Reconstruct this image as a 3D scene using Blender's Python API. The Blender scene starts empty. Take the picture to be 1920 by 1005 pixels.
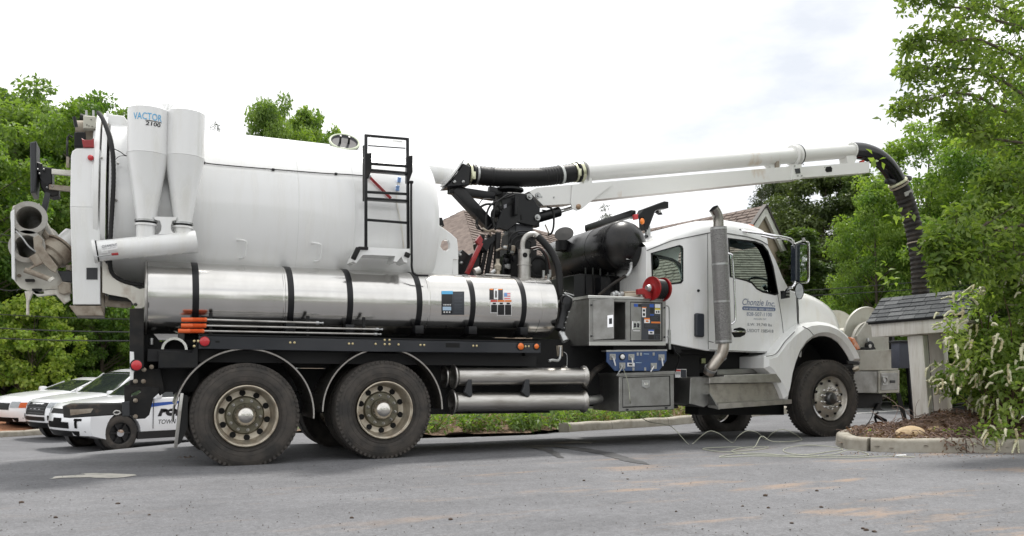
import bpy, bmesh, math, random
import numpy as np
from mathutils import Vector, Matrix

C = bpy.context.scene.collection
SC = bpy.context.scene
rnd = random.Random(7)
R = math.radians

# ------------------------------------------------------------------ camera
CAM_LOC = Vector((-1.04, -8.57, 0.93))
YAW, PITCH, ROLL = R(24.7), R(2.25), R(0.5)
_r = Vector((math.cos(YAW), -math.sin(YAW), 0)); _f = Vector((math.sin(YAW), math.cos(YAW), 0)); _u = Vector((0, 0, 1))
FWD = _f * math.cos(PITCH) + _u * math.sin(PITCH)
_up = -_f * math.sin(PITCH) + _u * math.cos(PITCH)
RIGHT = _r * math.cos(ROLL) + _up * math.sin(ROLL)
UP = -_r * math.sin(ROLL) + _up * math.cos(ROLL)
cam_data = bpy.data.cameras.new('camera')
cam_data.sensor_width = 36.0
cam_data.lens = 1550 / 1920 * 36.0
cam_data.shift_y = (640 - 502.5) / 1920
cam_data.clip_start = 0.05
cam_data.clip_end = 2000
cam_data.dof.use_dof = True; cam_data.dof.focus_distance = 9.6; cam_data.dof.aperture_fstop = 3.2
cam = bpy.data.objects.new('camera', cam_data)
cam.matrix_world = Matrix(((RIGHT.x, UP.x, -FWD.x, CAM_LOC.x), (RIGHT.y, UP.y, -FWD.y, CAM_LOC.y),
                           (RIGHT.z, UP.z, -FWD.z, CAM_LOC.z), (0, 0, 0, 1)))
C.objects.link(cam)
SC.camera = cam

# ------------------------------------------------------------------ sky, sun, exposure
SUN_EL, SUN_AZ = R(66), R(38)          # azimuth measured from +Y (away from the viewer) towards +X
world = bpy.data.worlds.new('World'); SC.world = world; world.use_nodes = True
nt = world.node_tree; nt.nodes.clear()
n_out = nt.nodes.new('ShaderNodeOutputWorld'); n_bg = nt.nodes.new('ShaderNodeBackground')
n_sky = nt.nodes.new('ShaderNodeTexSky'); n_sky.sky_type = 'NISHITA'; n_sky.sun_disc = False
n_sky.sun_elevation = SUN_EL; n_sky.sun_rotation = SUN_AZ; n_sky.air_density = 1.0; n_sky.dust_density = 1.5
n_tc = nt.nodes.new('ShaderNodeTexCoord'); n_map = nt.nodes.new('ShaderNodeMapping')
n_map.inputs['Scale'].default_value = (1.0, 1.0, 2.6)
n_noise = nt.nodes.new('ShaderNodeTexNoise'); n_noise.inputs['Scale'].default_value = 2.1
n_noise.inputs['Detail'].default_value = 7; n_noise.inputs['Roughness'].default_value = 0.55
n_ramp = nt.nodes.new('ShaderNodeValToRGB')
n_ramp.color_ramp.elements[0].position = 0.24; n_ramp.color_ramp.elements[0].color = (0.72, 0.72, 0.72, 1)
n_ramp.color_ramp.elements[1].position = 0.44; n_ramp.color_ramp.elements[1].color = (1, 1, 1, 1)
n_ramp2 = nt.nodes.new('ShaderNodeValToRGB')
n_ramp2.color_ramp.elements[0].position = 0.30; n_ramp2.color_ramp.elements[0].color = (7.8, 8.0, 8.3, 1)
n_ramp2.color_ramp.elements[1].position = 0.56; n_ramp2.color_ramp.elements[1].color = (12.0, 12.0, 12.0, 1)
n_mix = nt.nodes.new('ShaderNodeMix'); n_mix.data_type = 'RGBA'
n_bright = nt.nodes.new('ShaderNodeMix'); n_bright.data_type = 'RGBA'; n_bright.blend_type = 'MULTIPLY'
L = nt.links.new
L(n_tc.outputs['Generated'], n_map.inputs['Vector']); L(n_map.outputs['Vector'], n_noise.inputs['Vector'])
L(n_noise.outputs['Fac'], n_ramp.inputs['Fac']); L(n_noise.outputs['Fac'], n_ramp2.inputs['Fac'])
L(n_sky.outputs['Color'], n_mix.inputs['A']); L(n_ramp2.outputs['Color'], n_mix.inputs['B']); L(n_ramp.outputs['Color'], n_mix.inputs['Factor'])
L(n_mix.outputs['Result'], n_bg.inputs['Color']); n_bg.inputs['Strength'].default_value = 0.088
L(n_bg.outputs['Background'], n_out.inputs['Surface'])
sun_d = bpy.data.lights.new('sun', 'SUN'); sun_d.energy = 2.5; sun_d.angle = R(7); sun_d.color = (1.0, 0.965, 0.91)
sun = bpy.data.objects.new('sun', sun_d); C.objects.link(sun)
SUN_DIR = Vector((math.sin(SUN_AZ) * math.cos(SUN_EL), math.cos(SUN_AZ) * math.cos(SUN_EL), math.sin(SUN_EL)))
sun.rotation_euler = (-SUN_DIR).to_track_quat('-Z', 'Y').to_euler()
SC.view_settings.view_transform = 'Standard'; SC.view_settings.look = 'None'
SC.view_settings.gamma = 1.0; SC.view_settings.use_curve_mapping = False
SC.view_settings.exposure = 0.5
SC.render.engine = 'CYCLES'
SC.cycles.max_bounces = 6; SC.cycles.transparent_max_bounces = 12

# ------------------------------------------------------------------ pixel -> place helpers (the truck is measured in its side planes)
def ray(u, v): return FWD + RIGHT * ((u - 960) / 1550) + UP * (-(v - 640) / 1550)
def T(u, v, y=0.0):
    d = ray(u, v); return CAM_LOC + d * ((y - CAM_LOC.y) / d.y)
def TX(u, v, x):
    d = ray(u, v); return CAM_LOC + d * ((x - CAM_LOC.x) / d.x)
def TZ(u, v, z=0.0):
    d = ray(u, v); return CAM_LOC + d * ((z - CAM_LOC.z) / d.z)
def W(u, v, D): return CAM_LOC + ray(u, v) * D
def SX(u, y, v=560): return T(u, v, y).x
def pxm(p): return 1550 / (Vector(p) - CAM_LOC).dot(FWD)      # photo pixels per metre at p

# ------------------------------------------------------------------ materials
MATS = {}
def mat(name, col, rough=0.5, metal=0.0, col2=None, nscale=6.0, npos=(0.45, 0.7), bump=0.0, bscale=40.0, spec=0.5,
        coat=0.0, stretch=None, trans=0.0, alpha=1.0, rvar=0.0, emit=0.0, detail=5.0, objspace=True):
    if name in MATS: return MATS[name]
    m = bpy.data.materials.new(name); m.use_nodes = True; t = m.node_tree; b = t.nodes['Principled BSDF']
    b.inputs['Base Color'].default_value = (*col, 1); b.inputs['Roughness'].default_value = rough; b.inputs['Metallic'].default_value = metal
    b.inputs['Specular IOR Level'].default_value = spec; b.inputs['Coat Weight'].default_value = coat
    b.inputs['Coat Roughness'].default_value = 0.06
    b.inputs['Transmission Weight'].default_value = trans; b.inputs['Alpha'].default_value = alpha
    if emit: b.inputs['Emission Color'].default_value = (*col, 1); b.inputs['Emission Strength'].default_value = emit
    if col2 or bump or rvar:
        tc = t.nodes.new('ShaderNodeTexCoord'); mp = t.nodes.new('ShaderNodeMapping')
        if stretch: mp.inputs['Scale'].default_value = stretch
        t.links.new(tc.outputs['Object'], mp.inputs['Vector'])
        nz = t.nodes.new('ShaderNodeTexNoise'); nz.inputs['Scale'].default_value = nscale; nz.inputs['Detail'].default_value = detail
        nz.inputs['Roughness'].default_value = 0.6
        t.links.new(mp.outputs['Vector'], nz.inputs['Vector'])
        if col2:
            rp = t.nodes.new('ShaderNodeValToRGB')
            rp.color_ramp.elements[0].position = npos[0]; rp.color_ramp.elements[0].color = (*col, 1)
            rp.color_ramp.elements[1].position = npos[1]; rp.color_ramp.elements[1].color = (*col2, 1)
            t.links.new(nz.outputs['Fac'], rp.inputs['Fac']); t.links.new(rp.outputs['Color'], b.inputs['Base Color'])
        if rvar:
            mr = t.nodes.new('ShaderNodeMapRange'); mr.inputs['To Min'].default_value = rough - rvar; mr.inputs['To Max'].default_value = rough + rvar
            mr.inputs['From Min'].default_value = 0.3; mr.inputs['From Max'].default_value = 0.7
            t.links.new(nz.outputs['Fac'], mr.inputs['Value']); t.links.new(mr.outputs['Result'], b.inputs['Roughness'])
        if bump:
            n2 = t.nodes.new('ShaderNodeTexNoise'); n2.inputs['Scale'].default_value = bscale; n2.inputs['Detail'].default_value = 4
            t.links.new(mp.outputs['Vector'], n2.inputs['Vector'])
            bp = t.nodes.new('ShaderNodeBump'); bp.inputs['Strength'].default_value = bump; bp.inputs['Distance'].default_value = 0.01
            t.links.new(n2.outputs['Fac'], bp.inputs['Height']); t.links.new(bp.outputs['Normal'], b.inputs['Normal'])
    MATS[name] = m
    return m

WHITE = mat('white_paint', (0.80, 0.805, 0.80), 0.24, col2=(0.68, 0.67, 0.62), nscale=2.4, npos=(0.5, 0.85), coat=0.5, stretch=(2.5, 2.5, 0.5), rvar=0.07, detail=8)
TANKW = mat('tank_white_paint', (0.80, 0.805, 0.80), 0.22, col2=(0.74, 0.735, 0.71), nscale=3.2, npos=(0.50, 0.82), coat=0.5, stretch=(3.2, 0.8, 0.35), rvar=0.08, detail=9, bump=0.10, bscale=1.3)
WHITE_DIRTY = mat('white_paint_dirty', (0.72, 0.70, 0.63), 0.42, col2=(0.36, 0.27, 0.19), nscale=5.0, npos=(0.52, 0.78), stretch=(1, 1, 0.6))
BEAM = mat('white_paint_rusty', (0.79, 0.79, 0.77), 0.3, col2=(0.52, 0.37, 0.22), nscale=2.6, npos=(0.66, 0.86), coat=0.3, stretch=(1, 1, 0.5))
GREIGE = mat('muddy_metal', (0.36, 0.32, 0.26), 0.65, col2=(0.17, 0.125, 0.09), nscale=9, npos=(0.4, 0.7), bump=0.2)
BLACK = mat('black_paint', (0.006, 0.0065, 0.008), 0.34, col2=(0.018, 0.017, 0.016), nscale=7, npos=(0.5, 0.85), spec=0.35)
BLACK_SOFT = mat('black_dusty', (0.010, 0.010, 0.0105), 0.58, col2=(0.04, 0.034, 0.028), nscale=5, npos=(0.5, 0.85), spec=0.3)
CHASSIS = mat('black_chassis', (0.008, 0.008, 0.009), 0.7)
SILENCER = mat('black_drum_paint', (0.006, 0.006, 0.0068), 0.3, col2=(0.035, 0.029, 0.024), nscale=3.0, npos=(0.52, 0.8), bump=0.05, rvar=0.14, spec=0.4)
STEEL = mat('stainless_sheet', (0.66, 0.65, 0.63), 0.19, 1.0, col2=(0.58, 0.57, 0.545), nscale=2.2, npos=(0.35, 0.75), stretch=(2, 1, 1), rvar=0.035)
ALU = mat('weathered_aluminium', (0.50, 0.49, 0.47), 0.42, 1.0, col2=(0.30, 0.285, 0.26), nscale=6, npos=(0.42, 0.75), rvar=0.1, bump=0.03)
ALU_DULL = mat('dull_aluminium_box', (0.36, 0.36, 0.35), 0.5, 1.0, col2=(0.25, 0.245, 0.23), nscale=5, npos=(0.35, 0.75), rvar=0.1)
TUBE_ALU = mat('brushed_tube', (0.52, 0.505, 0.48), 0.36, 1.0, col2=(0.33, 0.31, 0.28), nscale=5, npos=(0.42, 0.72), stretch=(0.6, 4, 4), rvar=0.08)
GALV = mat('galvanised', (0.47, 0.48, 0.48), 0.4, 0.9, col2=(0.36, 0.36, 0.35), nscale=14, npos=(0.4, 0.7))
CHROME = mat('chrome', (0.75, 0.75, 0.76), 0.1, 1.0)
RUBBER = mat('tyre_rubber', (0.030, 0.028, 0.026), 0.78, col2=(0.088, 0.075, 0.064), nscale=5.5, npos=(0.36, 0.74), bump=0.12, bscale=30, detail=9)
HOSE = mat('black_hose', (0.009, 0.009, 0.0095), 0.5, spec=0.35)
HOSE_BROWN = mat('muddy_hose', (0.016, 0.0145, 0.013), 0.6, col2=(0.06, 0.048, 0.038), nscale=7, npos=(0.45, 0.78), spec=0.3)
RIMCOL = mat('dusty_rim', (0.56, 0.51, 0.42), 0.44, 0.7, col2=(0.27, 0.21, 0.15), nscale=8, npos=(0.42, 0.74), detail=9)
HUBCOL = mat('bronze_hub', (0.20, 0.19, 0.14), 0.5, 0.6, col2=(0.12, 0.105, 0.075), nscale=9, npos=(0.4, 0.7))
RIMFRONT = mat('alloy_rim', (0.52, 0.50, 0.46), 0.4, 0.8, col2=(0.36, 0.32, 0.27), nscale=6, npos=(0.45, 0.72))
RED = mat('red_paint', (0.33, 0.010, 0.014), 0.38, col2=(0.22, 0.012, 0.012), nscale=9, coat=0.2)
REDLAMP = mat('red_lens', (0.55, 0.02, 0.03), 0.25, coat=0.5)
ORANGE = mat('orange_lens', (0.80, 0.17, 0.015), 0.25, coat=0.5)
ORANGE_GRIP = mat('orange_rubber', (0.72, 0.13, 0.03), 0.5)
BLUE = mat('blue_panel_paint', (0.035, 0.075, 0.19), 0.42, col2=(0.06, 0.085, 0.15), nscale=8, npos=(0.45, 0.75))
GOLD = mat('yellow_zinc', (0.62, 0.52, 0.30), 0.35, 0.9)
CLAMP = mat('clamp_zinc', (0.62, 0.62, 0.45), 0.35, 0.85)
DARK = mat('dark_void', (0.006, 0.006, 0.006), 0.9)
INK = mat('black_print', (0.012, 0.012, 0.014), 0.5)
INK_GREY = mat('grey_print', (0.17, 0.20, 0.28), 0.5)
INK_DARKGREY = mat('dark_grey_print', (0.10, 0.11, 0.13), 0.5)
INK_BLUE = mat('light_blue_print', (0.10, 0.42, 0.72), 0.5)
INK_WHITE = mat('white_print', (0.8, 0.8, 0.8), 0.5)
INK_RED = mat('red_print', (0.60, 0.05, 0.03), 0.5)
INK_ORANGE = mat('orange_print', (0.75, 0.20, 0.03), 0.5)
INK_ROYAL = mat('blue_print', (0.03, 0.10, 0.42), 0.5)
INK_YELLOW = mat('yellow_print', (0.75, 0.6, 0.06), 0.5)
PLASTIC = mat('grey_plastic', (0.028, 0.03, 0.034), 0.5)
GLASS = mat('green_tinted_glass', (0.78, 0.91, 0.87), 0.02, trans=1.0)
GLASS.node_tree.nodes['Principled BSDF'].inputs['IOR'].default_value = 1.12
GLASS_DARK = mat('dark_glass', (0.02, 0.025, 0.025), 0.04, spec=0.7)
MIRROR = mat('mirror_glass', (0.7, 0.74, 0.72), 0.02, 1.0)

# ------------------------------------------------------------------ mesh builder
def frame_from(d):
    d = Vector(d).normalized()
    a = Vector((0, 0, 1)) if abs(d.z) < 0.9 else Vector((1, 0, 0))
    e1 = a.cross(d).normalized(); e2 = d.cross(e1).normalized()
    return e1, e2, d

class MB:
    def __init__(self): self.bm = bmesh.new()
    def box(self, c, s, rot=None, bev=0.0):
        r = bmesh.ops.create_cube(self.bm, size=1.0); vs = r['verts']
        M = Matrix.Translation(Vector(c)) @ (rot.to_4x4() if rot is not None else Matrix()) @ Matrix.Diagonal((s[0], s[1], s[2], 1))
        bmesh.ops.transform(self.bm, matrix=M, verts=vs)
        if bev:
            es = list({e for v in vs for e in v.link_edges})
            bmesh.ops.bevel(self.bm, geom=es, offset=bev, segments=2, profile=0.5, affect='EDGES', clamp_overlap=True)
        return self
    def span(self, a, b, bev=0.0):
        a, b = Vector(a), Vector(b)
        return self.box((a + b) / 2, [abs(x) for x in (b - a)], bev=bev)
    def bar(self, p0, p1, w, h, bev=0.0, up=(0, 0, 1)):
        p0, p1 = Vector(p0), Vector(p1); d = p1 - p0; n = d.normalized()
        upv = Vector(up)
        if abs(n.dot(upv)) > 0.97: upv = Vector((0, 1, 0))
        s = n.cross(upv).normalized(); u2 = s.cross(n)
        return self.box((p0 + p1) / 2, (d.length, w, h), Matrix((n, s, u2)).transposed(), bev)
    def rings(self, loops, closed_u=True, cap0=False, cap1=False):
        V = [[self.bm.verts.new(p) for p in lp] for lp in loops]
        n = len(V[0]); m = n if closed_u else n - 1
        for a, b in zip(V[:-1], V[1:]):
            for i in range(m):
                j = (i + 1) % n
                try: self.bm.faces.new((a[i], a[j], b[j], b[i]))
                except ValueError: pass
        if cap0: self.bm.faces.new(V[0][::-1])
        if cap1: self.bm.faces.new(V[-1])
        return self
    def cyl(self, p0, p1, r0, r1=None, seg=24, cap=True):
        p0, p1 = Vector(p0), Vector(p1); r1 = r0 if r1 is None else r1
        e1, e2, d = frame_from(p1 - p0)
        A = [(math.cos(2 * math.pi * i / seg), math.sin(2 * math.pi * i / seg)) for i in range(seg)]
        return self.rings([[p0 + e1 * (r0 * c) + e2 * (r0 * s) for c, s in A], [p1 + e1 * (r1 * c) + e2 * (r1 * s) for c, s in A]], True, cap, cap)
    def lathe(self, o, axis, prof, seg=32, cap0=False, cap1=False, a0=0.0, a1=2 * math.pi):
        """prof: list of (distance along axis, radius)"""
        o = Vector(o); e1, e2, d = frame_from(axis)
        full = abs(a1 - a0 - 2 * math.pi) < 1e-6
        n = seg if full else seg + 1
        A = [a0 + (a1 - a0) * i / seg for i in range(n)]
        loops = [[o + d * t + e1 * (r * math.cos(a)) + e2 * (r * math.sin(a)) for a in A] for t, r in prof]
        return self.rings(loops, full, cap0, cap1)
    def tube(self, pts, r, seg=10, cap=True, corr=0.0, step=0.02):
        """swept tube along a smooth line; corr > 0 gives a corrugated hose"""
        pts = [Vector(p) for p in pts]
        P = smooth_path(pts, step) if corr or len(pts) > 2 else pts
        rr = r if callable(r) else (lambda t: r)
        prev = None; loops = []
        for i, p in enumerate(P):
            d = (P[min(i + 1, len(P) - 1)] - P[max(i - 1, 0)]).normalized()
            if prev is None: e1, e2, _ = frame_from(d)
            else:
                e1 = (prev - d * prev.dot(d)).normalized(); e2 = d.cross(e1)
            prev = e1
            k = rr(i / max(1, len(P) - 1)) * (1 + (corr if i % 2 else 0))
            loops.append([p + e1 * (k * math.cos(2 * math.pi * j / seg)) + e2 * (k * math.sin(2 * math.pi * j / seg)) for j in range(seg)])
        return self.rings(loops, True, cap, cap)
    def sphere(self, c, r, seg=16, scale=(1, 1, 1)):
        res = bmesh.ops.create_uvsphere(self.bm, u_segments=seg, v_segments=max(6, seg // 2), radius=r)
        bmesh.ops.transform(self.bm, matrix=Matrix.Translation(Vector(c)) @ Matrix.Diagonal((*scale, 1)), verts=res['verts'])
        return self
    def torus(self, c, axis, Rm, r, seg=32, s2=8):
        c = Vector(c); e1, e2, d = frame_from(axis)
        loops = []
        for i in range(seg + 1):
            a = 2 * math.pi * i / seg; q = e1 * math.cos(a) + e2 * math.sin(a)
            loops.append([c + q * (Rm + r * math.cos(2 * math.pi * j / s2)) + d * (r * math.sin(2 * math.pi * j / s2)) for j in range(s2)])
        return self.rings(loops)
    def plate(self, outline, thick, holes=(), mapf=None, chamfer=0.0):
        """outline (2-D loop) extruded by thick along the third map axis; holes cut through; chamfer on the near edge"""
        def area(l): return 0.5 * sum(l[i][0] * l[(i + 1) % len(l)][1] - l[(i + 1) % len(l)][0] * l[i][1] for i in range(len(l)))
        loops = []
        for k, lp in enumerate([outline, *holes]):
            lp = [tuple(p) for p in lp]
            if (area(lp) > 0) != (k == 0): lp = lp[::-1]
            loops.append(lp)
        def off(lp, b):
            out = []; n = len(lp)
            for i in range(n):
                p0, p1, p2 = Vector(lp[i - 1]), Vector(lp[i]), Vector(lp[(i + 1) % n])
                d1 = (p1 - p0); d2 = (p2 - p1)
                if d1.length < 1e-9 or d2.length < 1e-9: out.append(tuple(p1)); continue
                d1.normalize(); d2.normalize()
                n1 = Vector((-d1.y, d1.x)); n2 = Vector((-d2.y, d2.x)); m = n1 + n2
                if m.length < 0.2: m = n1
                m.normalize(); k = b / max(0.45, m.dot(n1))
                out.append((p1.x + m.x * k, p1.y + m.y * k))
            return out
        levels = [(0.0, [off(l, chamfer) for l in loops]), (chamfer, loops), (thick, loops)] if chamfer else [(0.0, loops), (thick, loops)]
        bm = self.bm; VV = []
        for d, lps in levels: VV.append([[bm.verts.new(mapf(x, z, d)) for x, z in lp] for lp in lps])
        for A, B in zip(VV[:-1], VV[1:]):
            for la, lb in zip(A, B):
                n = len(la)
                for i in range(n): bm.faces.new((la[i], la[(i + 1) % n], lb[(i + 1) % n], lb[i]))
        for lv in (VV[0], VV[-1]):
            es = []
            for lp in lv:
                for i in range(len(lp)):
                    e = bm.edges.get((lp[i], lp[(i + 1) % len(lp)]))
                    if e: es.append(e)
            bmesh.ops.triangle_fill(bm, use_beauty=True, use_dissolve=False, edges=es)
        return self
    def side(self, px, y, thick, holes=(), chamfer=0.0):
        """photo-measured outline in the side plane y, extruded away from the viewer"""
        f = lambda l: [(T(u, v, y).x, T(u, v, y).z) for u, v in l]
        return self.plate(f(px), thick, [f(h) for h in holes], lambda x, z, d: Vector((x, y + d, z)), chamfer)
    def obj(self, name, m, parent=None, smooth=0.6, kind=None):
        bm = self.bm
        bmesh.ops.recalc_face_normals(bm, faces=bm.faces[:])
        for f in bm.faces: f.smooth = smooth > 0
        if smooth > 0:
            for e in bm.edges:
                if len(e.link_faces) == 2 and e.calc_face_angle(0) > smooth: e.smooth = False
        me = bpy.data.meshes.new(name); bm.to_mesh(me); bm.free()
        return link(name, me, m, parent, kind)

def link(name, me, m, parent=None, kind=None):
    if m is not None and not me.materials: me.materials.append(m)
    o = bpy.data.objects.new(name, me); C.objects.link(o)
    if parent is not None:
        o.parent = parent; o.matrix_parent_inverse = world_of(parent).inverted()
    if kind: o['kind'] = kind
    return o
def world_of(o):
    M = o.matrix_basis.copy()
    if o.parent is not None: M = world_of(o.parent) @ o.matrix_parent_inverse @ M
    return M
def catmull(P, n):
    out = []
    for i in range(len(P) - 1):
        p0, p1, p2, p3 = P[max(i - 1, 0)], P[i], P[i + 1], P[min(i + 2, len(P) - 1)]
        k = max(1, n(p1, p2) if callable(n) else n)
        for j in range(k):
            t = j / k
            out.append(0.5 * ((2 * p1) + (p2 - p0) * t + (2 * p0 - 5 * p1 + 4 * p2 - p3) * t * t + (3 * p1 - p0 - 3 * p2 + p3) * t ** 3))
    out.append(P[-1]); return out
def smooth_path(P, step): return catmull(P, lambda a, b: int((b - a).length / step + 0.5))
def tag(o, label, cat, group=None, kind=None):
    o['label'] = label; o['category'] = cat
    if group: o['group'] = group
    if kind: o['kind'] = kind
    return o
def thing(name, label, cat, loc=(0, 0, 0), group=None, rot=(0, 0, 0)):
    o = bpy.data.objects.new(name, None); C.objects.link(o); o.location = loc; o.rotation_euler = rot
    return tag(o, label, cat, group)
def part_empty(name, parent, loc=(0, 0, 0)):
    o = bpy.data.objects.new(name, None); C.objects.link(o); o.location = loc
    o.parent = parent; o.matrix_parent_inverse = world_of(parent).inverted(); return o
def copy_tree(o, parent=None):
    c = o.copy(); C.objects.link(c)
    if parent is not None: c.parent = parent
    for ch in list(o.children): copy_tree(ch, c)
    return c
def text_mesh(body, w, h, shear=0.0, bold=0.0, align='LEFT'):
    cu = bpy.data.curves.new('lettering', 'FONT'); cu.body = body; cu.shear = shear; cu.offset = bold; cu.resolution_u = 3; cu.align_x = align
    o = bpy.data.objects.new('lettering', cu); me = bpy.data.meshes.new_from_object(o)
    bpy.data.objects.remove(o)
    co = np.empty(len(me.vertices) * 3, np.float32); me.vertices.foreach_get('co', co); co = co.reshape(-1, 3)
    mn, mx = co.min(0), co.max(0); co[:, 0] = (co[:, 0] - mn[0]) / (mx[0] - mn[0]) * w; co[:, 1] = (co[:, 1] - mn[1]) / (mx[1] - mn[1]) * h; co[:, 2] = 0
    return me, co
def lettering(body, mapf, w, h, m, parent, shear=0.0, bold=0.0, name='lettering'):
    me, co = text_mesh(body, w, h, shear, bold)
    me.vertices.foreach_set('co', np.array([tuple(mapf(x, z)) for x, z, _ in co], np.float32).ravel()); me.update()
    me.materials.clear()
    return link(name, me, m, parent)
def side_text(body, p0, p1, p2, y, m, parent, shear=0.0, bold=0.0):
    """lettering in the side plane y: p0 lower-left, p1 lower-right, p2 upper-left in photo pixels"""
    A, B, D = T(*p0, y), T(*p1, y), T(*p2, y)
    ex = (B - A); ez = (D - A)
    ez = Vector((0, 0, ez.z))
    return lettering(body, lambda x, z: A + ex * x + ez * z, 1, 1, m, parent, shear, bold)
# ================================================================== ground
def sstep(a, b, x):
    t = np.clip((x - a) / (b - a), 0, 1); return t * t * (3 - 2 * t)
def g(x, y):
    """height of the ground: level under the truck, a crest behind it on the left, a slight rise to the right"""
    x = np.asarray(x, float); y = np.asarray(y, float)
    s = (x + 2.24) * -0.691 + (y - 1.4) * 0.723
    left = -0.155 * np.where(s > 1.0, s - 0.1, np.where(s < -0.8, 0, (s + 0.8) ** 2 / 3.6)) * sstep(2.5, -0.6, x - np.clip(y - 4, 0, 30) * 0.4)
    left = np.where(left < -0.58, -0.58 - 0.2 * np.tanh((-left - 0.58) / 0.2), left)
    far = -0.036 * np.clip(y - 0.2, 0, 4.2) * sstep(12, 8, x) * sstep(0, 3, x)
    return 0.0129 * np.clip(x, 0, 8) + left + far + 0.012 * np.clip(x - 12, 0, 40) * sstep(0, 3, y)
def gz(x, y): return float(g(x, y))
def sheet(name, xs, ys, lift, m, keep=None, kind='structure', bump=0.0):
    X, Y = np.meshgrid(xs, ys, indexing='ij'); Z = g(X, Y) + lift
    if bump:
        rs = np.random.RandomState(3); Z = Z + rs.uniform(-bump, bump, Z.shape)
    nx, ny = X.shape; co = np.stack([X, Y, Z], -1).reshape(-1, 3)
    F = []
    for i in range(nx - 1):
        for j in range(ny - 1):
            if keep is None or keep((xs[i] + xs[i + 1]) / 2, (ys[j] + ys[j + 1]) / 2):
                a = i * ny + j; F.append((a, a + ny, a + ny + 1, a + 1))
    me = bpy.data.meshes.new(name); me.from_pydata(co.tolist(), [], F)
    for p in me.polygons: p.use_smooth = True
    return link(name, me, m, None, kind)

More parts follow.
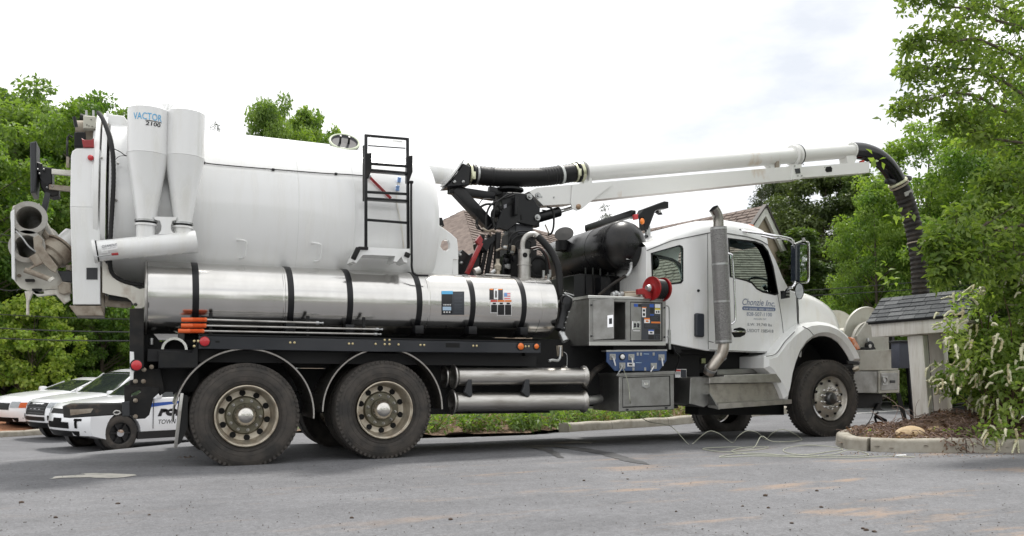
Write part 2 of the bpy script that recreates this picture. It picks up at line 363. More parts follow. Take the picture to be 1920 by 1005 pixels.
def asphalt_material():
    m = bpy.data.materials.new('asphalt'); m.use_nodes = True; t = m.node_tree; N = t.nodes.new; K = t.links.new; b = t.nodes['Principled BSDF']
    geo = N('ShaderNodeNewGeometry')
    def noise(sc, det=4, rough=0.6, scale=None):
        n = N('ShaderNodeTexNoise'); n.inputs['Scale'].default_value = sc; n.inputs['Detail'].default_value = det; n.inputs['Roughness'].default_value = rough
        if scale:
            mp = N('ShaderNodeMapping'); mp.inputs['Scale'].default_value = scale; mp.inputs['Rotation'].default_value = (0, 0, R(-20)); K(geo.outputs['Position'], mp.inputs['Vector']); K(mp.outputs['Vector'], n.inputs['Vector'])
        else: K(geo.outputs['Position'], n.inputs['Vector'])
        return n.outputs['Fac']
    def ramp(src, p0, c0, p1, c1):
        r = N('ShaderNodeValToRGB'); e = r.color_ramp.elements; e[0].position = p0; e[1].position = p1
        e[0].color = (*c0, 1) if not isinstance(c0, float) else (c0, c0, c0, 1); e[1].color = (*c1, 1) if not isinstance(c1, float) else (c1, c1, c1, 1)
        K(src, r.inputs['Fac']); return r.outputs['Color']
    def mix(f, a, c, mode='MIX'):
        x = N('ShaderNodeMix'); x.data_type = 'RGBA'; x.blend_type = mode
        if isinstance(f, float): x.inputs['Factor'].default_value = f
        else: K(f, x.inputs['Factor'])
        if isinstance(a, tuple): x.inputs['A'].default_value = (*a, 1)
        else: K(a, x.inputs['A'])
        if isinstance(c, tuple): x.inputs['B'].default_value = (*c, 1)
        else: K(c, x.inputs['B'])
        return x.outputs['Result']
    base = ramp(noise(0.45, 6, 0.65), 0.3, (0.132, 0.133, 0.141), 0.72, (0.184, 0.185, 0.193))
    vor = N('ShaderNodeTexVoronoi'); vor.inputs['Scale'].default_value = 95.0; K(geo.outputs['Position'], vor.inputs['Vector'])
    base = mix(0.75, base, ramp(vor.outputs['Color'], 0.0, 0.72, 1.0, 1.28), 'MULTIPLY')
    base = mix(0.6, base, ramp(noise(26, 5, 0.75), 0.3, 0.66, 0.7, 1.32), 'MULTIPLY')
    # fine branching cracks, only in some places
    cv = N('ShaderNodeTexVoronoi'); cv.feature = 'DISTANCE_TO_EDGE'; cv.inputs['Scale'].default_value = 0.9
    wn = N('ShaderNodeTexNoise'); wn.inputs['Scale'].default_value = 3.0; wn.inputs['Detail'].default_value = 6; K(geo.outputs['Position'], wn.inputs['Vector'])
    wa = N('ShaderNodeVectorMath'); wa.operation = 'MULTIPLY_ADD'; K(wn.outputs['Color'], wa.inputs[0]); wa.inputs[1].default_value = (0.55, 0.55, 0.0); K(geo.outputs['Position'], wa.inputs[2]); K(wa.outputs[0], cv.inputs['Vector'])
    cr = ramp(cv.outputs['Distance'], 0.0, 1.0, 0.006, 0.0); cm = ramp(noise(0.55, 3), 0.52, 0.0, 0.62, 0.55)
    cmul = N('ShaderNodeMath'); cmul.operation = 'MULTIPLY'; K(cr, cmul.inputs[0]); K(cm, cmul.inputs[1])
    base = mix(cmul.outputs[0], base, (0.05, 0.049, 0.048))
    base = mix(0.5, base, ramp(noise(7.0, 8, 0.8), 0.35, 0.78, 0.62, 1.14), 'MULTIPLY')
    spots = ramp(noise(2.1, 4, 0.6), 0.66, 0.0, 0.74, 0.3); base = mix(spots, base, (0.085, 0.084, 0.084))
    # darker oily lanes and worn lighter lanes, long in the driving direction
    base = mix(0.55, base, ramp(noise(0.9, 5, 0.6, (0.35, 1.6, 1)), 0.32, 0.74, 0.68, 1.2), 'MULTIPLY')
    # red-clay dust, tracked about in front of the truck and to the right
    mask = ramp(noise(1.25, 8, 0.72, (0.42, 1.5, 1)), 0.545, 0.0, 0.70, 1.0)
    sx = N('ShaderNodeSeparateXYZ'); K(geo.outputs['Position'], sx.inputs['Vector'])
    fade = N('ShaderNodeMapRange'); K(sx.outputs['X'], fade.inputs['Value']); fade.inputs['From Min'].default_value = -1.0; fade.inputs['From Max'].default_value = 3.2; fade.inputs['To Min'].default_value = 0.12; fade.inputs['To Max'].default_value = 0.72
    fade2 = N('ShaderNodeMapRange'); K(sx.outputs['Y'], fade2.inputs['Value']); fade2.inputs['From Min'].default_value = -0.4; fade2.inputs['From Max'].default_value = -2.0; fade2.inputs['To Min'].default_value = 0.0; fade2.inputs['To Max'].default_value = 1.0
    mu = N('ShaderNodeMath'); mu.operation = 'MULTIPLY'; K(fade.outputs['Result'], mu.inputs[0]); K(fade2.outputs['Result'], mu.inputs[1])
    mu2 = N('ShaderNodeMath'); mu2.operation = 'MULTIPLY'; K(mu.outputs[0], mu2.inputs[0]); K(mask, mu2.inputs[1])
    base = mix(mu2.outputs[0], base, (0.38, 0.255, 0.16))
    K(base, b.inputs['Base Color']); b.inputs['Roughness'].default_value = 0.86; b.inputs['Specular IOR Level'].default_value = 0.35
    bp = N('ShaderNodeBump'); bp.inputs['Strength'].default_value = 0.55; bp.inputs['Distance'].default_value = 0.006
    K(vor.outputs['Distance'], bp.inputs['Height']); K(bp.outputs['Normal'], b.inputs['Normal'])
    return m
ASPHALT = asphalt_material()
CONCRETE = mat('kerb_concrete', (0.36, 0.335, 0.285), 0.85, col2=(0.25, 0.225, 0.18), nscale=7, npos=(0.4, 0.72), bump=0.25, bscale=60)
SOIL = mat('leaf_mulch', (0.10, 0.065, 0.045), 0.95, col2=(0.19, 0.12, 0.075), nscale=20, npos=(0.35, 0.65), bump=0.9, bscale=45)
MULCH_RED = mat('pine_bark_mulch', (0.27, 0.115, 0.05), 0.95, col2=(0.16, 0.07, 0.035), nscale=14, npos=(0.35, 0.65), bump=0.8, bscale=40)
FLOOR = mat('forest_floor', (0.05, 0.075, 0.02), 0.95, col2=(0.10, 0.085, 0.05), nscale=0.8, npos=(0.4, 0.65), bump=0.6, bscale=6)

wide = np.concatenate([np.linspace(-260, -40, 12), np.linspace(-34, 60, 95), np.linspace(70, 300, 12)])
sheet('ground', wide, wide, -0.10, FLOOR)
FK = [(-14.0, 19.0), (-2.2, 16.4)]                                       # far bed edge on the left
def kerb_y(x): return float(np.interp(x, [1.6, 3.2, 4.9, 6.15, 9.35, 12.0, 12.8], [5.3, 3.75, 3.55, 4.26, 5.08, 5.55, 6.4]))
def road_keep(x, y):
    if 1.6 < x < 12.8 and y > kerb_y(x) + 0.1: return False
    if x <= 1.6 and y > 20: return False
    if x >= 12.8 and y > 14.5: return False
    return True
sheet('road', np.linspace(-30, 62, 185), np.linspace(-36, 24, 121), 0.0, ASPHALT, road_keep)

# kerbs ------------------------------------------------------------
def kerb(name, path, h, w, secs):
    root = bpy.data.objects.new(name, None); C.objects.link(root); root['kind'] = 'structure'
    P = smooth_path([Vector((x, y, 0)) for x, y in path], 0.12)
    n = len(P); per = max(3, n // secs); k = 0
    while k < n - 1:
        Q = P[k:min(n, k + per + 1)]
        if n - (k + per) < per // 2: Q = P[k:]
        loops = []
        for i, p in enumerate(Q):
            d = (Q[min(i + 1, len(Q) - 1)] - Q[max(0, i - 1)]).normalized(); s = Vector((-d.y, d.x, 0))
            q = p + d * (0.006 if i == 0 else (-0.006 if i == len(Q) - 1 else 0))
            b = gz(p.x, p.y); wob = 0.006 * math.sin(7 * p.x + 3 * p.y)
            prof = [(-w * .5 - .012, -.08), (-w * .5, h * .72), (-w * .44, h * .9), (-w * .3, h), (w * .32, h + .004), (w * .45, h * .93), (w * .5, h * .7), (w * .5, -.08)]
            loops.append([q + s * a + Vector((0, 0, b + z + (wob if z > 0 else 0))) for a, z in prof])
        MB().rings(loops, True, True, True).obj('kerb_section', CONCRETE, root, 0.9)
        if len(Q) == len(P[k:]): break
        k += per
    return root
kerb('far_kerb', [(5.7, 3.93), (6.15, 4.2), (9.35, 5.02), (12.0, 5.5), (12.8, 6.35), (12.9, 7.6)], 0.15, 0.17, 6)
ISL = [(13.5, 0.9), (11.2, 0.62), (9.6, 0.22), (8.35, -0.28), (7.45, -0.62), (7.02, -0.92), (6.72, -1.3), (6.62, -1.55), (6.75, -1.78), (7.1, -2.02), (7.6, -2.28), (8.6, -2.74), (11.0, -3.8)]
kerb('island_kerb', ISL, 0.15, 0.16, 11)
kerb('street_kerb', [(13.5, 8.2), (18.0, 9.6), (26.0, 12.2), (40.0, 15.5)], 0.15, 0.2, 7)
kerb('bed_kerb', [(-9.5, 14.3), (-6.5, 15.0), (-3.9, 15.9), (-2.6, 17.2)], 0.14, 0.18, 3)

# planting beds ------------------------------------------------------
def bed(name, poly, height, m, res=0.16, seed=1, amp=0.03):
    """a heaped bed of soil inside a polygon"""
    P = np.array(poly); mn, mx = P.min(0), P.max(0); rs = np.random.RandomState(seed)
    xs = np.arange(mn[0], mx[0] + res, res); ys = np.arange(mn[1], mx[1] + res, res)
    X, Y = np.meshgrid(xs, ys, indexing='ij')
    inside = np.zeros(X.shape, bool); dist = np.full(X.shape, 9.0); n = len(P)
    for i in range(n):
        a, b = P[i], P[(i + 1) % n]
        cond = ((a[1] > Y) != (b[1] > Y)) & (X < (b[0] - a[0]) * (Y - a[1]) / (b[1] - a[1] + 1e-12) + a[0]); inside ^= cond
        d = b - a; t = np.clip(((X - a[0]) * d[0] + (Y - a[1]) * d[1]) / (d @ d), 0, 1)
        dist = np.minimum(dist, np.hypot(X - a[0] - t * d[0], Y - a[1] - t * d[1]))
    Z = g(X, Y) + height(X, Y, dist) + rs.uniform(-amp, amp, X.shape) * (dist > 0.1)
    ny = len(ys); F = []
    for i in range(len(xs) - 1):
        for j in range(ny - 1):
            if inside[i, j] or inside[i + 1, j + 1] or inside[i + 1, j] or inside[i, j + 1]:
                a = i * ny + j; F.append((a, a + ny, a + ny + 1, a + 1))
    me = bpy.data.meshes.new(name); me.from_pydata(np.stack([X, Y, Z], -1).reshape(-1, 3).tolist(), [], F)
    for p in me.polygons: p.use_smooth = True
    return link(name, me, m, None, 'structure')
isl_h = lambda X, Y, d: 0.05 + 0.27 * np.exp(-(((X - 8.5) / 0.9) ** 2 + ((Y + 1.45) / 0.6) ** 2)) * np.clip(d / 0.3, 0, 1) + 0.08 * np.clip(d / 0.6, 0, 1)
def isl_z(x, y): return gz(x, y) + 0.13 + 0.27 * math.exp(-(((x - 8.5) / 0.9) ** 2 + ((y + 1.45) / 0.6) ** 2))
bed('island_bed', [(x, y) for x, y in ISL], isl_h, SOIL, 0.1, 2, 0.022)
bed('planting_bed', [(1.7, 5.3), (3.3, 3.85), (4.9, 3.6), (5.7, 4.2), (6.15, 4.5), (9.35, 5.3), (12.0, 5.8), (12.6, 6.6), (12.6, 14.5), (1.7, 14.5)],
    lambda X, Y, d: 0.03 + 0.16 * np.clip(d / .9, 0, 1), SOIL, 0.2, 4, 0.03)
bed('mulch_bed', [(-9.5, 14.4), (-6.5, 15.1), (-3.9, 16.0), (-2.7, 17.2), (-4, 21), (-10, 21)], lambda X, Y, d: 0.1 + 0.12 * np.clip(d, 0, 1), MULCH_RED, 0.25, 5, 0.03)
# painted marks -------------------------------------------------------
PAINT = mat('worn_white_paint', (0.50, 0.48, 0.43), 0.8, col2=(0.34, 0.33, 0.30), nscale=9, npos=(0.45, 0.7))
def flat_mark(name, pts, m, lift=0.004, rough=0.0):
    b = MB(); bm = b.bm; rj = random.Random(len(pts)); q = []
    for (x0, y0), (x1, y1) in zip(pts, pts[1:] + pts[:1]):
        ln = math.hypot(x1 - x0, y1 - y0); n = max(1, int(ln / .05)) if rough else 1
        for i in range(n):
            t = i / n; k = rough if i else rough * .4; q.append((x0 + (x1 - x0) * t + rj.uniform(-k, k), y0 + (y1 - y0) * t + rj.uniform(-k, k)))
    vs = [bm.verts.new((x, y, gz(x, y) + lift)) for x, y in q]; f = bm.faces.new(vs)
    if f.normal.z < 0: f.normal_flip()
    return b.obj(name, m, None, 0, 'structure')
px2 = lambda l: [tuple(TZ(u, v, 0.0)[:2]) for u, v in l]
flat_mark('painted_arrow', px2([(92, 899), (104, 894), (160, 890.5), (150, 888.5), (178, 887.5), (250, 890), (256, 892), (232, 895.5), (203, 897.5), (168, 895.5), (118, 896.5)]), PAINT, rough=.012)
LINE = mat('white_road_line', (0.62, 0.62, 0.60), 0.8)
flat_mark('road_line', [(12.2, 4.55), (15.0, 5.15), (19.0, 6.2), (26.0, 8.0), (26.0, 8.15), (19.0, 6.35), (15.0, 5.3), (12.2, 4.7)], LINE)
WET = mat('wet_stain', (0.075, 0.075, 0.078), 0.45, col2=(0.12, 0.12, 0.122), nscale=5, npos=(0.45, 0.62))
flat_mark('wet_streak', px2([(985, 838), (1030, 840), (1060, 843), (1100, 849), (1150, 858), (1180, 868), (1205, 874), (1219, 880.5), (1196, 878), (1170, 873.5), (1150, 867), (1125, 860), (1085, 853), (1045, 845.5), (1010, 842)]), WET, rough=.02)
flat_mark('wet_streak', px2([(975, 841), (1008, 843), (1035, 850), (1048, 858), (1057, 866.5), (1046, 866), (1036, 860), (1022, 853), (1000, 846.5)]), WET, rough=.02)
flat_mark('wet_streak', px2([(1035, 833), (1080, 831), (1112, 834), (1108, 838), (1085, 834.5), (1050, 835.5)]), WET)

# ================================================================== foliage
def leaf_material(name, c1, c2, transl=0.3, tint=(0.5, 0.9), sc=1.2):
    m = bpy.data.materials.new(name); m.use_nodes = True; t = m.node_tree; N = t.nodes.new; K = t.links.new
    t.nodes.clear(); out = N('ShaderNodeOutputMaterial')
    at = N('ShaderNodeAttribute'); at.attribute_name = 'leaf_tone'
    oi = N('ShaderNodeObjectInfo')
    r = N('ShaderNodeValToRGB'); r.color_ramp.elements[0].color = (*c1, 1); r.color_ramp.elements[1].color = (*c2, 1)
    ad = N('ShaderNodeMath'); ad.operation = 'MULTIPLY_ADD'; K(oi.outputs['Random'], ad.inputs[0]); ad.inputs[1].default_value = 0.35; K(at.outputs['Fac'], ad.inputs[2])
    sb = N('ShaderNodeMath'); sb.operation = 'SUBTRACT'; K(ad.outputs[0], sb.inputs[0]); sb.inputs[1].default_value = 0.17
    K(sb.outputs[0], r.inputs['Fac'])
    d = N('ShaderNodeBsdfPrincipled'); K(r.outputs['Color'], d.inputs['Base Color']); d.inputs['Roughness'].default_value = 0.5; d.inputs['Specular IOR Level'].default_value = 0.35
    tr = N('ShaderNodeBsdfTranslucent'); mc = N('ShaderNodeMix'); mc.data_type = 'RGBA'; mc.blend_type = 'MULTIPLY'; mc.inputs['Factor'].default_value = 1
    K(r.outputs['Color'], mc.inputs['A']); mc.inputs['B'].default_value = (1.5, 1.6, 0.6, 1); K(mc.outputs['Result'], tr.inputs['Color'])
    mx = N('ShaderNodeMixShader'); mx.inputs['Fac'].default_value = transl; K(d.outputs[0], mx.inputs[1]); K(tr.outputs[0], mx.inputs[2]); K(mx.outputs[0], out.inputs['Surface'])
    return m
LEAF_MID = leaf_material('leaf_mid_green', (0.075, 0.14, 0.035), (0.25, 0.35, 0.095), .42)
LEAF_DARK = leaf_material('leaf_dark_green', (0.052, 0.095, 0.030), (0.16, 0.225, 0.068), 0.34)
LEAF_LIGHT = leaf_material('leaf_fresh_green', (0.085, 0.165, 0.032), (0.28, 0.38, 0.085), 0.44)
LEAF_MAPLE = leaf_material('leaf_maple', (0.15, 0.25, 0.042), (0.50, 0.57, 0.13), 0.44)
LEAF_NEEDLE = leaf_material('leaf_needles', (0.058, 0.088, 0.032), (0.15, 0.19, 0.066), 0.26)
LEAF_GREY = leaf_material('leaf_grey_needles', (0.045, 0.060, 0.040), (0.10, 0.12, 0.075), 0.15)
BARK = mat('bark', (0.085, 0.065, 0.05), 0.9, col2=(0.16, 0.13, 0.105), nscale=6, npos=(0.35, 0.7), bump=0.5, bscale=14, stretch=(3, 3, 0.6))

def leaves_mesh(name, pos, nrm, axis, ln, wd, tone, fold=0.18):
    """one folded leaf blade (4 vertices) at each position"""
    n = len(pos)
    nrm = nrm / np.linalg.norm(nrm, axis=1, keepdims=True)
    axis = axis - nrm * (axis * nrm).sum(1, keepdims=True); axis /= np.linalg.norm(axis, axis=1, keepdims=True) + 1e-9
    side = np.cross(nrm, axis); ln = np.broadcast_to(ln, n)[:, None]; wd = np.broadcast_to(wd, n)[:, None]
    v = np.empty((n, 4, 3), np.float32)
    v[:, 0] = pos; v[:, 1] = pos + axis * ln * .45 + side * wd * .5 + nrm * wd * fold
    v[:, 2] = pos + axis * ln - nrm * ln * .12; v[:, 3] = pos + axis * ln * .45 - side * wd * .5 + nrm * wd * fold
    me = bpy.data.meshes.new(name); me.vertices.add(n * 4); me.vertices.foreach_set('co', v.ravel())
    me.loops.add(n * 4); me.loops.foreach_set('vertex_index', np.arange(n * 4, dtype=np.int32))
    me.polygons.add(n); me.polygons.foreach_set('loop_start', np.arange(0, n * 4, 4, dtype=np.int32))
    at = me.attributes.new('leaf_tone', 'FLOAT', 'FACE'); at.data.foreach_set('value', np.asarray(tone, np.float32))
    me.update(calc_edges=True); me.validate()
    return me
def crown_leaves(rs, centres, radii, per, ln, wd, up=0.6, flat=0.6, out=0.5, centre=None, tonespread=0.25):
    """leaves gathered in clumps: centres (n,3), radii (n)"""
    n = len(centres); cnt = np.maximum(4, (per * (radii / radii.mean()) ** 2).astype(int)); idx = np.repeat(np.arange(n), cnt); m = len(idx)
    d = rs.normal(size=(m, 3)); d /= np.linalg.norm(d, axis=1, keepdims=True); rr = rs.uniform(0, 1, m) ** 0.45
    off = d * (rr * radii[idx])[:, None]; off[:, 2] *= flat
    pos = centres[idx] + off
    nr = rs.normal(size=(m, 3)) * 0.75 + np.array([0, 0, up]) + d * out
    ax = d + rs.normal(size=(m, 3)) * 0.6 + np.array([0, 0, -0.35])
    tone = np.clip(0.42 + rs.normal(size=m) * tonespread * .55 + rs.normal(size=n)[idx] * tonespread * .6, 0, 1)
    s = rs.uniform(0.65, 1.25, m)
    return pos, nr, ax, ln * s, wd * s, tone
def limb(b, p0, p1, r0, r1, seg=6, sag=0.1, rs=None):
    p0, p1 = Vector(p0), Vector(p1); mid = (p0 + p1) / 2 + Vector((rs.uniform(-1, 1), rs.uniform(-1, 1), rs.uniform(0, 1))) * (p1 - p0).length * sag
    P = catmull([p0, mid, p1], 4); b.tube(P, lambda t: r0 + (r1 - r0) * t, seg, False, step=99)
def make_tree(name, label, leafm, seed, h, rx, base, nb, per, ln, wd, shape='oval', trunk_r=0.16, loc=(0, 0, 0), flat=0.62, rad=(0.10, 0.19), group=None, tri=None):
    """tree of height h with crown radius rx: trunk, limbs reaching every bough, leaves gathered on the boughs"""
    rs = np.random.RandomState(seed); ch = h - base
    u = rs.uniform(0, 1, nb) ** 0.85
    if shape == 'oval': prof = np.sin(np.pi * (0.10 + 0.86 * u)) ** 0.65
    elif shape == 'cone': prof = (1 - u) ** 0.8 * 0.95 + 0.05
    elif shape == 'pine': prof = (1 - u) ** 0.6 * 0.8 * (0.5 + 0.5 * (rs.uniform(0, 1, nb) > .35)) + 0.06
    else: prof = np.sqrt(np.clip(1 - (2 * u - .85) ** 2 * .8, 0.06, 1))
    ang = rs.uniform(0, 2 * np.pi, nb); rad_ = rx * prof * np.sqrt(rs.uniform(0.12, 1, nb)) * (1 + 0.18 * np.sin(3 * ang + seed) + 0.1 * np.sin(7 * ang))
    cen = np.stack([np.cos(ang) * rad_, np.sin(ang) * rad_, base + ch * u], 1)
    if shape in ('cone', 'pine'): cen[:, 2] -= 0.18 * rad_
    rr = rx * rs.uniform(*rad, nb) * (0.75 + 0.5 * prof)
    pos, nr, ax, l, w, tone = crown_leaves(rs, cen, rr, per, ln, wd, flat=flat)
    root = thing(name, label, 'tree', loc, group)
    b = MB(); b.tube([(0, 0, -0.4), (0.02 * h, 0.01 * h, base * .6), (-0.01 * h, 0.012 * h, base + ch * .4), (0.008 * h, 0, h * .93)], lambda t: trunk_r * (1.25 - 1.15 * t), 9, False, step=0.5)
    order = np.argsort(-rr)[:min(nb, 46)]
    for i in order:
        c = cen[i]; z0 = max(base * .75, c[2] - 0.55 * math.hypot(c[0], c[1]) - 0.2)
        limb(b, (0, 0, z0), c, trunk_r * .30 * (1.1 - 0.8 * (z0 / h)), 0.012, 5, 0.08, rs)
    t = b.obj('trunk', BARK, root); t.matrix_parent_inverse = Matrix()
    c = link('crown', leaves_mesh('crown', pos, nr, ax, l, w, tone), leafm, root); c.matrix_parent_inverse = Matrix()
    return root
def plant(proto, u, v_top, D, label, base_z=None, hfac=None, wide=1.0, rz=0.0, used=set()):
    """stands a tree at view depth D under pixel column u, scaled so that its top reaches pixel row v_top"""
    top = W(u, v_top, D); x, y = top.x, top.y; z = gz(x, y) - 0.1 if base_z is None else base_z
    o = proto if proto.name not in used else copy_tree(proto)
    used.add(proto.name); used.add(o.name)
    s = (top.z - z) / proto['h']; o.location = (x, y, z); o.scale = (s * wide, s * wide, s); o.rotation_euler = (0, 0, rz); o['label'] = label
    return o
GR_L = 'trees beyond the car park'; GR_R = 'trees behind the house and cab'
def proto(*a, **k):
    t = make_tree(*a, **k); t['h'] = a[4]; return t
broad = proto('broadleaf_tree', '', LEAF_MID, 11, 12.0, 4.3, 1.2, 150, 240, 0.21, 0.12, 'oval', 0.2, group=GR_L)
broad2 = proto('broadleaf_tree', '', LEAF_LIGHT, 23, 12.0, 3.9, 1.0, 140, 240, 0.20, 0.12, 'round', 0.18, group=GR_L)
dark = proto('evergreen_tree', '', LEAF_DARK, 31, 12.0, 3.4, 0.5, 170, 220, 0.19, 0.10, 'cone', 0.2, group=GR_R, flat=0.5)
cedar = proto('cedar_tree', '', LEAF_NEEDLE, 37, 12.0, 3.0, 0.4, 220, 280, 0.20, 0.085, 'oval', 0.18, group=GR_R, flat=0.8)
feath = proto('feathery_tree', '', LEAF_GREY, 41, 10.0, 2.1, 1.5, 80, 60, 0.20, 0.045, 'pine', 0.11, group=GR_R, flat=0.5, rad=(0.10, 0.22))
maple = proto('maple_tree', 'young bright green maple behind the parked white cars', LEAF_MAPLE, 53, 4.2, 1.55, 0.35, 150, 62, 0.13, 0.105, 'oval', 0.05, rad=(0.10, 0.20))
leafy = proto('broadleaf_tree', '', LEAF_LIGHT, 61, 9.0, 2.8, 0.6, 170, 190, 0.13, 0.078, 'round', 0.12, group=GR_R, rad=(0.09, 0.2))
# left of the truck, beyond the car park
plant(broad, 30, 168, 34, 'tallest broadleaf tree at the far left beside the suction ports', wide=0.92)
plant(broad2, 178, 178, 31, 'fresh green broadleaf tree behind the top of the tailgate', wide=0.8, rz=1.2)
plant(broad, 105, 205, 38, 'broadleaf tree showing between the two tall crowns at the left', rz=2.1)
plant(broad, 238, 214, 37, 'broadleaf tree just left of the white cyclones', wide=0.7, rz=3.9)
plant(broad2, -40, 250, 28, 'fresh green broadleaf tree cut by the left picture edge', rz=4.4, wide=0.9)
plant(dark, 120, 470, 31, 'dark low evergreen behind the young maple', wide=1.5)
plant(broad2, 200, 515, 29.5, 'low fresh green tree right of the young maple behind the rear post', wide=1.0, rz=0.6)
plant(dark, 290, 560, 32, 'dark low evergreen behind the police car windscreen', wide=1.6, rz=1.0)
plant(dark, 30, 420, 31, 'dark low evergreen behind the stored suction pipes', wide=1.3, rz=2.0)
plant(maple, 66, 556, 26.5, 'young bright green maple behind the parked white cars', wide=0.93)
# above the tank
plant(broad, 505, 186, 40, 'treetop showing above the middle of the white tank', wide=0.42, rz=0.4)
plant(broad2, 588, 208, 42, 'treetop showing left of the round tank hatch', wide=0.55, rz=2.8)
plant(broad, 545, 222, 44, 'lower treetop between the two crowns above the tank', wide=0.6, rz=5.0)
plant(feath, 402, 238, 40, 'thin twigs just right of the cyclones', wide=0.5)
plant(feath, 1135, 388, 36, 'feathery treetop above the black drum', wide=0.75, rz=0.9)
# right of the truck, beyond the road
plant(cedar, 1545, 322, 30, 'dark cedar below the boom tip', wide=1.15)
plant(cedar, 1470, 338, 33, 'dark cedar right behind the house gable', wide=0.85, rz=1.5)
plant(feath, 1428, 330, 31, 'grey feathery pine beside the house gable', wide=0.75, rz=3.0)
plant(dark, 1610, 322, 29, 'dark evergreen under the black boom elbow', wide=1.1, rz=0.8)
plant(dark, 1500, 430, 25, 'dark low evergreen behind the big mirror', wide=1.6, rz=2.4)
plant(dark, 1680, 420, 24, 'dark low evergreen behind the hanging hose', wide=1.6, rz=3.3)
plant(leafy, 1740, 232, 22, 'tall fresh green tree right of the hanging hose', wide=0.95)
plant(leafy, 1640, 345, 21, 'fresh green tree left of the hanging hose', wide=0.72, rz=1.9)
plant(leafy, 1850, 240, 20, 'fresh green tree behind the flowering shrub', wide=0.95, rz=4.0)
plant(broad2, 1910, 150, 26, 'tall tree at the right edge behind the overhanging boughs', wide=0.8, rz=5.2)
plant(dark, 1830, 430, 22, 'dark evergreen behind the little shelter roof', wide=1.6, rz=5.0)
plant(dark, 1760, 520, 30, 'dark evergreen far behind the shelter post', wide=2.0, rz=4.2)
plant(dark, 1590, 560, 34, 'dark evergreen far behind the hose reel', wide=2.2, rz=0.2)
for i, (u, vt, D, pr, nm) in enumerate([(2080, 190, 27, broad2, 'fresh green tree just outside the right edge of the view'), (2260, 240, 30, broad, 'broadleaf tree beyond the road to the right'), (2480, 200, 28, leafy, 'fresh green tree beyond the road further right'), (2750, 230, 32, broad, 'broadleaf tree at the far right beyond the road'), (-190, 190, 33, broad2, 'fresh green tree beyond the left picture edge'), (-380, 230, 36, broad, 'broadleaf tree beyond the left picture edge'), (-620, 250, 38, broad2, 'fresh green tree furthest to the left of the car park')]):
    plant(pr, u, vt, D, nm, rz=i * 1.3)
# across the car park, behind the viewer (seen mirrored in the polished tanks)
def tree_row(name, pts, src_tree, label, group):
    for i, (x, y, h) in enumerate(pts):
        o = copy_tree(src_tree); s = h / src_tree['h']; o.location = (x, y, gz(x, y) - 0.1); o.scale = (s, s, s); o.rotation_euler = (0, 0, i * 1.7); o['label'] = label; o['group'] = group
tree_row('tree', [(-22, -30, 9), (-13, -34, 11), (-4, -33, 8), (5, -36, 11), (14, -33, 9), (23, -31, 11), (32, -27, 10)], broad, 'broadleaf tree across the car park facing the truck', 'trees across the car park')

# understory so that no horizon shows between the trunks
def thicket(name, label, box, n, ln, seed, m, zfun):
    rs = np.random.RandomState(seed); (x0, x1), (y0, y1) = box
    x = rs.uniform(x0, x1, n); y = rs.uniform(y0, y1, n); cen = np.stack([x, y, g(x, y) + zfun(rs, n)], 1)
    pos, nr, ax, l, w, tone = crown_leaves(rs, cen, rs.uniform(.25, .6, n), 55, ln, ln * .5)
    return tag(link(name, leaves_mesh(name, pos, nr, ax, l, w, tone), m), label, 'undergrowth', kind='stuff')
thicket('undergrowth', 'dark undergrowth between the trees beyond the car park', ((-16, 10), (27, 33)), 620, 0.28, 5, LEAF_DARK, lambda r, n: r.uniform(0, 1, n) ** 1.3 * 4.2)
thicket('undergrowth', 'dark undergrowth across the road behind the shelter', ((14, 44), (17, 24)), 900, 0.26, 6, LEAF_DARK, lambda r, n: r.uniform(0, 1, n) ** 1.3 * 4.5)
thicket('roadside_grass', 'green growth along the far road kerb', ((13.5, 30), (13, 15.5)), 260, 0.2, 8, LEAF_MID, lambda r, n: r.uniform(0, .35, n))
# ================================================================== vacuum truck
TRUCK = thing('vacuum_truck', 'white vacuum truck with polished side tanks, black boom tower and long suction boom', 'truck', (3.6, 1.25, 0.05))
def Lx(z_at, u): return T(u, 560, 0.04).x
# ---- debris tank
TZ0, TZ1 = 2.632, 2.668           # axis height at rear and front
def axis_z(x): return TZ0 + (TZ1 - TZ0) * (x + 1.2) / 3.4
TR = 0.965
ax_dir = Vector((3.4, 0, TZ1 - TZ0)).normalized(); A0 = Vector((-1.28, 1.25, axis_z(-1.28)))
xf = T(806, 420, 0.75).x
LEN = xf - 0.22 + 1.28
prof = [(0, TR), (LEN - 0.10, TR)] + [(LEN - 0.10 + 0.34 * math.sin(a), TR - 0.34 * (1 - math.cos(a)) * 0.42) for a in np.linspace(0.15, 1.1, 7)]
e = prof[-1]; prof += [(e[0] + 0.05 * (1 - (k / 6) ** 2) * 0 + 0.16 * math.sin(k / 6 * math.pi / 2), e[1] * (1 - k / 6) + 0.001) for k in range(1, 7)]
tank = MB().lathe(A0, ax_dir, prof, 96).obj('debris_tank', TANKW, TRUCK, 0.5)
MB().lathe(A0 + ax_dir * -0.07, ax_dir, [(0, TR - .02), (0, TR + .055), (0.045, TR + .06), (0.045, TR - .01)], 96).obj('rear_flange', WHITE, TRUCK)
MB().lathe(A0 + ax_dir * -0.13, ax_dir, [(0, TR - .05), (0, TR + .045), (0.04, TR + .05), (0.05, TR - .01)], 96).obj('door_flange', WHITE, TRUCK)
MB().lathe(A0 + ax_dir * -0.13, -ax_dir, [(0, TR + .0), (.02, TR - .01), (.05, TR * .8), (.07, TR * .5), (.08, .002)], 64).obj('rear_door', WHITE, TRUCK)
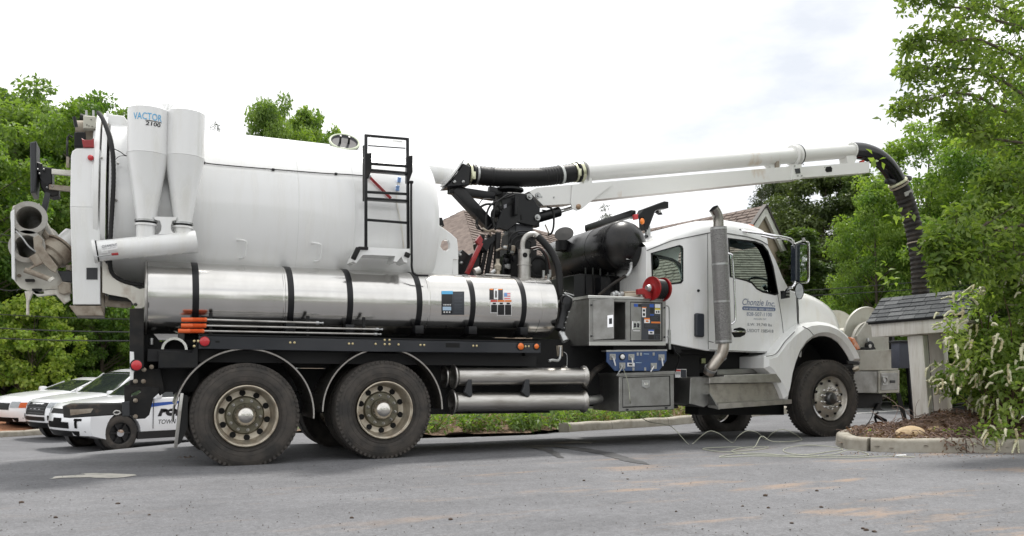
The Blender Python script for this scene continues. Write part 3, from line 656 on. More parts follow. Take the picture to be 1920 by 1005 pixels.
def on_tank(u, v, lift=0.0):
    """point where the sight line meets the near flank of the tank"""
    best = None
    for y in np.linspace(0.25, 1.25, 401):
        p = T(u, v, y); dz = p.z - axis_z(p.x); r = math.hypot(p.y - 1.25, dz)
        if r <= TR + lift: return p
    return T(u, v, 1.0)
def tank_n(p): return Vector((0, p.y - 1.25, p.z - axis_z(p.x))).normalized()
# top fin of the rear flange
MB().side([(197, 262), (199, 209), (203, 207), (206, 214), (232, 217), (243, 231), (243, 262)], 0.72, 0.06, chamfer=.008).obj('flange_fin', WHITE, TRUCK)
# weld seams, cable line, lifting loops
for u in (350, 560, 665):
    x = T(u, 420, 0.3).x
    MB().torus((x, 1.25, axis_z(x)), ax_dir, TR, 0.004, 96, 6).obj('weld_seam', WHITE, TRUCK)
pts = [on_tank(u, v, 0.015) for u, v in [(372, 303), (395, 307), (425, 310), (470, 314), (520, 318), (570, 322), (610, 325), (650, 327), (690, 330)]]
cl = MB().tube(pts, 0.006, 6).obj('cable_run', BLACK_SOFT, TRUCK)
for u, v in [(512, 318), (630, 326), (382, 305)]:
    p = on_tank(u, v, .01); MB().box(p, (.03, .02, .025), bev=.004).obj('cable_clip', BLACK_SOFT, cl)
for u, v in [(453.5, 467), (594, 473)]:
    q = [on_tank(u + du, v + dv, l) for du, dv, l in [(-9, -17, 0), (-3, -17, .05), (4, -16, .06), (8, -14, .06), (7, 10, .06), (3, 16, .05), (-5, 17, 0)]]
    MB().tube(q, 0.011, 8).obj('lifting_loop', WHITE, TRUCK)
for u, v in [(745, 270)]:
    p = on_tank(u, v, .0); n = tank_n(p)
    MB().lathe(p + n * .02, n, [(0, .03), (0, .055), (.02, .06), (.025, .03)], 20).obj('sight_port', WHITE, TRUCK)
MB().tube([on_tank(u, v, .03) for u, v in [(703, 272), (710, 277), (712, 290), (708, 296)]], .008, 6).obj('lifting_loop', WHITE, TRUCK)
# round hatch
hc = on_tank(645, 274); hn = Vector((-.08, -.70, .71)).normalized(); hr = 0.158
hatch = MB().lathe(hc + hn * -.05, hn, [(0, hr), (.08, hr), (.085, hr + .018), (.105, hr + .018), (.11, hr - .005), (.095, hr - .02), (.09, .001)], 40).obj('hatch', mat('hatch_rubber_lid', (0.05, 0.05, 0.055), 0.6, spec=0.3), TRUCK)
MB().torus(hc + hn * .055, hn, hr + .008, .014, 44, 8).obj('hatch_ring', mat('pale_green_zinc', (0.55, 0.60, 0.46), 0.4, 0.3), hatch)
e1, e2, _ = frame_from(hn)
ht = MB()
for s in (-.05, .05): ht.bar(hc + hn * .03 + Vector((s, 0, 0)), hc + hn * .12 + Vector((s, -.0, 0.01)), .02, .04)
ht.obj('hatch_handle', BLACK, hatch)
# bottle marks and red lever behind the ladder
p = on_tank(692, 331, .03); q = on_tank(733, 372, .03)
MB().bar(p, q, .02, .03, .004).obj('red_lever', RED, TRUCK)
MB().sphere(p, .028, 10).obj('lever_pivot', GALV, TRUCK)
for (u, v) in [(748, 341), (745, 357)]:
    w = on_tank(u, v, .01); MB().cyl(w, w + Vector((0, -.02, .05)), .02, seg=10).obj('blue_cap', mat('blue_plastic', (.25, .42, .75), .4), TRUCK)
MB().tube([on_tank(u, v, .012) for u, v in [(748, 343), (746, 352), (744, 380), (752, 420), (757, 465)]], .006, 6).obj('sight_tube', WHITE_DIRTY, TRUCK)

# ---- tailgate slab on the rear door
SY = 0.30
slab = MB()
def slab_map(u, v, d): # the upper half leans back
    p = T(u, v, SY); return Vector((p.x, p.y, p.z))
top = [(131.5, 388), (132.5, 290), (135, 281), (142, 276), (180, 274.5), (188, 278), (190.5, 288), (188, 389)]
low = [(131.5, 388), (188, 389), (188, 571), (137, 571)]
zb = T(131.5, 388, SY).z
bm = slab.bm
def lean(p, d): return Vector((p.x, p.y + d + max(0, p.z - zb) * 0.09, p.z))
f2 = lambda l: [(T(u, v, SY).x, T(u, v, SY).z) for u, v in l]
slab.plate(f2(low), .42, (), lambda x, z, d: Vector((x, SY + d, z)), .006)
slab.obj('tailgate_lower_cover', WHITE, TRUCK, 0.3)
MB().plate(f2(top), .42, (), lambda x, z, d: Vector((x, SY + d + max(0, z - zb) * 0.09, z)), .006).obj('tailgate_upper_cover', WHITE, TRUCK, 0.3)
b = MB(); lw = f2([(129, 573), (190, 573), (195, 592), (143, 592)])
b.plate(lw, .40, (), lambda x, z, d: Vector((x, SY + .01 + d, z)), .006).obj('tailgate_foot', GREIGE, TRUCK, 0.3)
def lens(u, v, y, r, m, name='marker_lamp', parent=TRUCK, ring=True, off=0.0):
    c = T(u, v, y)
    o = MB().lathe(c, (0, -1, 0), [(0, r), (.012, r), (.02, r * .8), (.025, r * .4), (.026, .001)], 24).obj(name, m, parent)
    if ring: MB().lathe(c, (0, -1, 0), [(-.004, r + .012), (.008, r + .012), (.01, r), (.0, r)], 24).obj('lamp_ring', BLACK, o)
    return o
pl = T(170, 296, SY); 
lens(170, 296, SY + max(0, pl.z - zb) * 0.09 - .014, .027, REDLAMP, ring=False)
MB().side([(162, 502), (183, 502), (183, 524), (162, 524)], SY - .006, .01).obj('black_label', PLASTIC, TRUCK)
# ---- upper rear gear
def cylpx(a, b, y, r, m, name, parent=TRUCK, y2=None, seg=16, r1=None): return MB().cyl(T(*a, y), T(*b, y if y2 is None else y2), r, r1, seg).obj(name, m, parent)
MB().side([(156, 216), (179, 218), (180, 241), (156, 241)], .55, .14, chamfer=.008).obj('valve_block', mat('valve_block_zinc', (.50, .49, .42), .45, .3), TRUCK)
for u in (162, 175): cylpx((u, 218), (u, 207), .6, .010, GALV, 'valve_pin')
for (u, v) in [(163, 234), (167, 236), (173, 237), (171, 224)]: cylpx((u, v), (u, v - .2), .545, .008, BLACK, 'bolt')
MB().lathe(T(142, 243, .75), (1, 0, .0), [(0, .001), (0, .09), (.08, .10), (.30, .10), (.3, .001)], 20).obj('lock_cylinder', GREIGE, TRUCK)
cylpx((150, 222), (196, 232), .8, .05, BLACK_SOFT, 'manifold')
cylpx((139, 219), (143, 238), .5, .016, BLACK, 'hose_stub'); 
MB().side([(139, 247), (160, 247), (161, 275), (139, 275)], .5, .12, chamfer=.01).obj('black_boot', BLACK_SOFT, TRUCK)
MB().side([(153, 259), (158, 262), (171, 262), (176, 259), (176, 276), (156, 276)], .34, .05, chamfer=.004).obj('red_guard', RED, TRUCK)
MB().side([(175, 271), (190, 271), (190, 277), (175, 277)], .5, .1).obj('cap_block', WHITE_DIRTY, TRUCK)
MB().tube([T(136, 258, .55), T(130, 254, .55), T(127, 258, .55), T(126, 275, .5), T(126, 296, .5)], .010, 8).obj('hydraulic_line', HOSE, TRUCK)
cylpx((127, 294), (127, 314), .5, .014, GREIGE, 'line_fitting')
# ---- left rear bracket (lamp bar turned edge-on)
b = MB(); b.side([(56, 267), (68, 264), (68, 330), (66, 361), (57, 361)], .55, .35, chamfer=.01); b.obj('lamp_bar_plate', PLASTIC, TRUCK)
b = MB(); b.side([(68, 302), (79, 306), (80, 312), (97, 314), (98, 344), (88, 348), (76, 340), (68, 320)], .62, .3, chamfer=.01); b.obj('lamp_bar_box', BLACK, TRUCK)
b = MB(); b.side([(74, 338), (92, 346), (110, 349), (110, 366), (98, 369), (84, 362), (76, 350)], .6, .2, chamfer=.01); b.obj('lamp_bar_bracket', BLACK_SOFT, TRUCK)
MB().bar(T(90, 362, .62), T(82, 396, .62), .05, .06, .006).obj('lamp_bar_stay', PLASTIC, TRUCK)
MB().bar(T(97, 322, .6), T(134, 325, .6), .05, .05, .004).obj('support_arm', WHITE_DIRTY, TRUCK)
MB().bar(T(92, 351, .6), T(134, 355, .6), .05, .05, .004).obj('support_arm', GREIGE, TRUCK)
for u, v in [(71, 318), (74, 326), (82, 318), (88, 352), (98, 350)]: lens(u, v, .59, .010, GALV, 'bolt', ring=False)
# ---- rear pipe rack and suction pipes stored across it
RY = 0.52
rk = MB().side([(20, 402), (24, 386), (31, 384), (34, 392), (74, 381), (80, 398), (79, 440), (95, 470), (100, 500), (120, 516), (130, 545), (60, 548), (38, 540), (25, 524)], RY + .12, .03,
               holes=[[(35, 392), (55, 386), (74, 396), (82, 412), (72, 432), (58, 440), (36, 428), (31, 410)], [(33, 444), (50, 436), (66, 444), (75, 462), (66, 482), (50, 488), (36, 478), (30, 460)]], chamfer=.006).obj('pipe_rack', WHITE_DIRTY, TRUCK)
MB().side([(20, 397), (27, 392), (28, 526), (22, 522)], RY - .05, .16, chamfer=.004).obj('rack_edge', WHITE, TRUCK)
MB().side([(46, 546), (128, 540), (132, 562), (120, 570), (104, 552), (70, 556), (62, 548), (54, 566), (54, 590), (49, 590), (49, 562)], RY + .05, .06, holes=[[(64, 545), (82, 545), (82, 550), (64, 550)]], chamfer=.006).obj('rack_foot', WHITE_DIRTY, TRUCK)
for q in [[(47, 523), (64, 523), (64, 527), (47, 527)], [(60, 541), (78, 541), (78, 545), (60, 545)]]: MB().side(q, RY + .03, .1).obj('rack_slot', BLACK_SOFT, rk)
MB().cyl(T(36, 517, RY + .1), T(36, 517, RY + .16), .018, seg=12).obj('bolt', GREIGE, rk)
def pipe_end(u, v, y, r, ln, label, m, flange=.035, wall=.012, seg=36, dirv=(0, 1, 0)):
    c = T(u, v, y); prof = [(.0, r - wall), (0, r + flange), (.014, r + flange), (.03, r + .006), (.03, r), (ln, r), (ln + .014, r + flange), (ln + .014, r - wall), (.0, r - wall)]
    o = MB().lathe(c, dirv, prof, seg).obj('suction_pipe', m, None)
    return tag(o, label, 'pipe', 'suction pipes stored on the truck')
pipe_end(54.5, 408, RY - .02, .122, 1.5, 'dull white suction pipe stored crosswise, upper of the two at the truck rear', mat('chalky_pipe', (.40, .39, .36), .6, col2=(.25, .22, .18), nscale=9))
pipe_end(50.5, 462, RY - .02, .120, 1.5, 'dull white suction pipe stored crosswise, lower of the two at the truck rear', MATS['chalky_pipe'])
# ---- dump valve and its pipe
d0, d1 = T(138, 444, .75), T(92, 486, .62)
dv = (d1 - d0).normalized()
MB().cyl(d0, d0 + dv * .34, .105, seg=28).obj('drain_pipe', WHITE, TRUCK)
f0 = d0 + dv * .17
MB().lathe(f0, dv, [(0, .10), (0, .165), (.018, .165), (.018, .10)], 32).obj('valve_flange', GREIGE, TRUCK)
MB().lathe(f0 + dv * .028, dv, [(0, .08), (0, .15), (.10, .15), (.11, .12), (.16, .12), (.16, .05), (.1, .04), (.1, .001)], 28).obj('drain_valve', GREIGE, TRUCK)
MB().side([(62, 446), (72, 440), (80, 450), (78, 458), (90, 476), (108, 500), (104, 512), (92, 505), (74, 488), (64, 470)], .46, .05, chamfer=.006).obj('valve_gate', GREIGE, TRUCK)
MB().side([(54, 482), (68, 474), (80, 494), (66, 500)], .44, .05, chamfer=.006).obj('valve_bracket', GREIGE, TRUCK)
MB().tube([T(30, 433, .42), T(42, 446, .40), T(54, 462, .40), (T(67, 472, .42))], .008, 8).obj('valve_lever', GALV, TRUCK)
cylpx((46, 506), (94, 524), .44, .026, GREIGE, 'latch_cylinder')
MB().tube([T(66, 498, .46), T(56, 504, .45), T(50, 512, .45)], .012, 8).obj('latch_link', GREIGE, TRUCK)
cylpx((94, 522), (98, 526), .42, .03, WHITE_DIRTY, 'pin')
MB().side([(84, 428), (92, 440), (97, 462), (90, 455), (78, 440)], .62, .2, chamfer=.01).obj('hinge_arm', GREIGE, TRUCK)
MB().side([(108, 508), (134, 508), (134, 529), (118, 529)], .56, .12, chamfer=.006).obj('hose_guard', PLASTIC, TRUCK)
MB().side([(108, 536), (118, 528), (132, 530), (133, 548), (120, 553), (110, 549)], .5, .16, chamfer=.01).obj('pivot_block', GREIGE, TRUCK)
MB().side([(123, 497), (133, 496), (133, 508), (123, 506)], .6, .1, chamfer=.006).obj('pivot_block', GREIGE, TRUCK)
# ---- cable harness
MB().tube([T(184, 211, .5), T(192, 222, .42), T(203, 250, .34), T(211, 285, .27), T(213, 330, .25), T(211, 380, .25), T(208, 430, .25), T(206, 480, .25), T(208, 506, .28), T(218, 520, .3), T(240, 530, .3), T(268, 534, .3)], .020, 8, corr=.10).obj('cable_harness', HOSE, TRUCK)
MB().tube([T(188, 212, .5), T(200, 232, .40), T(210, 262, .30), T(215, 295, .25)], .010, 6).obj('hydraulic_line', HOSE, TRUCK)
MB().tube([T(214, 279, .25), T(226, 285, .22), T(234, 291, .2), T(244, 293, .15)], .005, 6).obj('lamp_wire', BLACK, TRUCK)
MB().tube([T(214, 302, .25), T(222, 294, .25), T(232, 292, .22), T(244, 294, .18)], .003, 6).obj('lamp_wire', BLACK, TRUCK)
for u, v in [(221, 307), (218, 376), (190, 360), (190, 296)]: lens(u, v, .28, .012, ALU, 'harness_clip', ring=False)
# rear hinge arm of the tank and body side plate under it
MB().side([(192, 486), (205, 500), (216, 512), (230, 528), (262, 542), (272, 540), (272, 574), (262, 580), (254, 578), (246, 564), (238, 558), (205, 552), (192, 548)], .30, .05,
          holes=[[(251, 569), (255, 567.5), (258, 570), (257, 574), (253, 575), (250.5, 572)]], chamfer=0).obj('tank_hinge_plate', WHITE_DIRTY, TRUCK)
MB().side([(194, 554), (244, 560), (247, 576), (232, 577), (196, 574)], .40, .06).obj('hinge_cross_beam', GREIGE, TRUCK)
MB().side([(189, 500), (197, 520), (196, 590), (190, 590)], .4, .2).obj('door_frame_lower', GREIGE, TRUCK)
MB().bar(T(205, 556, .6), T(272, 562, .6), .5, .10).obj('rear_cross_member', BLACK_SOFT, TRUCK)

# ---- cyclones
def cyclone(u0, u1, vt, vm, vb, ub0, ub1):
    y = 0.16
    c0 = T((u0 + u1) / 2, vt, y); cm = T((u0 + u1) / 2 + 1, vm, y); cb = T((ub0 + ub1) / 2, vb, y)
    r = (u1 - u0) / 2 / pxm(c0); rb = (ub1 - ub0) / 2 / pxm(cb)
    axis = Vector((0, 0, -1)); h1 = c0.z - cm.z; h2 = c0.z - cb.z
    o = MB().lathe(c0, axis, [(-.012, .001), (-.012, r * .9), (0, r), (h1 - .004, r), (h1, r + .004), (h1 + .006, r), (h2, rb), (h2 + .01, rb)], 56).obj('cyclone', WHITE, TRUCK, 0.35)
    return c0, r, cb, rb, h2, o
CY = [cyclone(243, 315.5, 209, 292, 411, 257, 292), cyclone(313, 383, 214.5, 297, 416, 328, 360)]
for c0, r, cb, rb, h2, o in CY:
    z0 = Vector((c0.x, c0.y, c0.z - h2))
    MB().lathe(z0, (0, 0, -1), [(.008, rb), (.01, rb + .012), (.028, rb + .012), (.03, rb)], 36).obj('clamp_ring', GALV, o)
    MB().lathe(z0, (0, 0, -1), [(.03, rb + .004), (.048, rb + .004)], 36).obj('rubber_sleeve', HOSE, o)
    MB().lathe(z0, (0, 0, -1), [(.048, rb + .012), (.066, rb + .012), (.068, rb - .004), (.30, rb - .006)], 36).obj('cyclone_outlet', WHITE, o)
    ce = T({0: 284, 1: 346}[[q[5] for q in CY].index(o)], 190 if c0.x < CY[1][0].x - .01 else 194, .62); MB().sphere(ce - Vector((0, 0, .17)), .165, 24, (1, 1.5, 1)).obj('cyclone_elbow', WHITE, o)
a, b_ = T(297, 193, .6), T(334, 198, .6)
MB().span((a.x, .58, a.z - .2), (b_.x, .74, a.z), .01).obj('elbow_bridge', WHITE, TRUCK)
MB().tube([T(310, 215, .4), T(312, 205, .42), T(317, 195, .42), T(318, 212, .40)], .014, 8).obj('lifting_loop', WHITE, TRUCK)
def wrap_text(body, cyc, ang0, w, z, h, m, shear=0, bold=0.0):
    c0, r, *_ , o = cyc; rr = r + .003
    return lettering(body, lambda x, q: Vector((c0.x + rr * math.sin(ang0 + x * w / rr), c0.y - rr * math.cos(ang0 + x * w / rr), z + q * h)), 1, 1, m, o, shear, bold)
c0, r = CY[0][0], CY[0][1]; PX = pxm(c0 - Vector((0, r, 0)))
def ang_of(u): return math.asin(max(-.99, min(.99, (T(u, 225, c0.y - r * .9).x - c0.x) / r)))
def zc(v): return T(279, v, c0.y - r).z
wrap_text('VACTOR', CY[0], ang_of(250.5), (ang_of(303) - ang_of(250.5)) * (r + .003), zc(224.5), zc(211.5) - zc(224.5), INK_BLUE, 0, .004)
wrap_text('2100', CY[0], ang_of(273), (ang_of(301) - ang_of(273)) * (r + .003), zc(235.2), zc(227.5) - zc(235.2), INK, .1, .02)
bar = lettering('l', lambda x, q: Vector((c0.x + (r + .003) * math.sin(ang_of(273) + x * (ang_of(303) - ang_of(273))), c0.y - (r + .003) * math.cos(ang_of(273) + x * (ang_of(303) - ang_of(273))), zc(225.5) + q * .006)), 1, 1, INK, CY[0][5])
bmn = MB(); A_ = [ang_of(273) + k / 8 * (ang_of(303) - ang_of(273)) for k in range(9)]
V_ = [[bmn.bm.verts.new((c0.x + (r + .003) * math.sin(a), c0.y - (r + .003) * math.cos(a), zc(v))) for a in A_] for v in (225.2, 226.6)]
for i in range(8): bmn.bm.faces.new((V_[0][i], V_[0][i + 1], V_[1][i + 1], V_[1][i]))
bpy.data.objects.remove(bar); bmn.obj('print_bar', INK, CY[0][5])
# cleanout pipe
p0, p1 = T(181, 471, .14), T(368, 453, .14)
ra = 19.5 / pxm(p0); rb = 21 / pxm(p1)
cp = MB().lathe(p0, p1 - p0, [(0, .001), (0, ra), ((p1 - p0).length, rb), ((p1 - p0).length + .001, rb), ((p1 - p0).length + .001, .001)], 40).obj('cleanout_pipe', WHITE, TRUCK)
MB().lathe(p0, (p1 - p0), [(-.03, .001), (-.03, ra + .012), (-.012, ra + .016), (0, ra + .012)], 36).obj('cleanout_cap', WHITE, cp)
MB().lathe(p0, (p1 - p0), [(.0, ra + .004), (.012, ra + .004)], 36).obj('cap_seal', BLACK, cp)
q0, q1 = T(182, 481, -.02), T(222, 475.5, -.02)
MB().tube([T(180, 477, .0), q0, T(200, 478.5, -.03), T(212, 477, -.03)], .006, 8).obj('cap_latch', GALV, cp)
MB().bar(T(209, 477, -.03), T(222, 475.8, -.03), .02, .024, .004).obj('latch_grip', RED, cp)
MB().side([(190, 471), (202, 469), (202, 474), (191, 475)], .0, .02, chamfer=.003).obj('latch_plate', WHITE, cp)
MB().side([(289, 406), (332, 407), (330, 412), (323, 414), (320, 424), (321, 432), (327, 438), (296, 440), (302, 432), (303, 424), (300, 414), (290, 411)], .08, .012).obj('cyclone_brace', WHITE, TRUCK)
lb = MB().side([(189.5, 461), (220, 456.5), (220.5, 466.5), (190, 471)], -.012, .003).obj('cleanout_label', INK_WHITE, cp)
side_text('CLEANOUT', (191, 464.6), (219, 460.6), (191, 459.8), -.015, INK_DARKGREY, cp)
side_text('Open with care', (192, 468.4), (217, 464.8), (192, 466.2), -.015, INK_DARKGREY, cp)

# ---- ladder
LY = 0.10
def px_bar(a, b, w, y, m, name, parent=TRUCK, t=None): return MB().bar(T(*a, y), T(*b, y), t or w, w, .003).obj(name, m, parent)
lad = px_bar((686, 252), (686, 466), .030, LY, BLACK, 'ladder_stile'); px_bar((764, 259), (765.5, 466), .030, LY, BLACK, 'ladder_stile')
for a, b in [((684, 254), (765, 261)), ((694, 307), (763, 312)), ((686, 360), (764, 364)), ((686, 412), (764, 418))]: px_bar(a, b, .026, LY, BLACK, 'ladder_rung')
for a, b in [((692, 320), (763, 326)), ((687, 373), (764, 378))]:
    s = px_bar(a, b, .024, LY + .03, BLACK, 'ladder_step', t=.1)
px_bar((690, 273), (760, 278), .012, LY + .05, BLACK, 'ladder_tie')
MB().side([(682, 272), (685, 272), (685, 376), (682, 376)], LY + .02, .05).obj('ladder_guide', BLACK_SOFT, TRUCK)
MB().side([(687, 287), (697, 286), (697, 320), (691, 334), (687, 334)], LY - .03, .08, chamfer=.006).obj('ladder_bracket', BLACK_SOFT, TRUCK)
MB().side([(765, 292), (774, 291), (774, 322), (767, 341), (765, 341)], LY - .03, .1, chamfer=.006).obj('ladder_bracket', BLACK_SOFT, TRUCK)
MB().tube([T(771, 345, .05), T(771, 400, .05), T(772, 480, .05), T(772, 500, .05), T(775, 512, .05), T(782, 516, .04), T(803, 516.5, .03)], .013, 10).obj('grab_rail', BLACK, TRUCK)
MB().lathe(T(771, 343, .05), (0, 0, 1), [(-.01, .014), (0, .025), (.02, .025), (.02, .001)], 12).obj('rail_cap', BLACK, TRUCK)
MB().side([(688, 463.5), (766, 467), (768, 470), (765, 478), (763, 493), (757, 491), (753, 481), (744, 491), (738, 490), (741, 480), (700, 478), (680, 478), (668, 493), (662, 490), (665, 480), (676, 466)], .02, .28,
          chamfer=0).obj('fold_step', WHITE, TRUCK)
MB().bar(T(662, 486, .01), T(672, 465, .01), .05, .05, .006).obj('step_grip', BLACK_SOFT, TRUCK)
MB().bar(T(672, 465, .01), T(690, 466, .01), .03, .03, .004).obj('step_hinge', BLACK_SOFT, TRUCK)
MB().bar(T(759, 476, .01), T(768, 480, .01), .04, .05, .006).obj('step_hinge', BLACK_SOFT, TRUCK)

# ---- front saddle
MB().side([(800, 520), (806, 474), (815, 418), (821, 420), (846, 438), (857, 448), (859, 462), (860, 486), (850, 486), (849, 514), (842, 520)], .55, .06,
          holes=[[(829, 452), (834, 449), (841, 451), (844, 458), (843, 466), (838, 470.5), (831, 469), (826, 462)]], chamfer=.006).obj('front_saddle', WHITE, TRUCK)
MB().side([(800, 478), (859, 486), (859, 520), (800, 520)], .62, .05).obj('saddle_web', WHITE, TRUCK)
MB().side([(849, 488), (856, 488), (856, 518), (849, 518)], .58, .05).obj('saddle_rib', WHITE, TRUCK)
MB().side([(818, 408), (829, 408), (833, 424), (820, 422)], .7, .2).obj('saddle_block', BLACK_SOFT, TRUCK)
# ---- polished side water tank
def tank_axis(x): return 1.657 + (x + .93) * (1.735 - 1.657) / 4.56
WR = 0.362; WY = 0.40
xa, xb = T(273, 560, .3).x, T(1036, 580, .2).x
a_, b_ = Vector((xa, WY, tank_axis(xa))), Vector((xb, WY, tank_axis(xb))); wl = (b_ - a_).length
prof = [(0, .001), (-.005, WR * .6), (.0, WR * .93), (.012, WR * .985), (.03, WR)]
sx_ = [(u, (SX(u, .04) - xa)) for u in (534, 806, 1016)]
for u, t in sx_: prof += [(t - .012, WR), (t - .008, WR + .004), (t + .008, WR + .004), (t + .012, WR)]
prof += [(wl - .04, WR), (wl - .012, WR * .99), (wl + .006, WR * .95), (wl + .02, WR * .8), (wl + .03, .001)]
wt = MB().lathe(a_, b_ - a_, prof, 96).obj('water_tank', STEEL, TRUCK, 0.5)
MB().lathe(a_, b_ - a_, [(-.006, WR * .9), (-.012, WR * .985), (.0, WR + .006), (.012, WR + .004)], 96).obj('tank_rim', ALU, TRUCK)
for u in (367, 546, 657, 787, 887, 983):
    t = SX(u, .04) - xa
    MB().lathe(a_ + (b_ - a_).normalized() * (t - .031), b_ - a_, [(0, WR), (0, WR + .006), (.062, WR + .006), (.062, WR)], 96).obj('tank_strap', BLACK, TRUCK)
for u in (367, 546, 657, 787, 887, 983):
    x = SX(u, .04); MB().box((x, .09, tank_axis(x) - WR * .83), (.10, .12, .09), bev=.01).obj('strap_saddle', BLACK, TRUCK)
# far-side twin so that the truck is whole
MB().lathe(a_ + Vector((0, 1.7, 0)), b_ - a_, prof, 48).obj('water_tank', STEEL, TRUCK, 0.5)
cylpx((284, 634), (284, 646), .3, .02, GALV, 'drain_plug')
# labels on the side tank (flat print wrapped on the shell)
def wrap_patch(u0, u1, v0, v1, m, lift=.004, name='warning_label'):
    def hit(u, v):
        lo, hi = -.1, WY; 
        for y in np.linspace(-.05, .5, 400):
            p = T(u, v, y)
            if math.hypot(p.y - WY, p.z - tank_axis(p.x)) <= WR + lift: return p
        return T(u, v, .05)
    b = MB(); n = 4; V = [[b.bm.verts.new(hit(u0 + (u1 - u0) * i / n, v0 + (v1 - v0) * j / n)) for i in range(n + 1)] for j in range(n + 1)]
    for j in range(n):
        for i in range(n): b.bm.faces.new((V[j][i], V[j][i + 1], V[j + 1][i + 1], V[j + 1][i]))
    return b.obj(name, m, wt)
INK_SLATE = mat('slate_print', (0.045, 0.05, 0.06), 0.5)
wrap_patch(828, 870.5, 546.5, 590.5, INK_SLATE); wrap_patch(828, 849, 545.5, 551.5, INK_BLUE, .006)
wrap_patch(829, 848, 552, 569, INK, .006); wrap_patch(829, 848, 571, 588, INK, .006); wrap_patch(830, 846, 575, 582, mat('pale_blue_print', (.45, .6, .75), .5), .008)
for k in range(5): wrap_patch(831.5 + k * 3, 833.5 + k * 3, 570.5, 572.5, INK_WHITE, .008)
for k in range(3): wrap_patch(831.5 + k * 5, 834.5 + k * 5, 584, 586.5, INK_WHITE, .008)
for k in range(7):
    wrap_patch(852, 867 - (k % 3) * 2, 550 + k * 2.4, 550.7 + k * 2.4, INK_DARKGREY, .006); wrap_patch(852, 866 - (k % 2) * 3, 571 + k * 2.4, 571.7 + k * 2.4, INK_DARKGREY, .006)
wrap_patch(918, 932, 541, 562, INK, .004); wrap_patch(918, 925, 541, 543.5, INK_ORANGE, .006); wrap_patch(926, 934, 541.5, 561, INK_WHITE, .005); wrap_patch(934, 943, 541.5, 563, INK_SLATE, .005); wrap_patch(934, 942, 541.5, 543.5, INK_ORANGE, .006)
wrap_patch(928.5, 931.5, 545, 558, INK, .007)
wrap_patch(944.5, 957.5, 548, 563, INK_WHITE, .004)
for k in range(3): wrap_patch(945.5, 957, 549.5 + k * 4.6, 551.6 + k * 4.6, mat('flag_red_print', (.75, .2, .22), .5), .006)
wrap_patch(945.5, 951, 549, 556, mat('flag_blue_print', (.15, .3, .6), .5), .008)
wrap_patch(919.5, 959.5, 562, 587, INK_WHITE, .003); wrap_patch(932.5, 959.5, 582, 591.5, INK_WHITE, .003)
wrap_patch(920, 932, 562.5, 566, INK_RED, .006); wrap_patch(933, 946, 562.5, 566, INK_ORANGE, .006); wrap_patch(947, 959, 562.5, 566, INK_ORANGE, .006)
wrap_patch(921, 932, 571.5, 585.5, INK, .006); wrap_patch(933.5, 945.5, 571.5, 590.5, INK, .006); wrap_patch(947, 958.5, 571.5, 590.5, INK, .006)
for u in (924, 937, 950): wrap_patch(u, u + 6, 567.5, 570.5, INK, .006)
wrap_patch(836, 837.5, 610, 618, INK, .005); wrap_patch(278, 279.3, 567, 577, INK, .005)
# top fittings of the side tank
px_bar((905, 516), (951, 519), .02, .42, ALU, 'tank_pad', t=.2)
MB().lathe(T(933, 517, .42), (0, 0, 1), [(0, .03), (.06, .03), (.07, .042), (.12, .045), (.14, .03), (.16, .022), (.2, .024), (.2, .001)], 18).obj('relief_valve', mat('dull_bronze', (.36, .32, .26), .5, .6), TRUCK)
cylpx((921, 512), (928, 507), .4, .022, GALV, 'valve_port')
MB().lathe(T(983, 520, .42), (0, 0, 1), [(-.04, .078), (.14, .078), (.142, .09), (.155, .09), (.157, .078), (.335, .078), (.335, .001)], 32).obj('fill_pot', ALU, TRUCK)
for ang in (-110, -45): 
    c = T(983, 520, .42) + Vector((.079 * math.cos(R(ang)), .079 * math.sin(R(ang)), .26)); MB().lathe(c, (math.cos(R(ang)), math.sin(R(ang)), 0), [(0, .03), (.003, .03), (.0031, .001)], 16).obj('pot_hole', DARK, TRUCK)
MB().tube([T(980, 468, .42), T(980, 458, .42), T(983, 448, .42), T(990, 441, .41), T(1001, 439, .4), T(1008, 443, .38), T(1013, 449, .36)], .034, 14).obj('fill_elbow', ALU, TRUCK)
MB().tube([T(1008, 443, .38), T(1022, 457, .34), T(1035, 474, .30), T(1045, 496, .26), T(1049, 520, .24), T(1050, 555, .22), T(1050, 562, .22)], .042, 12, corr=.07, step=.012).obj('fill_hose', HOSE, TRUCK)
# strainer and ball valve by the front of the tank
stn = MB().lathe(T(1062, 560, .12), Vector((-.30, -.15, -1)), [(0, .001), (0, .075), (.05, .08), (.12, .075), (.16, .055), (.34, .05), (.36, .062), (.4, .062), (.4, .001)], 22).obj('strainer', BLACK, TRUCK)
MB().torus(T(1060, 563, .06), (-.2, -1, .2), .055, .010, 22, 8).obj('strainer_bail', BLACK_SOFT, stn)
for k in range(4): lens(1066 - k * 3, 585 + k * 10, .02, .010, GALV, 'bolt', ring=False)
MB().tube([T(1055, 553, .1), T(1066, 555, .06), T(1074, 559, .05), T(1058, 549, .08), T(1076, 554, .05)], .006, 6).obj('hose_clip', GALV, TRUCK)
MB().lathe(T(1052, 622, .08), Vector((.25, -.5, -1)), [(0, .04), (.03, .045), (.06, .04), (.11, .046), (.13, .046), (.13, .028), (.10, .024), (.10, .001)], 20).obj('quick_coupler', GALV, TRUCK)
MB().side([(1047, 648), (1055, 648), (1056, 668), (1049, 668)], .1, .06, chamfer=.008).obj('ball_valve', GREIGE, TRUCK)
MB().tube([T(1051, 650, .1), T(1050, 669, .08), T(1046, 676, .06), T(1036, 675, .05), T(1029, 677, .04)], .016, 8).obj('valve_spout', GALV, TRUCK)
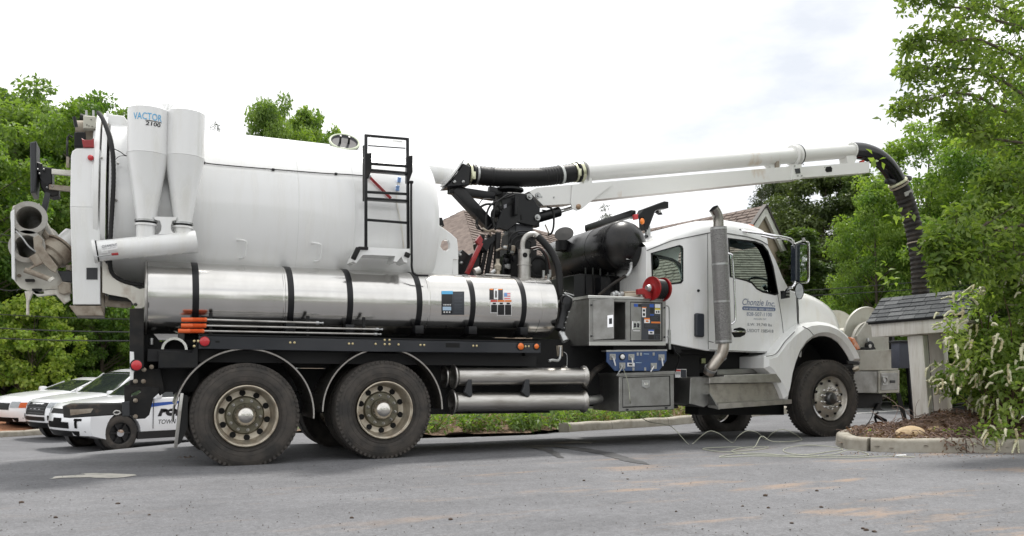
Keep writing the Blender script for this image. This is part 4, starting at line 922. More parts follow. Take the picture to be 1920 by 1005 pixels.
MB().tube([T(1057, 660, .08), T(1063, 666, .06), T(1063, 690, .06)], .004, 5).obj('valve_chain', GALV, TRUCK)

# ---- side rail, lamps, lances
RLY = 0.0
MB().side([(373, 629), (1014, 642.5), (1014, 662), (700, 659.5), (373, 654)], RLY, .07, chamfer=.004).obj('side_rail', mat('rail_black', (.012, .014, .020), .32, coat=.2), TRUCK)
MB().side([(373, 625.5), (1014, 640), (1014, 642), (373, 628.5)], RLY - .006, .16).obj('rail_lip', BLACK, TRUCK)
bb = MB()
for u, v in [(364, 639.5), (371.5, 639.5), (364, 649), (544, 642.5), (552, 642.5), (654, 644.5), (661, 644.5), (704, 645), (721, 637.5), (730, 637.5), (721, 645.5), (730, 645.5), (747, 646), (788, 647), (795, 647), (887, 648.5), (893.5, 648.5), (985, 649.5), (991, 649.5)]:
    c = T(u, v, RLY - .001); bb.lathe(c, (0, -1, 0), [(0, .012), (.008, .012), (.01, .007), (.01, .001)], 8)
bb.obj('rail_bolts', GOLD, TRUCK, kind='stuff')
MB().side([(404, 639), (412, 639), (412, 642.5), (404, 642.5)], RLY - .002, .01).obj('rail_slot', DARK, TRUCK)
MB().side([(836, 643), (862, 643.5), (862, 652), (836, 651.5)], RLY - .002, .01).obj('rail_slot', DARK, TRUCK)
lens(383.5, 640, RLY, .046, REDLAMP); lens(976, 649.5, RLY, .038, ORANGE); lens(1005.5, 649.5, RLY, .030, ORANGE)
for (u0, v0, u1, v1) in [(395, 590, 395, 628), (577, 594, 577, 632), (682, 597, 682, 628)]:
    MB().bar(T(u0, v0, .0), T(u1, v1, .0), .03, .022, .003).obj('lance_bracket', BLACK_SOFT, TRUCK)
    MB().cyl(T(u0, v0 - 2, .0), T(u0, v0 + 4, .0), .018, seg=10).obj('bracket_clip', BLACK_SOFT, TRUCK)
def lance(g0, g1, tip, label):
    y = -.03; root = thing('washdown_lance', label, 'lance', T(*g1, y), 'orange-handled lances on the side rail')
    a, b, c = T(*g0, y), T(*g1, y), T(*tip, y); d = (b - a); n = 22
    pr = [(0, .001), (0, .0205), (d.length * .45, .0215)] + [(d.length * (.45 + .5 * i / n), .0235 if i % 2 else .017) for i in range(n)] + [(d.length, .018), (d.length, .001)]
    MB().lathe(a, d, pr, 18).obj('grip', ORANGE_GRIP, root)
    MB().cyl(b, c, .0105, seg=10).obj('rod', ALU, root)
    e = (c - b).normalized(); MB().lathe(c - e * .02, e, [(0, .011), (0, .017), (.03, .017), (.035, .008), (.06, .008), (.065, .012), (.075, .012), (.08, .001)], 12).obj('nozzle', GALV, root)
lance((340, 599.5), (388, 599.5), (596, 605.5), 'orange-handled steel lance, topmost and shortest of the three on the rail')
lance((339.5, 610.5), (387, 610.5), (708, 617.5), 'orange-handled steel lance in the middle of the three on the rail')
lance((334, 620.5), (383, 620.5), (705, 626.5), 'orange-handled steel lance lowest of the three on the rail')

# ---- chassis (black, deep in shade)
def chz(x): return 0.013 * x
MB().span((-.55, .55, .98), (3.5, 1.95, 1.36)).obj('subframe', CHASSIS, TRUCK)
for y in (.82, 1.68): MB().span((-.6, y - .05, .66), (8.7, y + .05, .97)).obj('frame_rail', CHASSIS, TRUCK)
MB().span((-.9, .18, 1.02), (3.3, .55, 1.14)).obj('tank_shelf', CHASSIS, TRUCK)
MB().span((3.3, .48, .62), (5.9, 2.0, 1.36)).obj('gearbox_cover', CHASSIS, TRUCK)
MB().span((1.95, .40, .46), (3.6, 1.9, 1.05)).obj('tube_rack_backing', CHASSIS, TRUCK)
MB().span((3.5, .7, .52), (7.0, 1.8, .9)).obj('drivetrain', CHASSIS, TRUCK)
for x in (0.01, 1.42):
    MB().cyl((x, .5, .52), (x, 2.0, .52), .12, seg=16).obj('rear_axle', CHASSIS, TRUCK)
    MB().sphere((x, 1.25, .54), .26, 16).obj('differential', CHASSIS, TRUCK)
MB().span((-.1, .60, .48), (1.55, .72, .72), .03).obj('walking_beam', CHASSIS, TRUCK)
MB().cyl((7.75, .4, .56), (7.75, 2.1, .56), .07, seg=12).obj('front_axle', CHASSIS, TRUCK)
MB().cyl((.8, 1.25, .55), (5.6, 1.25, .8), .06, seg=12).obj('drive_shaft', CHASSIS, TRUCK)
# rear frame end
MB().side([(243, 578), (270, 578), (270, 690), (243, 690)], .14, .3, chamfer=.006).obj('rear_post', BLACK_SOFT, TRUCK)
MB().side([(266, 600), (300, 640), (372, 636), (372, 735), (300, 735), (290, 700), (262, 694)], .42, .5).obj('rear_frame_panel', CHASSIS, TRUCK)
lb = MB().side([(243.5, 659), (251, 660), (252, 678), (262, 676), (266, 686), (261, 695), (251, 694), (250, 712), (243.5, 713)], .06, .05, chamfer=.004).obj('lamp_bracket', WHITE, TRUCK)
lens(256, 685, .055, .047, REDLAMP, parent=lb)
MB().side([(297, 657), (360, 660), (372, 640), (372, 690), (297, 691)], .12, .5, chamfer=.008).obj('pipe_tray', BLACK, TRUCK)
b = MB(); c = T(327, 656, .22); b.lathe(c, (.30, 1, 0), [(0, .10), (0, .125), (.012, .125), (.02, .113), (1.6, .113), (1.6, .10), (0, .10)], 32)
tag(b.obj('suction_pipe', STEEL), 'shiny suction pipe end lying in the black tray below the polished tank', 'pipe', 'suction pipes stored on the truck')
MB().side([(233, 722), (300, 726), (297, 738), (288, 746), (280, 778), (272, 785), (252, 786), (244, 778), (233, 776)], .2, .03, holes=[[(246, 738), (262, 731), (264, 735), (256, 741), (246, 743)]], chamfer=.006).obj('tow_plate', BLACK_SOFT, TRUCK)
MB().side([(262, 690), (302, 690), (310, 735), (300, 742), (294, 730), (240, 726), (246, 700)], .3, .2, chamfer=.01).obj('tow_gusset', BLACK_SOFT, TRUCK)
MB().side([(117, 762), (130, 758), (234, 757), (234, 777), (132, 784), (119, 783)], .26, .34, chamfer=.01).obj('rear_bumper', mat('scuffed_black_steel', (.022, .021, .02), .5, col2=(.12, .085, .06), nscale=7, npos=(.55, .72)), TRUCK)
MB().side([(131, 768), (175, 766), (170, 774), (132, 779)], .25, .02).obj('bumper_scuff', GREIGE, TRUCK)
MB().side([(229, 754), (243, 752), (244, 781), (229, 781)], .1, .05, chamfer=.008).obj('lamp_box', PLASTIC, TRUCK)
MB().tube([T(u, v, .1) for u, v in [(214, 772), (218, 770), (224, 771), (226, 774), (222, 777), (215, 777), (213, 774), (214, 772)]], .008, 8).obj('tow_ring', ALU, TRUCK)
for u, v in [(270, 693), (284, 688), (254, 715), (269, 715), (254, 751), (254, 781)]: lens(u, v, .19, .022, GREIGE, 'bolt', ring=False)
MB().bar(T(341, 737, .05), T(329, 840, .05), .03, .05, .004).obj('mud_flap_bar', ALU, TRUCK)
MB().tube([T(338, 733, .3), T(327, 760, .3), T(324, 790, .3)], .012, 8).obj('flap_stay', ALU_DULL, TRUCK)
MB().side([(342, 740), (352, 742), (352, 800), (340, 830), (332, 835)], .1, .5).obj('mud_flap', mat('flap_rubber', (.02, .02, .02), .7), TRUCK)
# ================================================================== wheels, fenders
TYR = 0.525
def tyre_profile(w, r):
    h = w / 2
    return [(-h * .70, .300), (-h * .86, .315), (-h * .97, .36), (-h, .41), (-h * .96, .46), (-h * .86, r - .022), (-h * .78, r - .004), (-h * .58, r), (-h * .56, r - .012), (-h * .50, r - .012), (-h * .48, r),
            (-.018, r + .002), (-.014, r - .010), (.014, r - .010), (.018, r + .002), (h * .48, r), (h * .50, r - .012), (h * .56, r - .012), (h * .58, r), (h * .78, r - .004), (h * .86, r - .022), (h * .96, .46), (h, .41), (h * .97, .36), (h * .86, .315), (h * .70, .300)]
def tyre_mesh(w, r=TYR):
    b = MB(); b.lathe((0, 0, 0), (0, 1, 0), tyre_profile(w, r), 96)
    for k in range(64):
        a = 2 * math.pi * k / 64
        for s in (-1, 1):
            Mx = Matrix.Rotation(a, 3, 'Y')
            b.box(Mx @ Vector((0, s * w * .385, r - .019)), (.026, .05, .028), Mx)
    # moulded rings and lettering-like ribs on the sidewall
    for rr in (.35, .395, .455): b.torus((0, -w / 2 * (.985 if rr < .45 else .955), 0), (0, 1, 0), rr, .004, 72, 6)
    return b
def finish_mesh(b, name, m, smooth=0.6):
    o = b.obj(name, m, None, smooth); me = o.data; bpy.data.objects.remove(o); return me
def rear_rim():
    b = MB(); b.lathe((0, -.15, 0), (0, 1, 0), [(.02, .285), (.0, .302), (-.006, .308), (.0, .300), (.012, .292), (.03, .286), (.07, .272), (.15, .262), (.165, .250), (.172, .21), (.168, .19), (.15, .175)], 64)
    b.torus((0, -.155, 0), (0, 1, 0), .298, .008, 64, 8)
    return b
def rim_holes(n, r, hr, y, dy=.004, ph=0.1):
    b = MB()
    for k in range(n):
        a = 2 * math.pi * k / n + ph; c = Vector((r * math.cos(a), y, r * math.sin(a)))
        b.lathe(c, (0, -1, 0), [(-.02, hr), (dy, hr), (dy + .0005, .001)], 16)
    return b
def nuts(n, r, y, ln, nr, ph=0.2):
    b = MB()
    for k in range(n):
        a = 2 * math.pi * k / n + ph; c = Vector((r * math.cos(a), y, r * math.sin(a)))
        b.lathe(c, (0, -1, 0), [(0, nr * 1.25), (.006, nr * 1.25), (.007, nr), (ln, nr * .9), (ln + .006, nr * .5), (ln + .007, .001)], 10)
    return b
ME = {}
ME['tyre'] = finish_mesh(tyre_mesh(.28), 'tyre', RUBBER); ME['tyre_front'] = finish_mesh(tyre_mesh(.33, .54), 'tyre', RUBBER)
ME['rim'] = finish_mesh(rear_rim(), 'rim', RIMCOL); ME['holes'] = finish_mesh(rim_holes(10, .226, .031, .018, .006), 'hand_holes', DARK)
b = MB(); b.lathe((0, .0, 0), (0, -1, 0), [(-.02, .195), (.0, .185), (.012, .178), (.014, .12), (.05, .112), (.06, .10), (.07, .09)], 48); ME['hub'] = finish_mesh(b, 'hub', HUBCOL)
ME['nuts'] = finish_mesh(nuts(10, .152, -.012, .035, .013), 'lug_nuts', ALU)
b = MB(); b.lathe((0, -.06, 0), (0, -1, 0), [(-.01, .108), (.02, .104), (.045, .094), (.07, .075), (.085, .05), (.092, .02), (.093, .001)], 40); ME['cap'] = finish_mesh(b, 'hub_cap', mat('polished_cap', (.62, .60, .56), .22, 1.0))
b = MB(); b.lathe((0, -.165, 0), (0, 1, 0), [(.03, .285), (.0, .302), (-.006, .308), (.002, .300), (.02, .290), (.05, .275), (.06, .262), (.058, .24), (.04, .20), (.03, .175), (.03, .09), (.06, .08)], 64); ME['rim_front'] = finish_mesh(b, 'rim', RIMFRONT)
ME['holes_front'] = finish_mesh(rim_holes(10, .243, .017, -.118, .012), 'hand_holes', DARK)
ME['nuts_front'] = finish_mesh(nuts(10, .142, -.135, .055, .018), 'lug_nuts', CHROME)
b = MB(); b.lathe((0, -.12, 0), (0, -1, 0), [(.0, .095), (.05, .09), (.07, .085), (.09, .07), (.095, .05), (.10, .001)], 32); ME['cap_front'] = finish_mesh(b, 'hub_cap', mat('oily_hub', (.10, .10, .10), .35, .8))
def put(me, name, parent, M, kind=None):
    o = bpy.data.objects.new(name, me); C.objects.link(o); o.parent = parent; o.matrix_parent_inverse = world_of(parent).inverted(); o.matrix_basis = M
    if kind: o['kind'] = kind
    return o
def wheel(x, y, z, front=False, flip=False, rot=0.0, full=True, steer=0.0):
    w = part_empty('wheel', TRUCK, (x, y, z))
    M = Matrix.Translation((x, y, z)) @ Matrix.Rotation(steer + (math.pi if flip else 0), 4, 'Z') @ Matrix.Rotation(rot, 4, 'Y')
    s = '_front' if front else ''
    put(ME['tyre' + s], 'tyre', w, M)
    if full:
        put(ME['rim' + s], 'rim', w, M); put(ME['holes' + s], 'hand_holes', w, M, 'stuff'); put(ME['nuts' + s], 'lug_nuts', w, M, 'stuff'); put(ME['cap' + s], 'hub_cap', w, M)
        if not front: put(ME['hub'], 'hub', w, M)
RX = [(0.01, .49, .3), (1.42, .535, 1.0)]
for x, z, r in RX:
    wheel(x, .14, z, rot=r); wheel(x, .48, z, rot=r + .4, full=False)
    wheel(x, 2.36, z - .06, flip=True, rot=r); wheel(x, 2.02, z - .06, rot=r, full=False)
FX, FZ = 7.77, .625
wheel(FX, .165, FZ, True, rot=.5); wheel(FX, 2.33, FZ - .17, True, flip=True)
FEND = mat('satin_aluminium', (.55, .53, .50), .34, 1.0, col2=(.34, .31, .28), nscale=5, npos=(.45, .75), stretch=(4, 1, 4), rvar=.08)
def fender(x, z, r, a0, a1):
    b = MB(); n = 40; prof = [(.0, r), (-.012, r + .004), (-.014, r + .018), (.0, r + .022), (.04, r + .016), (.09, r + .006), (.15, r + .018), (.25, r + .006), (.34, r + .018), (.44, r + .006), (.52, r + .018), (.6, r + .008), (.6, r), (.3, r)]
    loops = []
    for k in range(n + 1):
        a = a0 + (a1 - a0) * k / n
        loops.append([Vector((x + q * math.cos(a), .03 + y, z + q * math.sin(a))) for y, q in prof])
    b.rings(loops, True, True, True); return b.obj('fender', FEND, TRUCK, .7)
fender(.01, .49, .655, R(-3), R(170)); fender(1.42, .535, .642, R(0), R(181))
for x, z in ((.01, .49), (1.42, .535)):
    MB().cyl((x, .5, z + .6), (x, .6, z + .3), .02).obj('fender_stay', CHASSIS, TRUCK)
    MB().span((x - .5, .62, z + .2), (x + .5, .66, z + .62)).obj('fender_backing', CHASSIS, TRUCK)

# ================================================================== side tubes, tool boxes
def side_tube(uv0, uv1, y, r, label):
    a, b_ = T(*uv0, y), T(*uv1, y); ln = (b_ - a).length
    pr = [(.0, r - .008), (0, r + .032), (.012, r + .036), (.02, r + .03), (.05, r), (ln - .05, r), (ln - .02, r + .028), (ln - .01, r + .032), (ln, r + .028), (ln, r - .008), (0, r - .008)]
    o = MB().lathe(a, b_ - a, pr, 40).obj('suction_pipe', TUBE_ALU); return tag(o, label, 'pipe', 'suction pipes stored on the truck')
side_tube((832, 706), (1060, 704.5), .30, .098, 'dull metal suction pipe mostly hidden behind the upper pipe of the side rack')
side_tube((849, 706.5), (1096, 705.5), .10, .100, 'dull metal suction pipe upper in the rack between rear wheels and tool box')
side_tube((846, 754), (1095, 752.5), .10, .106, 'dull metal suction pipe lower in the rack between rear wheels and tool box')
for u in (880, 988): MB().side([(u - 2, 711), (u + 5, 711), (u + 6, 742), (u + 1, 745), (u - 9, 735), (u - 6, 728)], .0, .05, chamfer=.006).obj('rack_hook', PLASTIC, TRUCK)
for u in (885, 990): MB().bar(T(u, 690, .35), T(u, 775, .35), .06, .06).obj('rack_post', CHASSIS, TRUCK)
MB().tube([T(1090, 752, .1), T(1112, 750, .12), T(1124, 748, .2)], .055, 14).obj('tube_stub', ALU_DULL, TRUCK)
MB().tube([T(1096, 728, .1), T(1104, 711, .12), T(1116, 695, .16), T(1134, 683, .2), T(1150, 672, .3)], .036, 10, corr=.06, step=.012).obj('drain_hose', HOSE_BROWN, TRUCK)
def box_unit(name, f, y, depth, m, side_m=None, parent=TRUCK, cham=.008): return MB().side(f, y, depth, chamfer=cham).obj(name, m, parent, .3)
# lower tool box
tb = box_unit('tool_box', [(1161, 701), (1264, 697), (1264.5, 768), (1161, 772)], .02, .62, ALU_DULL)
MB().side([(1159, 699.5), (1266, 695.5), (1266, 702), (1159, 706)], .005, .66, chamfer=.006).obj('box_lid_lip', ALU_DULL, tb)
MB().side([(1169, 709), (1255, 706), (1256, 760), (1169, 763)], .010, .02, chamfer=.005).obj('box_door', ALU_DULL, tb)
MB().side([(1167.5, 707.5), (1256.5, 704.3), (1257.5, 761.5), (1167.5, 764.7)], .017, .01).obj('door_gap', DARK, tb)
MB().side([(1204, 713), (1219, 712.5), (1219, 724), (1212, 729), (1204, 725)], .0, .02, chamfer=.004).obj('paddle_latch', GALV, tb)
MB().side([(1208, 717), (1216, 716.7), (1216, 723), (1208, 723)], -.006, .02, chamfer=.003).obj('latch_handle', CHROME, tb)
for u, v in [(1176, 768), (1249, 764.5)]: lens(u, v, .018, .012, PLASTIC, 'bolt', tb, ring=False)
# cabinet
CY_ = .0
cab_f = [(1105, 556.5), (1249, 560), (1249, 647), (1105, 647.5)]
cb = MB().side([(1105, 557), (1249, 560.5), (1249, 647), (1105, 647)], CY_, .75, holes=[[(1113, 565), (1173, 567), (1173, 637), (1113, 637)]], chamfer=.008).obj('control_cabinet', ALU_DULL, TRUCK, .3)
MB().side([(1107, 560), (1178, 562), (1178, 642), (1107, 642)], CY_ + .55, .02).obj('cabinet_back', DARK, cb)
MB().side([(1103, 553.5), (1251, 558), (1251, 562.5), (1103, 559)], CY_ - .012, .79, chamfer=.005).obj('cabinet_roof', mat('bright_aluminium', (.60, .60, .58), .38, 1.0), cb)
MB().side([(1105, 640.5), (1249, 640.5), (1249, 648), (1105, 648)], CY_ - .006, .05, chamfer=.004).obj('cabinet_sill', mat('bright_aluminium', (0, 0, 0)), cb)
MB().side([(1174, 566), (1182, 566), (1182, 641), (1174, 641)], CY_ - .004, .05, chamfer=.004).obj('cabinet_post', ALU_DULL, cb)
# left door, standing open towards the viewer
ha, hb = T(1112, 565, CY_ - .004), T(1112, 637, CY_ - .004); oa = T(1151, 558, CY_ - .17); ob = T(1151, 634.5, CY_ - .17)
dn = (oa - ha).cross(hb - ha).normalized() * .02
dv_ = MB(); dv_.rings([[ha, oa, ob, hb], [ha + dn, oa + dn, ob + dn, hb + dn]], True, True, True); dr = dv_.obj('cabinet_door', ALU_DULL, cb, 0)
def on_door(s, t, off=0): return ha.lerp(oa, s).lerp(hb.lerp(ob, s), t) + dn.normalized() * off
sgn = -1 if dn.y > 0 else 1
b = MB(); b.rings([[on_door(s, t, o_) for s, t in [(.70, .42), (.98, .42), (.98, .72), (.70, .72)]] for o_ in ((0.0, .012 * 1) if dn.y < 0 else (0, -.012))], True, True, True); b.obj('door_latch', CHROME, dr, 0)
b = MB(); b.rings([[on_door(s, t, o_) for s, t in [(.78, .5), (.92, .5), (.92, .64), (.78, .64)]] for o_ in ((0.0, .018) if dn.y < 0 else (0, -.018))], True, True, True); b.obj('latch_handle', PLASTIC, dr, 0)
MB().side([(1158, 622), (1172, 622), (1172, 634), (1158, 634)], CY_ + .2, .1, chamfer=.01).obj('red_canister', RED, cb)
MB().lathe(T(1163, 628, CY_ + .2), (0, 0, 1), [(-.04, .05), (.02, .05), (.03, .03), (.03, .001)], 16).obj('gauge_cup', ALU, cb)
d2 = MB().side([(1183, 567), (1240.5, 568.5), (1240.5, 638.5), (1183, 638.5)], CY_ - .006, .02, chamfer=.005).obj('cabinet_door', ALU_DULL, cb, .3)
MB().side([(1181.6, 565.6), (1242, 567.2), (1242, 640), (1181.6, 640)], CY_ - .0015, .006).obj('door_gap', DARK, cb)
MB().side([(1186, 602), (1201, 602), (1201, 618), (1186, 618)], CY_ - .014, .02, chamfer=.004).obj('door_latch', CHROME, d2)
MB().side([(1189, 606), (1193, 606), (1193, 614), (1189, 614)], CY_ - .018, .01).obj('latch_keyhole', PLASTIC, d2)
MB().side([(1195, 606), (1199, 606), (1199, 614), (1195, 614)], CY_ - .018, .01).obj('latch_keyhole', PLASTIC, d2)
MB().side([(1187.5, 619.5), (1200, 619.5), (1200, 621), (1187.5, 621)], CY_ - .012, .01).obj('latch_lip', INK_WHITE, d2)
def lab(u0, v0, u1, v1, m, y, parent, name='warning_label', k=0): return MB().side([(u0, v0), (u1, v0 + .3), (u1, v1 + .3), (u0, v1)], y - .002 - .0012 * k, .002).obj(name, m, parent, 0)
LYC = CY_ - .0075
lab(1203, 569, 1238, 637, INK_SLATE, LYC, d2)
for a in [(1189, 569.5, 1196, 575, INK_ROYAL), (1197, 570, 1203, 575, INK), (1218, 570, 1226, 576, INK_ROYAL), (1219, 577, 1226, 587, INK), (1204, 575.5, 1212, 577.5, INK_ORANGE), (1204, 577.5, 1211, 594.5, INK_WHITE), (1228, 570, 1238, 577, INK_WHITE),
          (1228, 578, 1238, 581, INK_YELLOW), (1228, 581, 1238, 588, INK_WHITE), (1219, 589, 1226, 591.5, INK_ROYAL), (1219, 592.5, 1237, 601, INK), (1208, 596, 1218.5, 599, INK_ORANGE), (1208, 599, 1218.5, 605.5, INK_WHITE), (1221, 603, 1238, 606, INK_ORANGE), (1208, 607, 1238, 615.5, INK),
          (1216, 618, 1226, 620.5, INK_ROYAL), (1216, 620.5, 1226, 626.5, INK_WHITE), (1228, 616.5, 1238, 626, INK), (1216, 628, 1226, 636, INK), (1228, 628, 1238, 636, INK)]:
    lab(*a, LYC, d2, k=1)
for a in [(1205.5, 580, 1209.5, 584, INK), (1205.5, 587, 1209.5, 592, INK), (1230, 583, 1232.5, 586.5, INK), (1234, 582.5, 1236.5, 586.5, INK), (1211, 600.5, 1216, 603.5, INK_ORANGE), (1218.5, 622, 1223.5, 625, INK_SLATE)]: lab(*a, LYC, d2, k=2)
for i in range(6):
    for (u0, u1, v0) in [(1209, 1236, 608.3), (1220.5, 1236, 593.8), (1229.5, 1236.5, 629.5)]: 
        if i < 5: lab(u0, v0 + i * 1.25, u1 - (i % 3) * 2, v0 + i * 1.25 + .45, INK_DARKGREY, LYC, d2, 'label_line', k=3)
for u, v in [(1108.5, 572), (1108.5, 630), (1245.5, 577), (1245.5, 632)]: lens(u, v, CY_ - .002, .010, PLASTIC, 'bolt', cb, ring=False)
MB().tube([T(1249, 573, CY_ + .03), T(1254, 576, CY_ + .03), T(1255, 590, CY_ + .03), T(1254.5, 626, CY_ + .03), T(1250, 632, CY_ + .04)], .008, 8).obj('side_handle', GALV, cb)
MB().side([(1254, 618), (1258, 618), (1258, 655), (1254, 655)], .2, .05).obj('drain_post', GALV, TRUCK)
# hose reel on the cabinet
b = MB(); rc = T(1222, 541, -.02); rax = Vector((.98, .2, 0)).normalized()
rl = part_empty('hose_reel', TRUCK, rc)
def disc(c, r, t, m, name, parent=rl): return MB().lathe(c - rax * t / 2, rax, [(0, .001), (0, r * .35), (.004, r * .4), (.004, r * .9), (-.006, r), (t + .006, r), (t - .004, r * .9), (t - .004, .4 * r), (t, .35 * r), (t, .001)], 36).obj(name, m, parent)
disc(rc, .150, .014, RED, 'reel_disc'); disc(rc + rax * .19, .150, .014, RED, 'reel_disc')
b = MB()
for k in range(6): b.torus(rc + rax * (.03 + .026 * k), rax, .110, .018, 32, 8)
b.obj('reel_hose', HOSE, rl)
MB().cyl(rc + rax * -.05, rc + rax * .2, .05, seg=20).obj('reel_axle', RED, rl)
MB().lathe(rc - rax * .03, -rax, [(0, .05), (.03, .045), (.06, .03), (.06, .001)], 18).obj('reel_swivel', GALV, rl)
MB().side([(1196, 542), (1206, 540), (1222, 548), (1222, 560), (1212, 560), (1208, 552), (1197, 552)], -.04, .05, chamfer=.005).obj('reel_bracket', RED, rl)
MB().side([(1240, 545), (1252, 545), (1252, 562), (1248, 562), (1246, 556)], .1, .04, chamfer=.005).obj('reel_bracket', RED, rl)
# valve manifold on the cabinet roof
mm = MB().side([(1166, 549), (1172, 546), (1196, 545), (1202, 548), (1203, 555), (1196, 558), (1168, 558)], .2, .12, chamfer=.015).obj('manifold_block', mat('dirty_brass', (.42, .36, .28), .45, .7, col2=(.22, .17, .12), nscale=12), TRUCK)
MB().side([(1172, 550), (1196, 549), (1196, 555), (1172, 556)], .19, .02, chamfer=.004).obj('manifold_label', mat('cream_plastic', (.6, .56, .45), .4), mm)
b = MB()
for k, (u, v) in enumerate([(1147, 552), (1152, 550), (1157, 553), (1162, 551)]): b.lathe(T(u, v, .2), (1, 0, .1), [(0, .001), (0, .03), (.03, .034), (.035, .024), (.05, .024), (.05, .001)], 12)
b.obj('pipe_fittings', GALV, TRUCK)
MB().bar(T(1148, 554, .22), T(1166, 556, .22), .04, .03, .005).obj('manifold_inlet', RED, TRUCK)
# blue valve panel
bp = MB().side([(1138, 658), (1250, 656.5), (1250, 676), (1236, 695.5), (1153, 695.5), (1138, 678)], .0, .02, chamfer=.004).obj('valve_panel', BLUE, TRUCK)
MB().side([(1137, 656.5), (1251, 655), (1251, 658), (1137, 659.5)], -.004, .12).obj('panel_lip', GALV, bp)
MB().side([(1150, 648), (1232, 648), (1232, 657), (1150, 657)], .1, .3).obj('panel_mount', BLACK_SOFT, bp)
for u, v in [(1149, 669), (1184, 669.5), (1167, 685.5), (1240.5, 670), (1226, 686)]:
    MB().side([(u - 5.5, v - 5.5), (u + 5.5, v - 5.5), (u + 5.5, v + 5.5), (u - 5.5, v + 5.5)], -.006, .008).obj('valve_plate', mat('worn_grey_plate', (.42, .42, .40), .5, .5), bp)
    MB().torus(T(u, v, -.012), (0, 1, 0), .022, .006, 18, 6).obj('valve_ring', GALV, bp)
    MB().cyl(T(u, v, -.005), T(u, v, -.04), .016, seg=12).obj('valve_stem', GALV, bp)
for (a, b2) in [((1150, 670), (1154, 686)), ((1185, 670), (1187, 686)), ((1241, 671), (1243, 686)), ((1226, 687), (1220, 697)), ((1167, 687), (1156, 705))]: px_bar(a, b2, .014, -.035, INK_WHITE if a[0] != 1167 else GALV, 'valve_lever', bp)
lens(1166.5, 669, -.004, .030, INK_WHITE, 'pressure_gauge', bp)
for a in [(1176.5, 680, 1190, 687, INK_WHITE), (1196, 661, 1205, 662, INK_DARKGREY), (1207, 663, 1217, 664, mat('pale_blue_print', (0, 0, 0))), (1192, 679.5, 1203, 680.3, MATS['pale_blue_print'])]: lab(*a, -.002, bp, 'panel_print')
lab(1179, 682, 1187, 685, INK_SLATE, -.002, bp, 'panel_print', k=1)
for u, v in [(1196, 664), (1202, 664), (1226, 664), (1188, 692), (1210, 692)]: MB().side([(u - 1.8, v - 3), (u + 1.8, v - 3), (u + 1.8, v + 3), (u - 1.8, v + 3)], -.008, .01, chamfer=.002).obj('panel_valve', GALV, bp)
MB().side([(1266, 692), (1287, 692), (1287, 708), (1266, 708)], .35, .01).obj('warning_label', INK_WHITE, TRUCK)
lab(1267, 693, 1276, 696, INK_RED, .348, TRUCK); lab(1276.5, 693, 1286.5, 707, INK_SLATE, .348, TRUCK); lab(1267.5, 697, 1275.5, 702, mat('grey_print_pale', (.4, .4, .4), .5), .348, TRUCK)
# lumps between the box and the steps
MB().sphere(T(1279, 748, .4), .07, 14, (1.2, 1, .8)).obj('air_dryer', GALV, TRUCK)
MB().side([(1264, 640), (1290, 652), (1325, 652), (1325, 664), (1264, 664)], .4, .3).obj('cab_bracket', CHASSIS, TRUCK)
MB().tube([T(1262, 648, .2), T(1266, 660, .2), T(1274, 672, .24), T(1264, 700, .3)], .012, 6).obj('air_line', HOSE, TRUCK)
MB().side([(1258, 638), (1268, 644), (1280, 660), (1272, 664), (1262, 654)], .25, .05, chamfer=.008).obj('lift_strut', BLACK_SOFT, TRUCK)

for x0_, x1_ in ((2.2, 3.4), (3.5, 4.9), (5.2, 6.6)): MB().span((x0_, 1.9, .42), (x1_, 2.42, 1.1), .02).obj('far_side_light_block', ALU_DULL, TRUCK)  # boxes added on the unseen side to block sky light under the truck
# ================================================================== black drum (silencer), its stand, engine shroud
dc = T(1172, 460, .50); dax = Vector((0, 1, -.004)); dr_ = 0.318; dl = 1.78
drum = MB().lathe(dc, dax, [(-.20, .001), (-.195, dr_ * .28), (-.165, dr_ * .55), (-.11, dr_ * .78), (-.05, dr_ * .93), (.02, dr_), (.50, dr_), (.505, dr_ + .004), (.515, dr_ + .004), (.52, dr_), (dl, dr_), (dl + .1, dr_ * .85), (dl + .17, .001)], 64).obj('silencer_drum', SILENCER, TRUCK, .5)
MB().torus(dc + dax * .022, dax, dr_, .004, 64, 6).obj('weld_seam', SILENCER, drum)
MB().lathe(T(1058, 441, 1.6), (-.5, -.62, .6), [(-.0, .09), (.02, .135), (.03, .135), (.035, .001)], 28).obj('rain_cap', BLACK_SOFT, TRUCK)
MB().cyl(T(1054, 452, 1.6), T(1054, 470, 1.6), .095, seg=20).obj('exhaust_stub', BLACK_SOFT, TRUCK)
MB().torus(T(1099, 431, .95) + Vector((0, 0, .02)), (.9, -.3, .1), .035, .012, 18, 6).obj('lifting_eye', BLACK, drum)
for u in (1078, 1128): MB().span((T(u, 520, .75).x - .04, .7, 1.25), (T(u, 520, .75).x + .10, 1.9, 2.2)).obj('drum_stand', BLACK, TRUCK)
MB().span((T(1086, 520, .85).x, .85, 1.2), (T(1166, 520, .85).x, 1.9, 2.25), .02).obj('blower_cover', BLACK_SOFT, TRUCK)
for u in (1098, 1112, 1126, 1140, 1154): MB().bar(T(u, 502, .845), T(u, 552, .845), .012, .03).obj('cover_rib', BLACK, TRUCK)
MB().tube([T(1182, 490, .40), T(1183, 497, .40), T(1182, 505, .38), T(1178, 514, .36), T(1172, 518, .35)], .022, 10, corr=.25, step=.025).obj('drain_fittings', GALV, TRUCK)
MB().tube([T(1172, 518, .35), T(1150, 532, .4), T(1122, 554, .5)], .02, 8).obj('drain_hose', HOSE_BROWN, TRUCK)
MB().tube([T(1174, 485.5, .36), T(1184, 486.5, .36)], .005, 5).obj('brand_plate_edge', INK_WHITE, drum)
